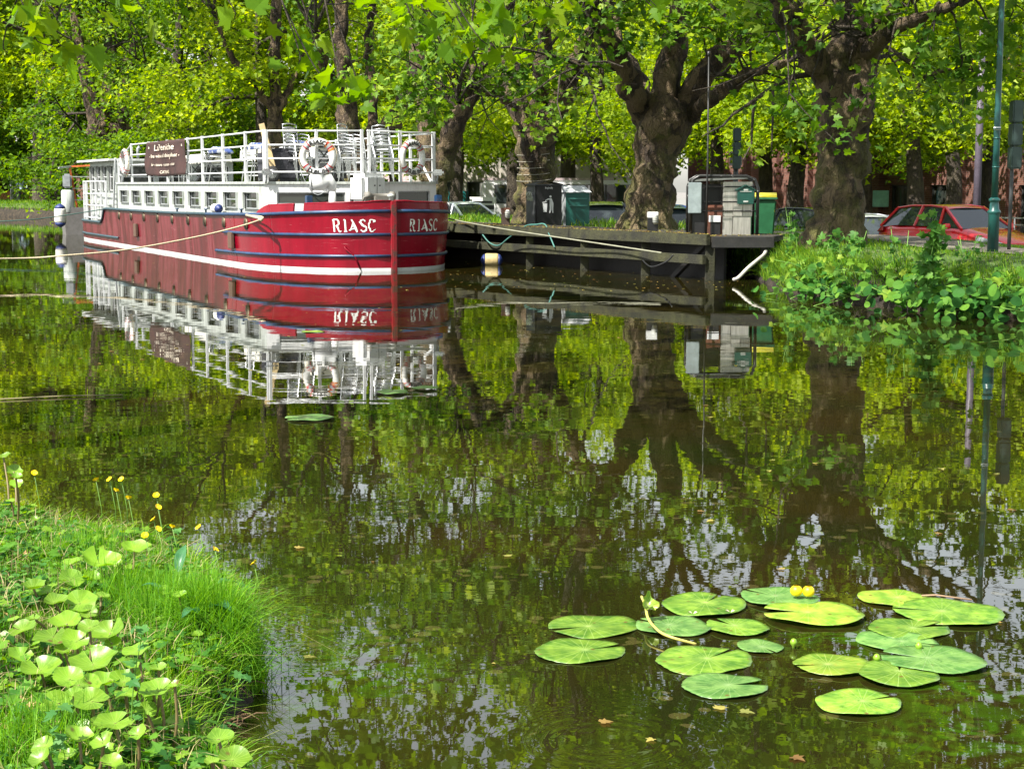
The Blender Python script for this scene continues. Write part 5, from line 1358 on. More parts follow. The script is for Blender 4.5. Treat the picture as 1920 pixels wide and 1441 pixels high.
def facade(name, label, p, q, z0, z1, wallm, storeys, bay, winw, winh, sill, depth=12, framem=DGREY, door_bays=(), piers=0):
    p, q = Vector((*p, 0)), Vector((*q, 0)); L = (q - p).length; a = math.atan2(q.y - p.y, q.x - p.x)
    o = empty(name, (p.x, p.y, z0), a, label, 'building')
    hgt = z1 - z0; nb = int(L / bay); off = (L - nb * bay) / 2; holes = []; st = hgt / storeys
    for k in range(nb):
        for s in range(storeys):
            x = off + bay * k + (bay - winw) / 2
            if s == 0 and k in door_bays: holes.append((x, x + winw * .8, .05, 2.6)); continue
            holes.append((x, x + winw, s * st + sill, s * st + sill + winh))
    # wall_panel's local frame: +x along the facade, outward normal -y
    m = MB(); wall_panel(m, (0, 0), (L, 0), 0, hgt, holes, th=.3)
    m.add([(0, 0, 0), (0, depth, 0), (0, depth, hgt), (0, 0, hgt), (L, 0, 0), (L, depth, 0), (L, depth, hgt), (L, 0, hgt)], [(0, 1, 2, 3), (4, 7, 6, 5), (1, 5, 6, 2)])
    for k in range(piers + 1 if piers else 0):
        x = off + bay * k; m.box((x, -.18, hgt / 2), (.55, .36, hgt))
    m.build('wall', wallm, o, fix=False)
    m = MB(); m.box((L / 2, depth / 2 - .1, hgt + .15), (L + .5, depth + .6, .3)); m.build('roof', mat('roof_coping', (.3, .28, .26), .8), o)
    for h in holes:
        m = MB(); y = .2
        for x in (h[0] + .04, h[1] - .04): m.beam((x, y, h[2]), (x, y, h[3]), .08)
        for z in (h[2] + .04, h[3] - .04, (h[2] * .6 + h[3] * .4)): m.beam((h[0], y, z), (h[1], y, z), .08)
        fo = m.build('window', framem, o)
        m = MB(); m.add([(h[0], y + .03, h[2]), (h[1], y + .03, h[2]), (h[1], y + .03, h[3]), (h[0], y + .03, h[3])], [(0, 1, 2, 3)]); m.build('pane', GLASSB, fo, fix=False)
    return o
facade('brick_office', 'brown brick office block with dark framed windows behind the red car', (12.6, 112), (29.5, 72), -1.2, 12.6, BRICK, 4, 3.6, 1.9, 2.2, .7, door_bays=(4, 8), piers=12)
sb = facade('concrete_office', 'pale concrete office with a teal glazed ground floor behind the coach', (-6.5, 104), (9.5, 103), -1.2, 10.5, mat('pale_concrete', (.42, .38, .34), .8, dirt=.3, scale=1), 3, 3.2, 2.4, 1.9, 1.2)
m = MB(); m.box((1.9, -.2, 1.25), (3.6, .2, 2.5)); m.build('shopfront', mat('teal_shopfront', (.02, .16, .17), .2), sb)
m = MB()
for x in (.2, 1.0, 1.9, 2.8, 3.6): m.box((x, -.33, 1.25), (.07, .05, 2.5))
m.build('shopfront_frame', DGREY, sb)
facade('pink_apartments', 'tall pale building with a red roof edge seen through the gap above the barge', (-14.0, 135), (-8.4, 134), -1.2, 17.2, mat('pink_render', (.55, .42, .42), .8), 6, 1.9, 1.2, 1.6, .8)
m = MB(); m.box((-11.2, 134.3, 17.0), (7.0, 1.5, .35)); e_ = m.build('roof_edge', mat('red_fascia', (.4, .03, .05), .6)); 
_pk = [o for o in bpy.data.objects if o.name.startswith('pink_apartments')][0]; e_.parent = _pk; e_.matrix_parent_inverse = Matrix.Translation((-14.0, 135, -1.2)).inverted()
facade('left_brick_house', 'dark brick building under the trees at the far left', (-44, 150), (-22, 146), -.5, 6.5, BRICK, 2, 3, 1.3, 1.6, .9)
# mint plaque, railings, cones
def at(u, v, D): return G(u, v, D)
m = MB(); m.box((0, 0, 0), (.42, .03, .42)); o = m.build('wall_plaque', mat('mint_plaque', (.3, .6, .52), .5), bevel=.01)
_q = (29.5 - 12.6, 72 - 112); t = .0
k = (1659 - 960) / F  # intersect view ray with facade
t = (k * 112 - 12.6) / (_q[0] - k * _q[1]); fp_ = Vector((12.6 + _q[0] * t, 112 + _q[1] * t, 0)); nf = Vector((_q[1], -_q[0], 0)).normalized(); nf = nf if nf.x < 0 else -nf
zz = H - (372 - 345) / F * fp_.y
o.scale = (2.2, 1, 2.2); o.location = fp_ + nf * .45 + Vector((0, 0, zz)); o.rotation_euler = (0, 0, math.atan2(_q[1], _q[0]) + R(40)); tag(o, 'small mint green plaque on the brown brick wall right of the thickest trunk', 'plaque')
def railing(u0, u1, D, v0, v1, label):
    a, b_ = G(u0, v0, D), G(u1, v0, D * .97); z0, z1 = H - (v1 - 345) / F * D, a.z
    o = empty('street_railing', (a.x, a.y, z0), 0, label, 'railing', 'steel railings across the road'); dv = Vector((b_.x - a.x, b_.y - a.y, 0)); hh = z1 - z0
    m = MB()
    for h_ in (hh, hh * .5): m.beam((0, 0, h_), dv + Vector((0, 0, h_)), .05)
    m.build('rail', CHROME, o)
    for k in range(4): m = MB(); q = dv * (k / 3); m.beam(q, q + Vector((0, 0, hh)), .05); m.build('post', CHROME, o)
railing(1618, 1690, 62, 406, 428, 'low steel railing between the thickest trunk and the red car')
railing(1874, 1960, 58, 408, 432, 'low steel railing at the right edge behind the lamp post')
for u, lab in ((1892, 'orange traffic cone nearer the lamp post, behind the red car bonnet'), (1901, 'orange traffic cone at the right, partly behind the other cone')):
    p = G(u, 410, 57 if u < 1895 else 60); o = empty('traffic_cone', (p.x, p.y, p.z - .33), 0, lab, 'traffic cone', 'traffic cones across the road')
    m = MB(); m.lathe([(.12, .0), (.02, .38)], 14); m.build('cone', mat('cone_orange', (.8, .12, .03), .5), o); m = MB(); m.box((0, 0, -.01), (.32, .32, .03)); m.build('base', RUBBER, o)
# ---- lamp post, poles, traffic light backs ----------------------------------
LPG = mat('lamp_post_green', (.012, .075, .07), .35, var=.15, dirt=.15)
p = P(1861, 474, .7); LD = p.y
lp = empty('lamp_post', (p.x, p.y, .66), 0, 'dark green fluted lamp post on the bank in front of the red car', 'lamp post')
zl = lambda v: H - (v - 345) / F * LD - .66
m = MB(); m.lathe([(.085, 0), (.082, zl(402)), (.09, zl(400)), (.1, zl(398)), (.1, zl(395)), (.075, zl(392)), (.066, zl(380)), (.064, zl(378)), (.085, zl(376)), (.085, zl(373)), (.055, zl(370))], 20); m.build('base', LPG, lp)
m = MB(); m.lathe([(.052, zl(370)), (.048, zl(250)), (.042, zl(60)), (.036, 6.2)], 14)
for v in (245, 262, 315): m.lathe([(.055, zl(v)), (.055, zl(v) + .02)], 14)
m.build('shaft', LPG, lp)
m = MB(); m.lathe([(.054, zl(246)), (.054, zl(240))], 14); m.build('white_band', WHITE2, lp)
m = MB(); m.tube([(0, 0, 6.2), (-.1, .2, 6.7), (-.5, .8, 6.8)], .03, 8); m.lathe([(.05, 6.6), (.2, 6.7), (.15, 6.85), (.02, 6.95)], 14, (-.55, .85, 0)); m.build('lantern', LPG, lp)
def signal(u, D, v0, v1, bw, label, polew=.07, zb=None):
    x = (u - 960) / F * D; zt, zbm = H - (v0 - 345) / F * D, H - (v1 - 345) / F * D
    gz = zb if zb is not None else .5
    o = empty('traffic_signal', (x, D, gz), 0, label, 'traffic light', 'traffic lights seen from behind')
    m = MB(); m.tube([(0, 0, -.2), (0, 0, zt - gz - .05)], polew, 12); m.build('pole', DGREY, o)
    m = MB(); n = 3; hh = (zt - zbm) / n
    for k in range(n): m.box((0, -.12, zbm - gz + hh * (k + .5)), (bw, .24, hh * .96))
    m.build('signal_head', mat('dark_green_housing', (.03, .055, .05), .5, dirt=.1), o, bevel=.02)
    return o
signal(1376, 43, 242, 318, .2, 'back of a dark traffic light rising above the jetty cabinets', zb=.0)
signal(1889, 25.5, 192, 318, .17, 'back of a dark traffic light beside the green lamp post', polew=.03, zb=.6)
m = MB(); m.tube([(0, 0, -.2), (0, 0, 7)], [.12, .09], 12); o = m.build('street_pole', mat('purple_grey_pole', (.09, .075, .1), .5)); o.location = ((1826 - 960) / F * 46, 46, -.6); tag(o, 'plain purple grey street pole behind the red car roof', 'pole')
m = MB(); m.tube([(0, 0, -.2), (0, 0, 2.2)], .045, 8); o = m.build('sign_pole', DGREY); o.location = ((1104 - 960) / F * 58, 58, -.5); tag(o, 'thin dark pole in front of the coach windows', 'pole')
# notice board behind silver car
nb2 = empty('notice_board', ((906 - 960) / F * 63, 63, -.9), R(-20), 'white notice board with black lines of text left of the coach', 'notice board')
m = MB(); m.box((0, 0, 1.3), (1.1, .05, 1.7)); m.build('board', WHITE2, nb2)
m = MB()
for i, (w_, h_) in enumerate(((.8, .08), (.95, .16), (.8, .06), (.9, .06), (.7, .06), (.8, .05))): m.box((0, -.035, 1.95 - .2 * i), (w_, .012, h_))
m.build('print', BLACK, nb2)
for x in (-.45, .45): m = MB(); m.box((x, .05, .25), (.08, .08, .9)); m.build('leg', DGREY, nb2)

# ---- grey workboat beyond the stern ------------------------------------------
gb = empty('workboat', ((152 - 960) / F * 56, 56, 0), math.atan2(-.96, .27), 'rusty grey workboat with an orange frame moored beyond the stern of the barge', 'workboat')
m = MB(); rows = []
for s, w_, t_ in ((0.3, .5, .95), (0, .6, .85), (-2, .62, .8), (-4, .6, .8)): rows.append([(s, -w_ * .85, -.3), (s, -w_, t_), (s, w_, t_), (s, w_ * .85, -.3)])
m.grid(rows, smooth=False); m.add(rows[0], [(0, 1, 2, 3)]); m.add(rows[-1], [(0, 1, 2, 3)]); m.build('hull', mat('rusty_grey_steel', (.13, .125, .12), .7, dirt=.6), gb)
m = MB(); m.lathe([(.2, .75), (.22, .8), (.22, 1.5), (.18, 1.55)], 16, (.1, -.35, 0)); m.build('tarpaulin_drum', WHITED, gb)
m = MB(); m.box((.1, -.35, 1.85), (.4, .3, .5)); m.build('engine_box', GREY, gb, bevel=.06)
m = MB(); m.beam((-.35, -.02, .8), (-.1, -.25, 2.35), .07); m.beam((-.1, -.25, 2.35), (-.1, .6, 2.4), .06); m.build('orange_frame', mat('orange_steel', (.62, .15, .04), .5), gb)
m = MB(); m.beam((.2, -.62, 2.3), (-.1, -.2, 2.35), .06)
for z in (1.2, 1.6, 2.0): m.beam((.1, -.2, z), (.0, .6, z), .03)
m.build('grey_rails', WHITED, gb)

# ---- far left: man, board, fence ---------------------------------------------
def person_mesh(scale=1.0):
    V = {'pel': (0, 0, .95, .145), 'wa': (0, 0, 1.1, .13), 'ch': (0, 0, 1.33, .155), 'nk': (0, 0, 1.5, .06), 'hd': (0, 0, 1.62, .09), 'tp': (0, 0, 1.7, .075)}
    return V
from collections import OrderedDict
def person(loc, rz, label):
    root = empty('person', loc, rz, label, 'person')
    verts = [(0, 0, .93), (0, 0, 1.12), (0, -.01, 1.32), (0, 0, 1.44), (0, -.01, 1.53), (0, -.03, 1.62), (0, -.02, 1.71),
             (-.1, 0, .86), (-.11, -.1, .5), (-.11, .0, .09), (-.12, -.14, .03), (.1, 0, .86), (.11, .08, .5), (.11, .22, .12), (.11, .1, .04),
             (-.19, 0, 1.41), (-.27, .05, 1.16), (-.24, -.1, .95), (-.23, -.14, .86), (.19, 0, 1.41), (.29, .03, 1.16), (.27, -.1, .96), (.26, -.14, .87)]
    rad = [.15, .135, .16, .10, .058, .092, .07, .095, .065, .045, .05, .095, .065, .045, .05, .06, .045, .035, .03, .06, .045, .035, .03]
    ed = [(0, 1), (1, 2), (2, 3), (3, 4), (4, 5), (5, 6), (0, 7), (7, 8), (8, 9), (9, 10), (0, 11), (11, 12), (12, 13), (13, 14), (3, 15), (15, 16), (16, 17), (17, 18), (3, 19), (19, 20), (20, 21), (21, 22)]
    me = bpy.data.meshes.new('body'); me.from_pydata(verts, ed, [])
    sm_ = bpy.data.materials.new('skin_and_clothes'); sm_.use_nodes = True; nt = sm_.node_tree; b = nt.nodes['Principled BSDF']; b.inputs['Roughness'].default_value = .8
    tc = nd(nt, 'ShaderNodeTexCoord'); sp = nd(nt, 'ShaderNodeSeparateXYZ'); nt.links.new(tc.outputs['Object'], sp.inputs[0])
    dv = nd(nt, 'ShaderNodeMath', operation='DIVIDE'); nt.links.new(sp.outputs['Z'], dv.inputs[0]); dv.inputs[1].default_value = 2.0
    c = ramp(nt, dv.outputs[0], [(0, (.02, .02, .02)), (.04, (.03, .035, .06)), (.462, (.03, .035, .06)), (.467, (.42, .55, .68)), (.735, (.42, .55, .68)), (.74, (.5, .28, .2)), (.85, (.5, .28, .2))])
    for e in nt.nodes:
        if e.bl_idname == 'ShaderNodeValToRGB': e.color_ramp.interpolation = 'CONSTANT'
    nt.links.new(c, b.inputs['Base Color'])
    o = link('body', me, sm_, root)
    o.modifiers.new('skin', 'SKIN'); 
    for i, v in enumerate(me.skin_vertices[0].data): v.radius = (rad[i], rad[i] * (.72 if i < 4 else 1)); v.use_root = (i == 0)
    md = o.modifiers.new('sub', 'SUBSURF'); md.levels = 2; md.render_levels = 2
    m = MB(); m.lathe([(.085, 1.63), (.095, 1.67), (.085, 1.73), (.05, 1.77), (.01, 1.785)], 14, (0, 0, 0)); m.build('hair', mat('grey_hair', (.3, .28, .26), .9), root)
    return root
FD = 97
person(((48 - 960) / F * FD, FD, .5), R(15), 'man in a pale blue shirt and dark trousers walking on the far left bank')
m = MB(); m.box((0, 0, .8), (.7, .06, 1.7)); o = m.build('white_board', WHITE2, bevel=.02); o.location = ((35 - 960) / F * (FD + .6), FD + .6, .55); o.rotation_euler = (0, 0, R(55)); tag(o, 'white board standing just left of the walking man', 'board')
fe = empty('timber_fence', ((-30 - 960) / F * 101, 101, .35), 0, 'low orange brown timber fence left of the walking man', 'fence')
m = MB(); m.box((1.4, 0, .7), (4.0, .05, .5)); m.build('boards', mat('orange_brown_board', (.3, .13, .04), .8), fe)
for x in (-.4, .8, 2.0, 3.2): m = MB(); m.box((x, -.05, .5), (.1, .1, 1.1)); m.build('post', mat('fence_post_wood', (.2, .15, .09), .8), fe)

# ---- things on the barge roof -------------------------------------------------
rng = np.random.default_rng(9)
def roof(s, wy): q = BW(s, wy, 1.805); return q
def chair0():
    o = empty('metal_chair', (0, 0, 0))
    m = MB()
    for sx in (-1, 1):
        m.tube([(sx * .2, -.22, 0), (sx * .2, -.2, .44), (sx * .2, -.18, .62), (sx * .2, .05, .64), (sx * .19, .2, .62)], .013, 6)
        m.tube([(sx * .19, .26, 0), (sx * .19, .18, .44), (sx * .18, .27, .82)], .013, 6)
    m.tube([(-.18, .27, .82), (0, .28, .85), (.18, .27, .82)], .013, 6)
    m.build('frame', CHROME, o)
    m = MB(); m.box((0, -.02, .44), (.38, .4, .02)); m.build('seat', CHROME, o, bevel=.006)
    m = MB()
    for z in (.6, .67, .74): m.box((0, .235 + (z - .6) * .12, z), (.36, .012, .035))
    m.build('backrest', CHROME, o)
    return o
proto_ch = chair0(); first = [True]
def chair(s, wy, z, rz, label, group, rx=0):
    o = proto_ch if first[0] else copy_tree(proto_ch); first[0] = False
    q = roof(s, wy); o.location = (q.x, q.y, q.z + z); o.rotation_euler = (rx, 0, BRZ + rz); tag(o, label, 'chair', group); return o
stacks = [(3.0, -1.0, 1.9, 'beside the left lifebuoy'), (2.75, .15, 2.2, 'behind the bow posts'), (3.1, 1.0, 1.2, 'beside the right lifebuoy')]
for s, wy, rz, w_ in stacks:
    for k in range(6):
        chair(s + .05 * k, wy, .075 * k, rz, 'bright metal chair in the stack ' + w_ + ' on the barge roof', 'stacked metal chairs ' + w_, rx=.02 * k)
for s, wy, rz in ((5.0, -.7, .5), (5.6, .6, 2.0), (7.0, -.8, 3.4), (8.3, .5, 1.0), (10.2, -.9, 2.6), (11.6, .6, .2), (14.3, -.8, 4.0), (16.0, -.5, 1.6)):
    chair(s, wy, 0, rz, 'single metal chair standing among the tables on the barge roof', 'single chairs on the barge roof')
def table0():
    o = empty('roof_table', (0, 0, 0))
    m = MB(); m.box((0, 0, .73), (1.3, .75, .03)); m.build('table_top', mat('table_board', (.5, .48, .42), .6, dirt=.4), o)
    for x in (-.55, .55): m = MB(); m.beam((x, -.3, 0), (x, .3, .72), .03); m.beam((x, .3, 0), (x, -.3, .72), .03); m.build('leg', DGREY, o)
    m = MB(); rows = []
    for i in range(9):
        x = -.68 + i * .17; rows.append([(x, -.42 - .02 * math.sin(i * 2), .52 + .03 * math.sin(i * 3)), (x, -.4, .765), (x, 0, .775 + .012 * math.sin(i)), (x, .4, .765), (x, .42, .55)])
    m.grid(rows); m.build('cloth', mat('off_white_cloth', (.6, .58, .5), .9, var=.1, dirt=.2), o)
    return o
pt = table0(); ft = True
TL = [(4.6, .1, 'nearest the bow'), (6.4, -.3, 'second from the bow'), (8.3, -.2, 'third from the bow'), (14.2, .0, 'just left of the brown banner'), (16.2, .2, 'nearest the stern')]
for s, wy, w_ in TL:
    o = pt if ft else copy_tree(pt); ft = False
    q = roof(s, wy); o.location = q; o.rotation_euler = (0, 0, BRZ); tag(o, 'roof table with an off white cloth, ' + w_, 'table', 'tables on the barge roof')
# folded parasols laid on tables, planks, a spare wheel
def parasol(s, wy, L, label, rz=0):
    o = empty('folded_parasol', roof(s, wy) + Vector((0, 0, .8)), BRZ + rz, label, 'parasol', 'folded parasols on the barge roof')
    m = MB(); m.tube([(-L / 2, 0, .05), (-L / 4, 0, .1), (L / 4, 0, .09), (L / 2, 0, .03)], [.04, .12, .1, .04], 10); m.build('canopy', mat('blue_canvas', (.03, .06, .2), .8, col2=(.4, .42, .45), thr=(.5, .6)), o); m = MB(); m.tube([(-L * .75, 0, .05), (-L / 2, 0, .05)], .02, 6); m.build('pole', WHITE2, o)
parasol(10.2, .2, 1.8, 'folded blue and white parasol lying behind the brown banner'); parasol(7.5, .4, 1.9, 'folded blue and white parasol lying right of the brown banner'); parasol(15, .5, 1.9, 'folded blue and white parasol lying left of the brown banner', .1)
m = MB(); m.box((0, 0, .5), (.12, .04, 1.3)); o = m.build('wooden_plank', mat('pale_plank', (.5, .38, .2), .8)); o.location = roof(2.9, -1.55); o.rotation_euler = (0, R(-14), BRZ + 1.1); o.location.z += .1; tag(o, 'pale wooden plank leaning inside the bow corner of the railing', 'plank')
sw = empty('spare_wheel', roof(2.85, -1.62) + Vector((0, 0, .16)), 0, 'small spare wheel with a silver hub at the bow corner of the roof', 'wheel')
m = MB(); m.lathe([(.1, -.06), (.16, -.07), (.17, 0), (.16, .07), (.1, .06)], 20, axis='y'); m.build('tyre', RUBBER, sw); m = MB(); m.lathe([(.1, -.065), (.02, -.05)], 20, axis='y'); m.build('hub', CHROME, sw)
m = MB(); m.box((0, 0, .35), (.9, .7, .7)); o = m.build('covered_crate', mat('dark_tarpaulin', (.035, .035, .045), .6, bump=.03, bscale=8), bevel=.08); o.location = roof(3.5, -1.3); o.rotation_euler = (0, 0, BRZ); tag(o, 'crate under a dark tarpaulin just behind the bow corner post', 'crate')
m = MB(); m.box((0, 0, .45), (1.3, .5, .9)); o = m.build('covered_bench', mat('black_tarpaulin', (.02, .02, .022), .5, bump=.03, bscale=6), bevel=.08); o.location = roof(6.6, .9); o.rotation_euler = (0, 0, BRZ); tag(o, 'bench under a black cover in the middle of the roof', 'bench')
# ------------------------------------------------------------------ leaf blades with veins, for plants near the camera
def veinmat(name, c1, c2, vein, nv=9, rough=.38, trans=.3, blot=None, vw=.0035):
    m = bpy.data.materials.new(name); m.use_nodes = True
    nt = m.node_tree; b = nt.nodes['Principled BSDF']; out = nt.nodes['Material Output']
    tc = nd(nt, 'ShaderNodeTexCoord'); sp = nd(nt, 'ShaderNodeSeparateXYZ'); nt.links.new(tc.outputs['Object'], sp.inputs[0])
    oi = nd(nt, 'ShaderNodeObjectInfo')
    av = nd(nt, 'ShaderNodeVectorMath', operation='ADD'); nt.links.new(tc.outputs['Object'], av.inputs[0]); nt.links.new(oi.outputs['Location'], av.inputs[1])
    n = nd(nt, 'ShaderNodeTexNoise', Scale=14.0, Detail=5.0, Roughness=.6); nt.links.new(av.outputs[0], n.inputs['Vector'])
    c = ramp(nt, n.outputs['Fac'], [(.35, c1), (.65, c2)])
    rv = nd(nt, 'ShaderNodeMapRange'); nt.links.new(oi.outputs['Random'], rv.inputs['Value']); rv.inputs['To Min'].default_value = .72; rv.inputs['To Max'].default_value = 1.22
    hs = nd(nt, 'ShaderNodeHueSaturation'); nt.links.new(rv.outputs[0], hs.inputs['Value']); nt.links.new(c, hs.inputs['Color']); c = hs.outputs[0]
    at = nd(nt, 'ShaderNodeMath', operation='ARCTAN2'); nt.links.new(sp.outputs['Y'], at.inputs[0]); nt.links.new(sp.outputs['X'], at.inputs[1])
    mu = nd(nt, 'ShaderNodeMath', operation='MULTIPLY'); nt.links.new(at.outputs[0], mu.inputs[0]); mu.inputs[1].default_value = nv / PI
    pp = nd(nt, 'ShaderNodeMath', operation='PINGPONG'); nt.links.new(mu.outputs[0], pp.inputs[0]); pp.inputs[1].default_value = .5
    ln = nd(nt, 'ShaderNodeVectorMath', operation='LENGTH'); nt.links.new(tc.outputs['Object'], ln.inputs[0])
    ml = nd(nt, 'ShaderNodeMath', operation='MULTIPLY'); nt.links.new(pp.outputs[0], ml.inputs[0]); nt.links.new(ln.outputs['Value'], ml.inputs[1])
    vm = nd(nt, 'ShaderNodeMapRange', interpolation_type='SMOOTHSTEP'); nt.links.new(ml.outputs[0], vm.inputs['Value']); vm.inputs['From Min'].default_value = .0; vm.inputs['From Max'].default_value = vw
    vm.inputs['To Min'].default_value = .7; vm.inputs['To Max'].default_value = 0
    mx = nd(nt, 'ShaderNodeMix', data_type='RGBA'); nt.links.new(vm.outputs[0], mx.inputs[0]); nt.links.new(c, mx.inputs[6]); mx.inputs[7].default_value = (*vein, 1)
    c = mx.outputs[2]
    if blot:
        n2 = nd(nt, 'ShaderNodeTexNoise', Scale=32.0, Detail=6.0, Roughness=.7); nt.links.new(av.outputs[0], n2.inputs['Vector'])
        bm_ = nd(nt, 'ShaderNodeMapRange'); nt.links.new(n2.outputs['Fac'], bm_.inputs['Value']); bm_.inputs['From Min'].default_value = .56; bm_.inputs['From Max'].default_value = .66; bm_.inputs['To Max'].default_value = .8
        mb_ = nd(nt, 'ShaderNodeMix', data_type='RGBA'); nt.links.new(bm_.outputs[0], mb_.inputs[0]); nt.links.new(c, mb_.inputs[6]); mb_.inputs[7].default_value = (*blot, 1); c = mb_.outputs[2]
    vs2 = nd(nt, 'ShaderNodeTexVoronoi', Scale=26.0); nt.links.new(av.outputs[0], vs2.inputs['Vector'])
    vr = nd(nt, 'ShaderNodeSeparateColor'); nt.links.new(vs2.outputs['Color'], vr.inputs[0])
    g1 = nd(nt, 'ShaderNodeMath', operation='GREATER_THAN'); nt.links.new(vr.outputs[0], g1.inputs[0]); g1.inputs[1].default_value = .84
    g3 = nd(nt, 'ShaderNodeMapRange'); nt.links.new(vs2.outputs['Distance'], g3.inputs['Value']); g3.inputs['From Min'].default_value = .28; g3.inputs['From Max'].default_value = .12
    g4 = nd(nt, 'ShaderNodeMath', operation='MULTIPLY'); nt.links.new(g1.outputs[0], g4.inputs[0]); nt.links.new(g3.outputs[0], g4.inputs[1])
    mr_ = nd(nt, 'ShaderNodeMix', data_type='RGBA'); nt.links.new(g4.outputs[0], mr_.inputs[0]); nt.links.new(c, mr_.inputs[6]); mr_.inputs[7].default_value = (.13, .085, .02, 1); c = mr_.outputs[2]
    nt.links.new(c, b.inputs['Base Color']); b.inputs['Roughness'].default_value = rough
    bp = nd(nt, 'ShaderNodeBump', Strength=.6, Distance=.004); nt.links.new(n.outputs['Fac'], bp.inputs['Height']); nt.links.new(bp.outputs[0], b.inputs['Normal'])
    tr = nd(nt, 'ShaderNodeBsdfTranslucent'); h2 = nd(nt, 'ShaderNodeHueSaturation', Value=1.8, Saturation=1.1); nt.links.new(c, h2.inputs['Color']); nt.links.new(h2.outputs[0], tr.inputs['Color'])
    ms = nd(nt, 'ShaderNodeMixShader', Fac=trans); nt.links.new(b.outputs[0], ms.inputs[1]); nt.links.new(tr.outputs[0], ms.inputs[2]); nt.links.new(ms.outputs[0], out.inputs['Surface'])
    return m

def disc_leaf(r, notch=.5, cup=.1, wav=.04, asp=1.0, seed=0, n=36, rings=6, notch_w=R(16), edge=.0):
    """round leaf, stalk at the origin, notch towards -y"""
    m = MB(); rr = random.Random(seed); ph = [rr.random() * 6 for _ in range(4)]
    rows = []
    for i in range(rings + 1):
        t = i / rings; row = []
        for k in range(n + 1):
            a = -PI / 2 + notch_w * (t ** .5) * .5 + (2 * PI - notch_w * (t ** .5)) * k / n
            d = abs(math.sin((a + PI / 2) / 2)) if True else 1
            q = 1 + wav * math.sin(3 * a + ph[0]) * t + wav * .6 * math.sin(7 * a + ph[1]) * t + edge * math.sin(23 * a + ph[3]) * (t > .9)
            lob = (1 - (1 - notch) * math.exp(-((min(k, n - k) / n) / .05) ** 2) * 0)
            rad = r * t * q * lob
            z = cup * r * t * t + wav * r * math.sin(4 * a + ph[2]) * t * t * 1.2
            row.append((rad * math.cos(a) * asp, rad * math.sin(a) + r * .12 * t, z))
        rows.append(row)
    m.grid(rows); return m

BUT = veinmat('butterbur_leaf', (.13, .27, .018), (.20, .36, .02), (.28, .42, .07), 9, blot=(.09, .2, .012))
STALK = mat('pink_green_stalk', (.16, .12, .05), .5, var=.3)
STALKG = mat('green_stalk', (.12, .25, .03), .5, var=.3)
def hnear(x, y):
    Z, s = nb_height(np.array([x]), np.array([y])); return float(max(Z[0], .02))
_T = Vector((0, 0, H))
def plant(label, leaves, material=None, base=None, lift=.16, seed=0, cat='plant', name='butterbur_plant', group='round leaved plants on the near bank'):
    """leaves: (u, v, width px[, tilt, heading]) all in photo pixels"""
    rr = random.Random(seed); pos = []
    for L_ in leaves:
        u, v, wpx = L_[:3]; h = lift * (.8 + .4 * rr.random())
        p = P(u, v, .25 + h); gz = hnear(p.x, p.y); p = P(u, v, gz + h); pos.append((p, wpx * 1.0 * (p - _T).length / F / 2, h))
    for p, r_, h in list(pos):
        for _ in range(1):
            q = p + Vector((rr.uniform(-.09, .09), rr.uniform(-.1, .06), 0)); q.z = max(hnear(q.x, q.y), 0) + h * rr.uniform(.35, .7)
            if hnear(q.x, q.y) > .12: pos.append((q, r_ * rr.uniform(.45, .75), h * .5))
    bx = sum(p.x for p, _, _ in pos) / len(pos); by = sum(p.y for p, _, _ in pos) / len(pos)
    bz = hnear(bx, by); o = empty(name, (bx, by, bz), 0, label, cat, group); b0 = Vector((bx, by, bz))
    for i, (p, r, h) in enumerate(pos):
        m = disc_leaf(r, cup=.1 + .4 * rr.random(), wav=.07, seed=seed * 50 + i, asp=1.05)
        lf = m.build('leaf', material or BUT, o, fix=False)
        tilt = .1 + .5 * rr.random(); az = rr.uniform(-1.1, 1.1)
        lf.matrix_local = Matrix.Translation(p - b0) @ Matrix.Rotation(az, 4, 'Z') @ Matrix.Rotation(tilt, 4, 'X') @ Matrix.Rotation(rr.random() * 6, 4, 'Z')
        g = Vector((p.x * .6 + bx * .4, p.y * .6 + by * .4, 0)); g.z = hnear(g.x, g.y) - .01
        s = MB(); a, _ = smooth_path([g - b0, (g.lerp(p, .5) - b0) + Vector((.01, 0, 0)), p - b0], [.004] * 3, 4); s.tube(a, [.0045] * len(a), 6, cap=False); s.build('stalk', STALK, o)
    return o
def Z2(*a):      # positions measured on the enlarged crop
    return [(x / 2.32, 820 + y / 2.32, w_ / 2.32) for x, y, w_ in a]
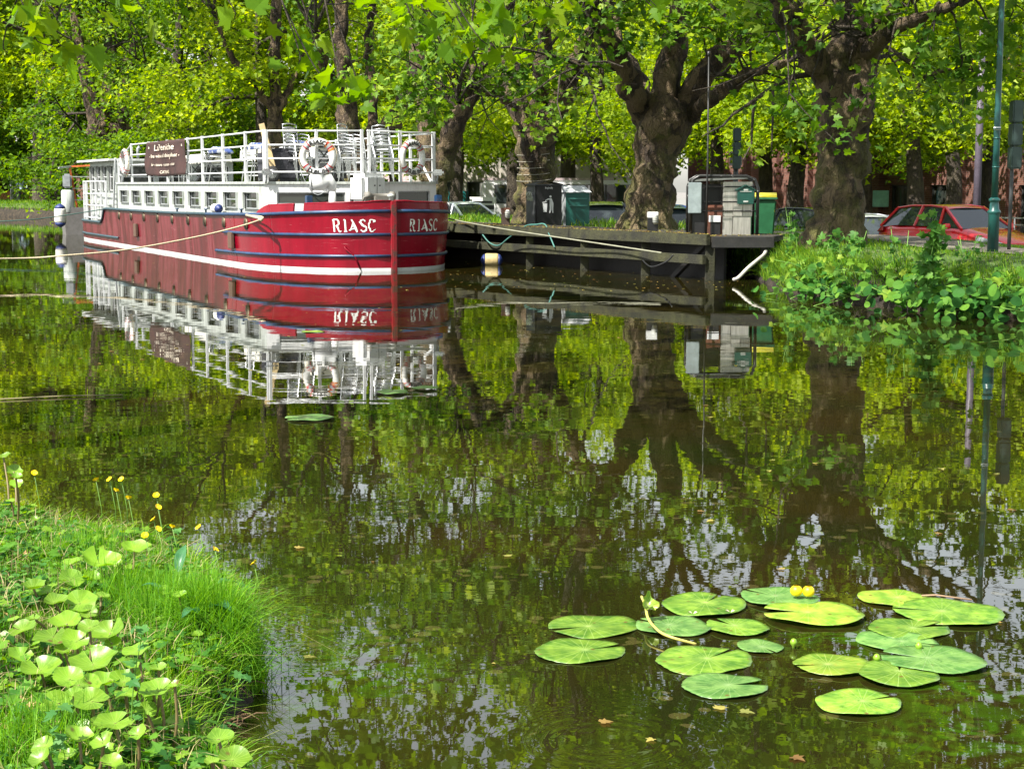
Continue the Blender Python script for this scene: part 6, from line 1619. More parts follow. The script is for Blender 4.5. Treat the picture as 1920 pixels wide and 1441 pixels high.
PL = [
 ('two broad pale leaves opening like wings near the top of the bank, below the daisies', Z2((430, 545, 150), (585, 490, 120)), .13),
 ('small oval pair of leaves left of the winged leaves', Z2((308, 548, 70), (305, 615, 100)), .1),
 ('single pale leaf in the grass at mid left of the near bank', Z2((145, 655, 95)), .1),
 ('three flat leaves in the middle of the near bank grass', Z2((235, 715, 95), (345, 720, 130), (440, 690, 60)), .1),
 ('large bright clump of overlapping leaves in the centre of the near bank', Z2((290, 810, 120), (230, 865, 140), (390, 825, 90), (480, 850, 140), (330, 885, 110), (410, 925, 60)), .17),
 ('dull green lobed leaf at the left edge beside the large bright clump', Z2((95, 835, 110), (60, 790, 50)), .08),
 ('tall yellow lit leaves where the near bank meets its muddy edge', Z2((600, 925, 120), (570, 990, 70), (690, 1005, 70)), .19),
 ('wide wavy leaf with two lower leaves below the large bright clump', Z2((405, 985, 190), (300, 1050, 120), (390, 1065, 80)), .15),
 ('dark spreading leaf at lower left of the near bank', Z2((175, 1010, 160)), .08),
 ('broad leaves right of the wavy leaf, low on the near bank', Z2((455, 1070, 120), (540, 1060, 130), (545, 1110, 90)), .13),
 ('very bright wide leaf at the edge above the dark water', Z2((690, 1100, 145), (760, 1080, 55)), .18),
 ('pair of leaves in the lower left grass with a folded rim', Z2((255, 1155, 150), (400, 1145, 140), (320, 1120, 80)), .13),
 ('small green leaf on the lowest part of the muddy edge', Z2((635, 1185, 85)), .09),
 ('shiny leaf and its small neighbour near the bottom of the bank', Z2((500, 1240, 145), (600, 1290, 75)), .13),
 ('low row of half hidden leaves near the bottom left corner', Z2((345, 1310, 115), (450, 1325, 95), (195, 1340, 95)), .1),
 ('leaf cut by the bottom edge of the picture', Z2((480, 1415, 90), (180, 1400, 90)), .1),
 ('rounded leaves leaning out over the water beside the grass tuft', Z2((930, 815, 95), (930, 915, 95), (800, 860, 65), (865, 830, 80)), .14),
 ('two round leaves at the bottom right corner of the bank, over the water', Z2((950, 1310, 115), (1010, 1400, 140), (920, 1410, 60)), .14),
 ('leaning leaf left of the dock plant', Z2((730, 665, 75), (780, 690, 60)), .14),
 ('little upright leaves at the top left corner of the near bank', Z2((15, 85, 55), (60, 150, 65), (75, 205, 55), (70, 175, 50)), .22),
]
for i, (lab, lv, h) in enumerate(PL): plant(lab, lv, lift=h, seed=i + 3)
# dock plant: long dark blue green leaves
DOCK = veinmat('dock_leaf', (.04, .16, .06), (.08, .24, .09), (.16, .32, .14), 5, blot=(.03, .12, .05))
p = P(350, 1135, .3); hz = hnear(p.x, p.y); dk_ = empty('dock_plant', (p.x, p.y, hz), 0, 'dark blue green dock plant with long pointed leaves in the grass tuft', 'plant')
for (u, v, ln_, wd_, ang_, tl) in ((335, 1062, .13, .05, 85, .9), (395, 1130, .12, .06, -40, .25), (370, 1140, .1, .05, -110, .4), (400, 1095, .09, .04, 20, .5), (305, 1105, .1, .04, 150, .5)):
    m = MB(); rows = []
    for i in range(9):
        t = i / 8; w2 = wd_ * math.sin(PI * min(1, t * .93 + .07)) ** .7 * (1 - t * .35)
        rows.append([(x * w2 / 2, t * ln_, abs(x) * w2 * .22 + .015 * math.sin(t * 3) - .03 * t * t + .003 * math.sin(9 * t) * x) for x in (-1, -.5, 0, .5, 1)])
    m.grid(rows); lf = m.build('leaf', DOCK, dk_, fix=False)
    q = P(u, v, hz + .13); d = Vector((q.x - p.x, q.y - p.y, .13))
    lf.matrix_local = Matrix.Translation(d - Vector((0, 0, .02))) @ Matrix.Rotation(R(ang_ - 90), 4, 'Z') @ Matrix.Rotation(tl, 4, 'X')
    s = MB(); s.tube([Vector((0, 0, 0)), d * .6 + Vector((0, 0, .01)), d - Vector((0, 0, .02))], .003, 5); s.build('stalk', STALKG, dk_)

# ---- grass -----------------------------------------------------------------------
GR = leafmat('grass_blade', [(.05, .16, .012), (.10, .26, .016), (.16, .34, .02), (.3, .44, .04)], .35, rough=.45)
def blades(name, X, Y, Z, L, Wd, rng, label, material=GR, lean=.35, dirv=None, rnd=None):
    n = len(X); az = rng.random(n) * 2 * PI; tl = lean * np.abs(rng.normal(size=n))
    dx, dy = np.cos(az) * tl, np.sin(az) * tl
    if dirv is not None: dx += dirv[0]; dy += dirv[1]
    L = L * (.55 + .9 * rng.random(n)) if np.isscalar(L) else L
    fx, fy = -np.sin(az + rng.normal(size=n) * .7), np.cos(az + rng.normal(size=n) * .7)
    V = np.zeros((n, 7, 3))
    for j, (t, wf) in enumerate(((0, 1), (.4, .85), (.75, .55))):
        cx = X + dx * L * t * t * 1.1; cyy = Y + dy * L * t * t * 1.1; cz = Z + L * t * (1 - .35 * t * np.hypot(dx, dy))
        for sgn, kk in ((-1, 0), (1, 1)):
            V[:, 2 * j + kk, 0] = cx + sgn * fx * Wd * wf / 2; V[:, 2 * j + kk, 1] = cyy + sgn * fy * Wd * wf / 2; V[:, 2 * j + kk, 2] = cz
    V[:, 6, 0] = X + dx * L * 1.1; V[:, 6, 1] = Y + dy * L * 1.1; V[:, 6, 2] = Z + L * (1 - .45 * np.hypot(dx, dy))
    T = np.array([(0, 1, 3), (0, 3, 2), (2, 3, 5), (2, 5, 4), (4, 5, 6)])
    Fc = (T[None] + (np.arange(n) * 7)[:, None, None]).reshape(-1, 3)
    if rnd is None: rnd = rng.random(n)
    o = np_mesh(name, V.reshape(-1, 3), Fc, 3, material, rnd=np.repeat(rnd, 7))
    return tag(o, label, 'grass', kind='stuff')
rng = np.random.default_rng(77)
n = 150000; X = rng.uniform(-3.4, -.35, n); Y = rng.uniform(4.0, 9.3, n); Z, s = nb_height(X, Y)
bare = (s < .045) & (Y < 5.7)                       # trodden, muddy lip
dens = .5 + .5 * np.sin(X * 5 + 1.7 * np.sin(Y * 3)) * np.sin(Y * 4); dens = np.clip(dens * .6 + .4 * (.5 + .5 * np.sin(X * 17 + 2 * np.sin(Y * 13)) * np.sin(Y * 15 + X * 4)), 0, 1)
keep = (s > .0) & (~bare) & (rng.random(n) < .55 + .45 * dens); X, Y, Z, s = X[keep], Y[keep], Z[keep], s[keep]
blades('grass', X, Y, Z - .005, .034 + 0 * X + .04 * rng.random(len(X)) * (.4 + 1.3 * dens[keep]), .0042, rng, 'short bright green grass covering the near bank', rnd=np.clip(rng.random(len(X)) * .55 + .6 * dens[keep] - .1, 0, 1))
# clover and small leaves between
n = 26000; X = rng.uniform(-3.2, -.4, n); Y = rng.uniform(4.0, 8.5, n); Z, s = nb_height(X, Y); k_ = (s > .05) & (np.sin(X * 4 + 2) * np.sin(Y * 3.3) > -.35) & ~((s < .15) & (Y < 5.7)); X, Y, Z = X[k_], Y[k_], Z[k_]
CLV = tmpl([(math.sin(a) * .5, .5 - math.cos(a) * .5) for a in [i * PI / 4 for i in range(8)]], (0, .5), .2, .1)
V, Fc, rn = scatter(np.stack([X, Y, Z + .015 + .03 * rng.random(len(X))], 1), .02, CLV, rng, up=1.2)
tag(np_mesh('clover', V, Fc, 3, leafmat('clover_leaf', [(.04, .14, .03), (.08, .22, .04), (.14, .3, .05)], .35), rnd=rn), 'low clover and small leaves among the near grass', 'clover', kind='stuff')
# strands hanging over the lip, and dead straw through the turf
n = 60000; X = rng.uniform(-3.0, -.4, n); Y = rng.uniform(4.2, 8.2, n); Z, s = nb_height(X, Y); k_ = (s > .01) & (s < .11) & (rng.random(n) < .9); X, Y, Z = X[k_], Y[k_], Z[k_]
blades('lip_grass', X, Y, Z - .01, .06 + .09 * rng.random(len(X)), .004, rng, 'grass spilling over the lip of the near bank', dirv=(.55, .1), lean=.6)
n = 9000; X = rng.uniform(-3.2, -.4, n); Y = rng.uniform(4.0, 8.8, n); Z, s = nb_height(X, Y); k_ = (s > .01); X, Y, Z = X[k_], Y[k_], Z[k_]
blades('dead_straw', X, Y, Z, .07 + .07 * rng.random(len(X)), .004, rng, 'dead straw lying through the near grass', leafmat('straw', [(.25, .2, .1), (.4, .33, .17), (.2, .24, .06)], .2), lean=1.6)
n = 9000; X = rng.uniform(-3.2, -.4, n); Y = rng.uniform(4.0, 8.0, n); Z, s = nb_height(X, Y); k_ = (s > .02) & (np.sin(X * 6 + 1) * np.sin(Y * 5) > -.2); X, Y, Z = X[k_], Y[k_], Z[k_]
V, Fc, rn = scatter(np.stack([X, Y, Z + .02 + .05 * rng.random(len(X))], 1), .042, PLANE, rng, up=1.0)
tag(np_mesh('ground_leaves', V, Fc, 3, leafmat('ground_leaf', [(.02, .08, .015), (.05, .16, .02), (.1, .24, .025), (.2, .33, .03)], .35), rnd=rn), 'mixed small weed leaves among the near grass', 'ground cover', kind='stuff')
# the long grass tuft that arches over the water
def tuft(u, v, n, L, spread, lean, label, seed, wd=.0035, z=None):
    r_ = np.random.default_rng(seed); p = P(u, v, .22); X = p.x + r_.normal(size=n) * spread; Y = p.y + r_.normal(size=n) * spread; Z, s = nb_height(X, Y)
    Z = np.maximum(Z, .02)
    o = blades('grass_tuft', X, Y, Z - .01, L * (.5 + .7 * r_.random(n)), wd, r_, label, lean=lean, rnd=r_.random(n) * .75)
    o['kind'] = 'thing'; o['category'] = 'grass tuft'; o['group'] = 'long grass tufts on the near bank'; return o
tuft(400, 1165, 1500, .26, .07, .75, 'long grass tuft arching over the water right of the dock plant', 1)
tuft(330, 1150, 1200, .22, .09, .55, 'thick tuft of long grass around the dock plant', 2)
tuft(250, 1120, 900, .18, .09, .5, 'long grass tuft left of the dock plant', 3)
tuft(455, 1180, 500, .2, .04, .9, 'outermost tuft of long thin grass at the tip of the near bank', 4)
tuft(150, 1040, 700, .14, .12, .5, 'longer grass below the daisies', 5)
tuft(90, 1400, 500, .2, .08, .8, 'long arching grass at the bottom left corner', 6)
# dead stems and roots on the muddy lip
rt = MB(); rr = random.Random(3)
for i in range(70):
    u, v = rr.uniform(330, 460), rr.uniform(1215, 1345); p = P(u, v, .06); p.z = hnear(p.x, p.y) + .005
    q = p + Vector((rr.uniform(-.06, .1), rr.uniform(-.06, .06), rr.uniform(-.04, .03))); rt.tube([p, p.lerp(q, .5) + Vector((0, 0, .012)), q], [.003, .002, .001], 4)
tag(rt.build('dead_stems', mat('dead_stem', (.16, .1, .05), .9, var=.4)), 'dead stems and roots on the dark muddy lip of the near bank', 'dead stems', kind='stuff')
# dry leaves lying on the near bank
DRY = mat('dry_brown_leaf', (.3, .17, .07), .8, col2=(.45, .3, .14), scale=40)
for u, v, w_, lab in ((50, 1040, 22, 'dry brown leaf in the grass below the daisies'), (60, 1290, 50, 'curled dry leaf left of the dark spreading leaf'), (10, 1330, 30, 'dry leaf at the left edge near the bottom'), (12, 1150, 24, 'pale dry leaf at the left edge of the bank'), (200, 1420, 30, 'dry leaf in the grass at the bottom edge'), (375, 1312, 40, 'dry brown bark strip on the muddy lip')):
    p = P(u, v, .27); p.z = hnear(p.x, p.y) + .035; r = w_ / F * (p - _T).length / 2
    V0, F0 = PLANE; m = MB(); m.add([(x * r * 1.7, y * r * 2 - r, z * r * 3) for x, y, z in V0], [tuple(f) for f in F0], True); o = m.build('dry_leaf', DRY, fix=False)
    o.location = p; o.rotation_euler = (.5, .2, u * .1); tag(o, lab, 'dry leaf')
# ---- buttercups and daisies -------------------------------------------------------
YEL = mat('buttercup_yellow', (.85, .6, .0), .3, var=.1); DWH = mat('daisy_white', (.8, .8, .78), .5); DYE = mat('daisy_yellow', (.7, .45, .02), .6)
def flower(u, v, label, h=.24, r=.012, kind='buttercup'):
    gx_ = P(u, v, .25 + h); bz = hnear(gx_.x, gx_.y); p = P(u, v, bz + h); q = Vector((p.x + .015, p.y + .01, max(.0, hnear(p.x, p.y))))
    o = empty(kind, q, 0, label, 'flower', kind + 's on the near bank'); d = p - q
    s = MB(); s.tube([Vector((0, 0, -.02)), d * .5 + Vector((.012, 0, 0)), d], .0016, 5); s.build('stem', STALKG, o)
    m = MB(); npt = 5 if kind == 'buttercup' else 14
    for k in range(npt):
        a = 2 * PI * k / npt; wd = .62 if kind == 'buttercup' else .2
        pts = []
        for t, w2, z in ((.1, .3, 0), (.55, 1, .18), (.9, .9, .42), (1.05, .4, .5)):
            for sg in (-1, 1): pts.append((t, sg * wd * w2, z))
        vs = [Vector((x * math.cos(a) - y * math.sin(a), x * math.sin(a) + y * math.cos(a), z * (1 if kind == 'buttercup' else .2))) * r for x, y, z in pts]
        m.add(vs, [(0, 1, 3, 2), (2, 3, 5, 4), (4, 5, 7, 6)], True)
    pe = m.build('petals', YEL if kind == 'buttercup' else DWH, o, fix=False); pe.location = d; pe.rotation_euler = (.7, .1, u * .3)
    m = MB(); m.lathe([(r * .3, 0), (r * .34, r * .15), (r * .1, r * .32)], 10); ce = m.build('centre', DYE, o); ce.location = d; ce.rotation_euler = (.7, .1, 0)
BC = [(64, 887, 'tiny buttercup bud standing alone at the upper left of the bank'), (180, 900, 'buttercup at the left end of the tall row'), (206, 899, 'half closed buttercup between two taller ones'), (228, 899, 'tallest buttercup beside the half closed one'), (218, 920, 'small buttercup just under the tallest one'),
      (241, 934, 'round buttercup lower right of the tallest one'), (293, 929, 'buttercup at the top of the right hand group'), (296, 951, 'wide buttercup below the top of the right hand group'), (288, 974, 'side facing buttercup in the right hand group'), (272, 1004, 'low buttercup at the left of the right hand group'), (296, 992, 'orange yellow buttercup low in the right hand group'),
      (323, 988, 'large bright buttercup right of the group'), (373, 989, 'lone buttercup by the thin arching stem'), (403, 1030, 'small leaning buttercup over the grass tuft'), (476, 1056, 'outermost buttercup hanging over open water'), (447, 1220, 'yellow flower low at the tip of the bank')]
for u, v, lab in BC: flower(u, v, lab, h=.26 if v < 960 else (.2 if v < 1100 else .08), r=.0135)
for u, v, lab in ((112, 972, 'topmost daisy'), (114, 985, 'middle daisy of the three stacked ones'), (112, 1000, 'lowest daisy'), (137, 986, 'daisy standing right of the other three')): flower(u, v, lab + ' in the near grass', h=.1, r=.012, kind='daisy')
# thin tall weeds
def weed(u, v, utop, vtop, label):
    p = P(u, v, .25); p.z = hnear(p.x, p.y); hgt = (v - vtop) / F * (p - _T).length * 1.03; q = Vector(((utop - u) / F * (p - _T).length, 0, hgt))
    o = empty('tall_weed', p, 0, label, 'weed', 'thin weeds on the near bank'); s = MB(); a, _ = smooth_path([Vector((0, 0, 0)), q * .5 + Vector((-.01, 0, .01)), q], [.002] * 3, 5); s.tube(a, [.0025 - .0015 * i / len(a) for i in range(len(a))], 5); s.build('stem', STALKG, o)
    r_ = np.random.default_rng(int(u)); C = np.array([tuple(a[min(len(a) - 1, int(len(a) * t))] + Vector(r_.normal(size=3)) * .012) for t in (.35, .4, .42, .6, .62, .64, .8, .85, .98, 1, .99, .36, .61)])
    V, Fc, rn = scatter(C, .035, PLANE, r_, up=.8); np_mesh('leaves', V, Fc, 3, leafmat('weed_leaf', [(.05, .16, .04), (.1, .24, .06)], .35), o, rnd=rn)
weed(245, 1360, 272, 1155, 'tall thin weed rising through the large bright clump'); weed(390, 1345, 452, 1210, 'thin weed leaning right over the dark water'); weed(450, 1080, 460, 1025, 'short thin stem near the outermost buttercup'); weed(320, 1010, 330, 955, 'thin stem right of the buttercup group'); weed(100, 1435, 108, 1300, 'thin stem in the bottom left grass')

# ------------------------------------------------------------------ water lilies
PAD = veinmat('lily_pad', (.07, .19, .02), (.24, .4, .045), (.38, .5, .16), 12, rough=.3, trans=.12, blot=(.06, .16, .015), vw=.0065)
PADY = veinmat('lily_pad_yellowing', (.12, .26, .02), (.32, .44, .05), (.42, .5, .16), 12, rough=.32, trans=.12, blot=(.3, .26, .04), vw=.0065)
PADB = veinmat('lily_pad_bluish', (.06, .17, .035), (.18, .33, .08), (.3, .42, .18), 12, rough=.28, trans=.1, blot=(.05, .13, .03), vw=.0065)
LP = [(1103, 1173, 172, 200, PAD, 'leftmost lily pad, long and pointed, above the one with a torn edge'), (1096, 1218, 170, 20, PAD, 'lily pad with a ragged rim and a yellow torn corner, lowest at the left'), (1255, 1172, 142, 150, PADB, 'lily pad crossed by the bent yellow stalk'),
      (1377, 1174, 120, 130, PAD, 'lily pad overlapping the right side of the one with the bent stalk'), (1323, 1132, 168, 60, PAD, 'lily pad with two fallen petals on its near rim'), (1454, 1120, 146, 140, PADB, 'lily pad carrying the two yellow flowers'), (1515, 1152, 182, 170, PADY, 'bright yellow green lily pad just below the yellow flowers'),
      (1326, 1233, 187, 45, PAD, 'large lily pad in the centre with a notch at its right'), (1428, 1212, 90, 300, PADB, 'small two lobed lily pad right of the large central one'), (1366, 1285, 158, 10, PADB, 'bluish lily pad notched on the right, lowest but one'), (1617, 1316, 157, 25, PAD, 'lily pad nearest the camera, notched at its upper right'),
      (1552, 1248, 140, 190, PADY, 'thin lily pad touching the left side of the wide front pair'), (1686, 1262, 156, 75, PAD, 'front lily pad of the overlapping pair, with raised veins'), (1738, 1238, 184, 160, PADB, 'rear lily pad of the overlapping pair, reaching farthest right there'),
      (1690, 1201, 146, 340, PADB, 'crumpled lily pad with a green bud at its edge'), (1712, 1177, 148, 20, PAD, 'smooth lily pad above the crumpled one'), (1683, 1121, 128, 350, PADY, 'yellowing lily pad farthest back at the right'), (1766, 1147, 194, 165, PAD, 'longest lily pad, upper right of the group'),
      (575, 784, 92, 200, PADB, 'lone lily pad out in the middle of the canal with a thin stalk'), (735, 735, 66, 90, PADB, 'small lone lily pad left of the middle under the barge reflection'), (800, 728, 50, 10, PADB, 'tiny lily pad at the right end of the barge reflection'), (590, 621, 44, 30, PADY, 'tiny pale leaf pad afloat on the red reflection')]
for i, (u, v, w_, na, mt, lab) in enumerate(LP):
    p = P(u, v, .006); D_ = (p - _T).length; r = w_ / F * D_ / 2
    m = disc_leaf(r, cup=.0, wav=.02, asp=.9, seed=i + 40, n=60, rings=8, notch_w=R(11 if i % 3 else 20), edge=.012 if i % 2 else .004)
    o = m.build('lily_pad', mt, fix=False, solid=.0014); o.location = (p.x, p.y, .005 + .002 * (i % 7)); o.rotation_euler = (0, R(.4 * ((i % 3) - 1)), R(na + 90)); tag(o, lab, 'lily pad', 'floating water lily pads')
for u, v, lab in ((1493, 1107, 'left one of the two yellow water lily flowers'), (1516, 1108, 'right one of the two yellow water lily flowers')):
    p = P(u, v, .05); o = empty('lily_flower', (p.x, p.y, 0), 0, lab, 'flower', 'yellow water lily flowers'); r = 11 / F * (p - _T).length
    s = MB(); s.tube([(0, 0, -.02), (0, 0, .04)], .005, 6); s.build('stem', STALKG, o)
    m = MB()
    for k in range(5):
        a = 2 * PI * k / 5; rows = []
        for t in range(6):
            b_ = -.9 + 2.1 * t / 5; rr_ = r * math.cos(b_ * .95); z = r * .95 * math.sin(b_) + .05
            rows.append([(rr_ * math.cos(a + x) * 1.02, rr_ * math.sin(a + x) * 1.02, z) for x in (-.72, -.36, 0, .36, .72)])
        m.grid(rows)
    m.build('petals', mat('lily_yellow', (.85, .6, .01), .35), o, fix=False)
    m = MB(); m.lathe([(r * .5, .03), (r * .6, .05), (r * .5, .06)], 12); m.build('centre', DYE, o)
for u, v, lab in ((1723, 1213, 'round green lily bud beside the crumpled pad'), (1644, 1235, 'small green lily bud between the front pads'), (1488, 1206, 'tiny green lily bud standing out of open water')):
    p = P(u, v, .02); m = MB(); m.lathe([(.003, -.03), (.006, -.01), (.013, .0), (.014, .008), (.008, .018), (.001, .021)], 14); o = m.build('lily_bud', mat('bud_green', (.18, .32, .02), .35)); o.location = p; tag(o, lab, 'bud', 'green water lily buds')
# bent stalk with a torn leaf
o = empty('lily_stalk', P(1250, 1190, .01), 0, 'bent yellow lily stalk with a torn curled leaf at its top', 'stalk'); b0 = Vector(o.location)
s = MB(); a, _ = smooth_path([P(1203, 1118, .07) - b0, P(1210, 1135, .06) - b0, P(1216, 1160, .05) - b0, P(1236, 1183, .035) - b0, P(1262, 1195, .028) - b0, P(1305, 1207, .0) - b0], [.005] * 6, 6); s.tube(a, .0055, 8); s.build('stem', mat('yellow_stalk', (.5, .45, .1), .5), o)
m = disc_leaf(.035, cup=.8, wav=.25, seed=9, n=20); lf = m.build('leaf', PADY, o, fix=False); lf.location = P(1212, 1135, .07) - b0; lf.rotation_euler = (.9, .3, .4)
for u, v, lab in ((1298, 1150, 'pale fallen petals on the near rim of a lily pad, left pair'), (1368, 1147, 'pale fallen petals on a lily pad, right pair')):
    m = MB(); 
    for k in range(4): m.add([Vector((math.cos(a_) * q, math.sin(a_) * q * .6, z)) for a_, q, z in ((k * 1.5, .004, 0), (k * 1.5 + .3, .022, .006), (k * 1.5 + .9, .02, .009))], [(0, 1, 2)])
    o = m.build('fallen_petals', mat('pink_white_petal', (.65, .5, .42), .6), fix=False); o.location = P(u, v, .03); tag(o, lab, 'petals')
# floating bits
n = 420; r_ = np.random.default_rng(31); u = np.concatenate([r_.uniform(500, 1900, 40), r_.uniform(840, 1400, 200), r_.uniform(20, 800, 100)]); v = np.concatenate([r_.uniform(620, 1430, 40), r_.uniform(490, 545, 200), r_.uniform(455, 700, 100)])
C = np.array([tuple(P(a, b, .004)) for a, b in zip(u, v)])
V, Fc, rn = scatter(C, .032, PLANE, r_, up=30, svar=.7)
tag(np_mesh('floating_leaves', V, Fc, 3, LIT, rnd=rn), 'scattered fallen leaves floating on the canal', 'floating leaves', kind='stuff')
m = MB(); m.tube([P(1728, 1116, .012), P(1755, 1115, .02), P(1822, 1124, .008)], .004, 5); m.tube([P(1735, 1122, .012), P(1795, 1126, .008)], .003, 5); tag(m.build('twig', mat('dead_twig', (.3, .2, .12), .8)), 'dead twigs floating behind the yellowing lily pad', 'twig')
m = MB(); m.tube([P(0, 748, .01), P(120, 742, .012), P(230, 740, .01)], .006, 5); tag(m.build('reed_stem', mat('dead_reed', (.17, .15, .07), .8)), 'long dead reed stem floating left of the middle', 'reed')

# ------------------------------------------------------------------ far bank plants
FG = leafmat('far_grass', [(.05, .13, .014), (.09, .21, .02), (.15, .29, .025), (.26, .36, .04)], .35)
def bank_point(q):
    """q index along the interpolated far bank"""
    i = int(max(0, min(len(bank) - 2, q))); t = q - i; a, b = bank[i], bank[i + 1]; return a[0] * (1 - t) + b[0] * t, a[1] * (1 - t) + b[1] * t
offs_, zs_ = [a for a, b in PROF], [b for a, b in PROF]
near_i = [i for i, (p, d) in enumerate(bank) if 10 < p[1] < 33.5 and p[0] > 1]
def bscatter(n, i0, i1, o0, o1, r_, pw=1.0):
    q = r_.uniform(i0, i1, n); out = np.zeros((n, 3))
    of = o0 + (o1 - o0) * r_.random(n) ** pw
    for k in range(n):
        p, d = bank_point(q[k]); x = p[0] + d[0] * of[k]; y = p[1] + d[1] * of[k]
        out[k] = (x, y, np.interp(of[k], offs_, zs_) + .06 * mnoise.noise(Vector((x * .7, y * .7, 0))))
    return out
r_ = np.random.default_rng(55)
i0, i1 = min(near_i), max(near_i)
C = bscatter(17000, i0, i1, .0, 2.4, r_, 1.3); k2 = bscatter(13000, i0, i1, 3.9, 7.5, r_); k3 = bscatter(9000, i0, i1, 0, .6, r_)
A_l = np.concatenate([np.full(len(C), .11), np.full(len(k2), .05), np.full(len(k3), .28)]) * r_.uniform(.5, 1.3, len(C) + len(k2) + len(k3)); C = np.concatenate([C, k2, k3])
blades('bank_grass', C[:, 0], C[:, 1], C[:, 2] - .02, A_l, .012, r_, 'green grass on the far bank right of the landing stage', FG, lean=.5, dirv=(-.25, -.15))
fi = [i for i, (p, d) in enumerate(bank) if p[1] >= 33.5 and p[0] > -60]
C = bscatter(26000, min(fi), max(fi), .3, 6.5, r_, 1.4)
blades('bank_grass', C[:, 0], C[:, 1], C[:, 2] - .02, .2, .03, r_, 'grass along the far bank behind the landing stage and at the canal bend', FG, lean=.4)
# round leaved clumps hanging over the water's edge
RL = leafmat('round_leaf', [(.015, .07, .012), (.035, .13, .018), (.07, .19, .025), (.13, .27, .03)], .3, rough=.6)
ROUND = tmpl([(math.sin(a) * .5, .5 - math.cos(a) * .52) for a in [i * 2 * PI / 14 for i in range(14)]], (0, .45), .15, .12)
def clump(i, off, n, size, sp_, label, seed, hgt=.5, mt=RL, T=ROUND, group='leafy clumps on the far bank', name='leafy_clump', face=(-.7, -.9, .3), col=None):
    r_ = np.random.default_rng(seed); p, d = bank_point(i); x, y = p[0] + d[0] * off, p[1] + d[1] * off; z = float(np.interp(off, offs_, zs_))
    o = empty(name, (x, y, z), 0, label, 'plant', group); c = r_.normal(size=(n, 3)) * np.array([sp_, sp_, hgt * .38]); c[:, 2] = np.abs(c[:, 2]) * 1.0 - .12 - .2 * (r_.random(n) < .3)
    V, Fc, rn = scatter(c, size, T, r_, up=.35, face=face); np_mesh('leaves', V, Fc, 3, mt, o, rnd=rn)
    s = MB()
    for k in range(min(n, 26)): s.tube([Vector((c[k, 0] * .35, c[k, 1] * .35, -.15)), Vector(c[k])], .006, 4)
    s.build('stalks', STALKG, o); return o
def bank_i(D):     # index along the bank at a given depth, right-hand part
    return min((i for i in range(len(bank)) if bank[i][0][0] > 1), key=lambda i: abs(bank[i][0][1] - D))
posn = [(18.3, 'cut by the right edge of the picture'), (19.2, 'under the foot of the lamp post, at the water'), (20.0, 'right of the tall nettle, hanging over the water'), (20.8, 'just below the tall nettle'), (21.6, 'left of the tall nettle at the water line'), (22.4, 'where the bank starts to bend, at the water line'), (23.2, 'below the thickest plane trunk, right side'), (24.2, 'below the thickest plane trunk, left side'), (25.2, 'right of the end of the landing stage')]
for k, (D_, lab) in enumerate(posn):
    clump(bank_i(D_), .12, 230 if D_ < 22 else 120, .125 if D_ < 23 else .1, .42, 'clump of round leaves ' + lab, 100 + k, hgt=.42)
    clump(bank_i(D_ + .4), .7, 70, .13, .38, 'upper clump of mixed leaves ' + lab.replace(', at the water', '').replace(' at the water line', ''), 200 + k, hgt=.2, mt=FG, T=PLANE)
NET = leafmat('nettle_leaf', [(.03, .11, .02), (.07, .18, .03), (.13, .26, .04)], .35)
def nettle(u, vb, vt, D, label, seed, n=60, size=.12, sp_=.16):
    r_ = np.random.default_rng(seed); p = G(u, vb, D); h_ = (vb - vt) / F * D; o = empty('tall_nettle', p, 0, label, 'plant', 'tall weeds on the far bank'); s = MB(); C = []
    for k in range(4):
        a = Vector((r_.normal() * .06, r_.normal() * .06, -.2)); b_ = Vector((r_.normal() * sp_ * .8, r_.normal() * sp_ * .8, h_ * (.65 + .35 * r_.random()))); s.tube([a, a.lerp(b_, .5), b_], [.01, .007, .004], 5)
        for j in range(n // 4): t = r_.random(); C.append(tuple(a.lerp(b_, t) + Vector(r_.normal(size=3)) * sp_ * (.55 - .35 * t)))
    s.build('stems', STALKG, o); V, Fc, rn = scatter(np.array(C), size, PLANE, r_, up=.5, face=(-.3, -.5, 0)); np_mesh('leaves', V, Fc, 3, NET, o, rnd=rn)
nettle(1745, 510, 392, 21.5, 'tall broad leaved nettle in front of the middle of the red car', 1, n=130, size=.13, sp_=.22)
nettle(1600, 500, 420, 25, 'tall weed at the foot of the thickest trunk', 2, n=60, sp_=.16); nettle(1482, 470, 385, 27.5, 'thin tall weed in front of the black car', 3, n=44, size=.09, sp_=.12)
nettle(1535, 500, 440, 26.5, 'low weed left of the thickest trunk foot', 4, n=60, size=.11); nettle(1685, 500, 425, 23.5, 'weed in front of the rear wheel of the red car', 5, n=44, size=.09, sp_=.12); nettle(1565, 500, 455, 25.5, 'short weed before the thickest trunk', 7, n=60)
nettle(1820, 480, 440, 22.5, 'small weed left of the lamp post foot', 8, n=30, size=.08)

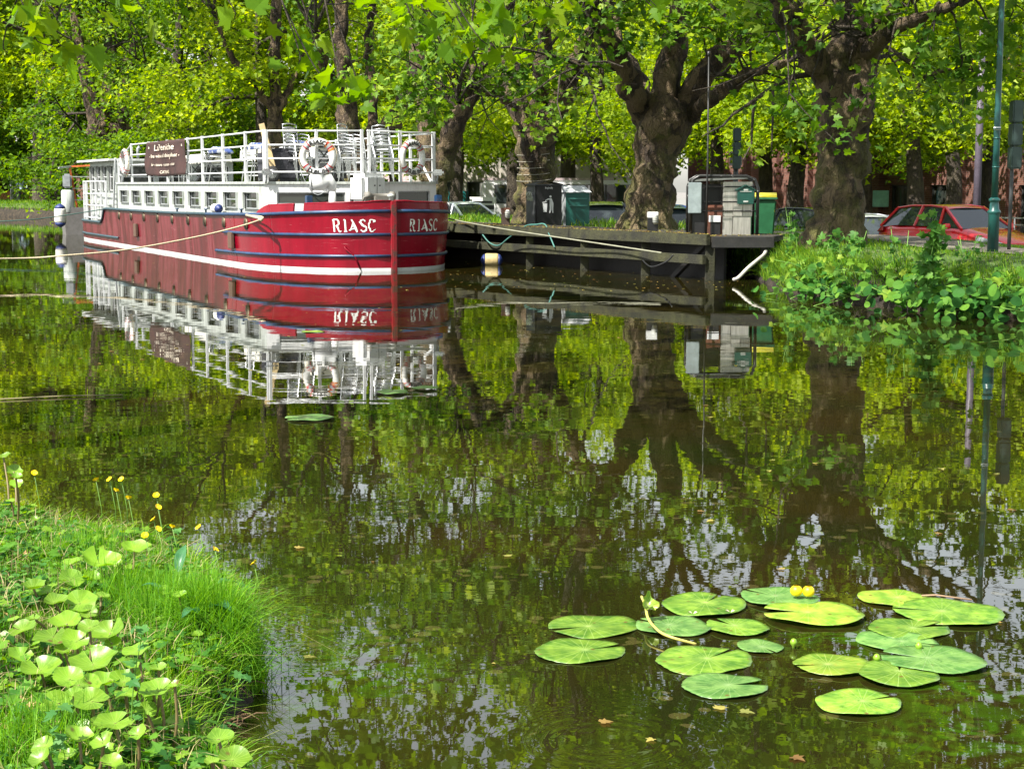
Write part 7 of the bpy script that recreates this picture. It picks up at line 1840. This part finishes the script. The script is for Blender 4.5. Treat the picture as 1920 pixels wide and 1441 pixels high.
# ------------------------------------------------------------------ near plane tree whose twigs hang into the view
rng = np.random.default_rng(101)
nr = empty('overhanging_plane_tree', (-7.5, 5.5, .3), 0, 'near plane tree whose bright leafy twigs hang into the top of the view', 'tree')
b0 = Vector((-7.5, 5.5, .3)); tr = MB(); tw = MB(); tips = []
pp, rr_ = smooth_path([Vector((0, 0, -.2)), Vector((.1, .1, 1.6)), Vector((.3, .5, 2.6)), Vector((.9, 1.4, 3.4))], [.55, .42, .38, .3], 6); tr.tube(pp, rr_, 20)
limbs_n = [[(.9, 1.4, 3.4), (3.0, 4.2, 3.7), (6.0, 6.6, 3.75), (9.2, 8.2, 3.9), (12.5, 9.0, 4.1)], [(.9, 1.4, 3.4), (1.6, 4.6, 3.7), (2.6, 8.2, 4.4), (4.4, 12.0, 5.2), (6.0, 15, 5.8)], [(3, 4.2, 3.7), (5.2, 8.4, 4.5), (8.4, 12, 5.2), (12, 14.5, 5.6)]]
lp_ = []
for L_ in limbs_n:
    a, r2 = smooth_path([Vector(q) for q in L_], [.24, .17, .12, .08, .04][:len(L_)], 7); tr.tube(a, r2, 10); lp_ += a
def hang(u, v, D, k=5, seed=0):
    q = G(u, v, D) - b0; near = min(lp_, key=lambda a: (a - q).length); mid = near.lerp(q, .45) + Vector((rng.normal() * .25, 0, .3)); a, r2 = smooth_path([near, mid, q + Vector((-.18 * rng.random(), 0, .16)), q], [.014, .009, .005, .003], 5); tw.tube(a, r2, 5, cap=False)
    C = []
    for j in range(k): t = a[-1 - min(len(a) - 1, int(j * .6))]; C.append(tuple(t + Vector(rng.normal(size=3)) * .07))
    return C
HG = [(55, 30, 10, 5), (100, 88, 10.5, 8), (75, 10, 10, 4), (150, 95, 11, 3), (275, 22, 11, 4), (320, 12, 12, 3), (440, 36, 11, 4), (505, 35, 12, 2), (560, 120, 11, 8), (600, 105, 12, 5), (590, 60, 12, 5), (655, 185, 11, 9), (680, 190, 11.5, 6), (620, 150, 11, 3), (700, 20, 12, 5), (760, 15, 12, 6), (800, 50, 11, 8), (835, 40, 11, 8), (880, 70, 11.5, 9), (915, 85, 11, 9), (950, 55, 11.5, 9), (970, 85, 12, 6), (900, 30, 12, 8), (850, 100, 12, 5), (930, 110, 11.5, 4), (770, 40, 11, 4), (1040, 15, 13, 5), (1100, 25, 13, 5), (1230, 12, 13, 4), (15, 100, 11, 3), (215, 10, 11, 3)]
Cn = []
for h in HG: Cn += hang(*h)
Cn = np.array(Cn); V, Fc, rn = scatter(Cn, .13, PLANE, rng, up=-.1, face=(0, -.55, 0), svar=.45)
nl = np_mesh('leaves', V, Fc, 3, LEAF_N, nr, rnd=rn)
for k in range(150):
    D_ = rng.uniform(9, 23); x = rng.uniform(-8.5, 6.5); z = H + .125 * D_ + .6 + rng.uniform(0, 2.4); q = Vector((x, D_, z)) - b0
    near = min(lp_, key=lambda a: (a - q).length); a, r2 = smooth_path([near, near.lerp(q, .5) + Vector((0, 0, .3)), q], [.03, .018, .006], 4); tw.tube(a, r2, 5, cap=False)
    tips += [t for t in a[4:]]
tr.build('trunk', BARK, nr, fix=False); tw.build('branches', BARKD, nr, fix=False)
crown_mesh('crown', tips, 12, .22, .14, PLANE, rng, LEAF_N, nr, up=.3)
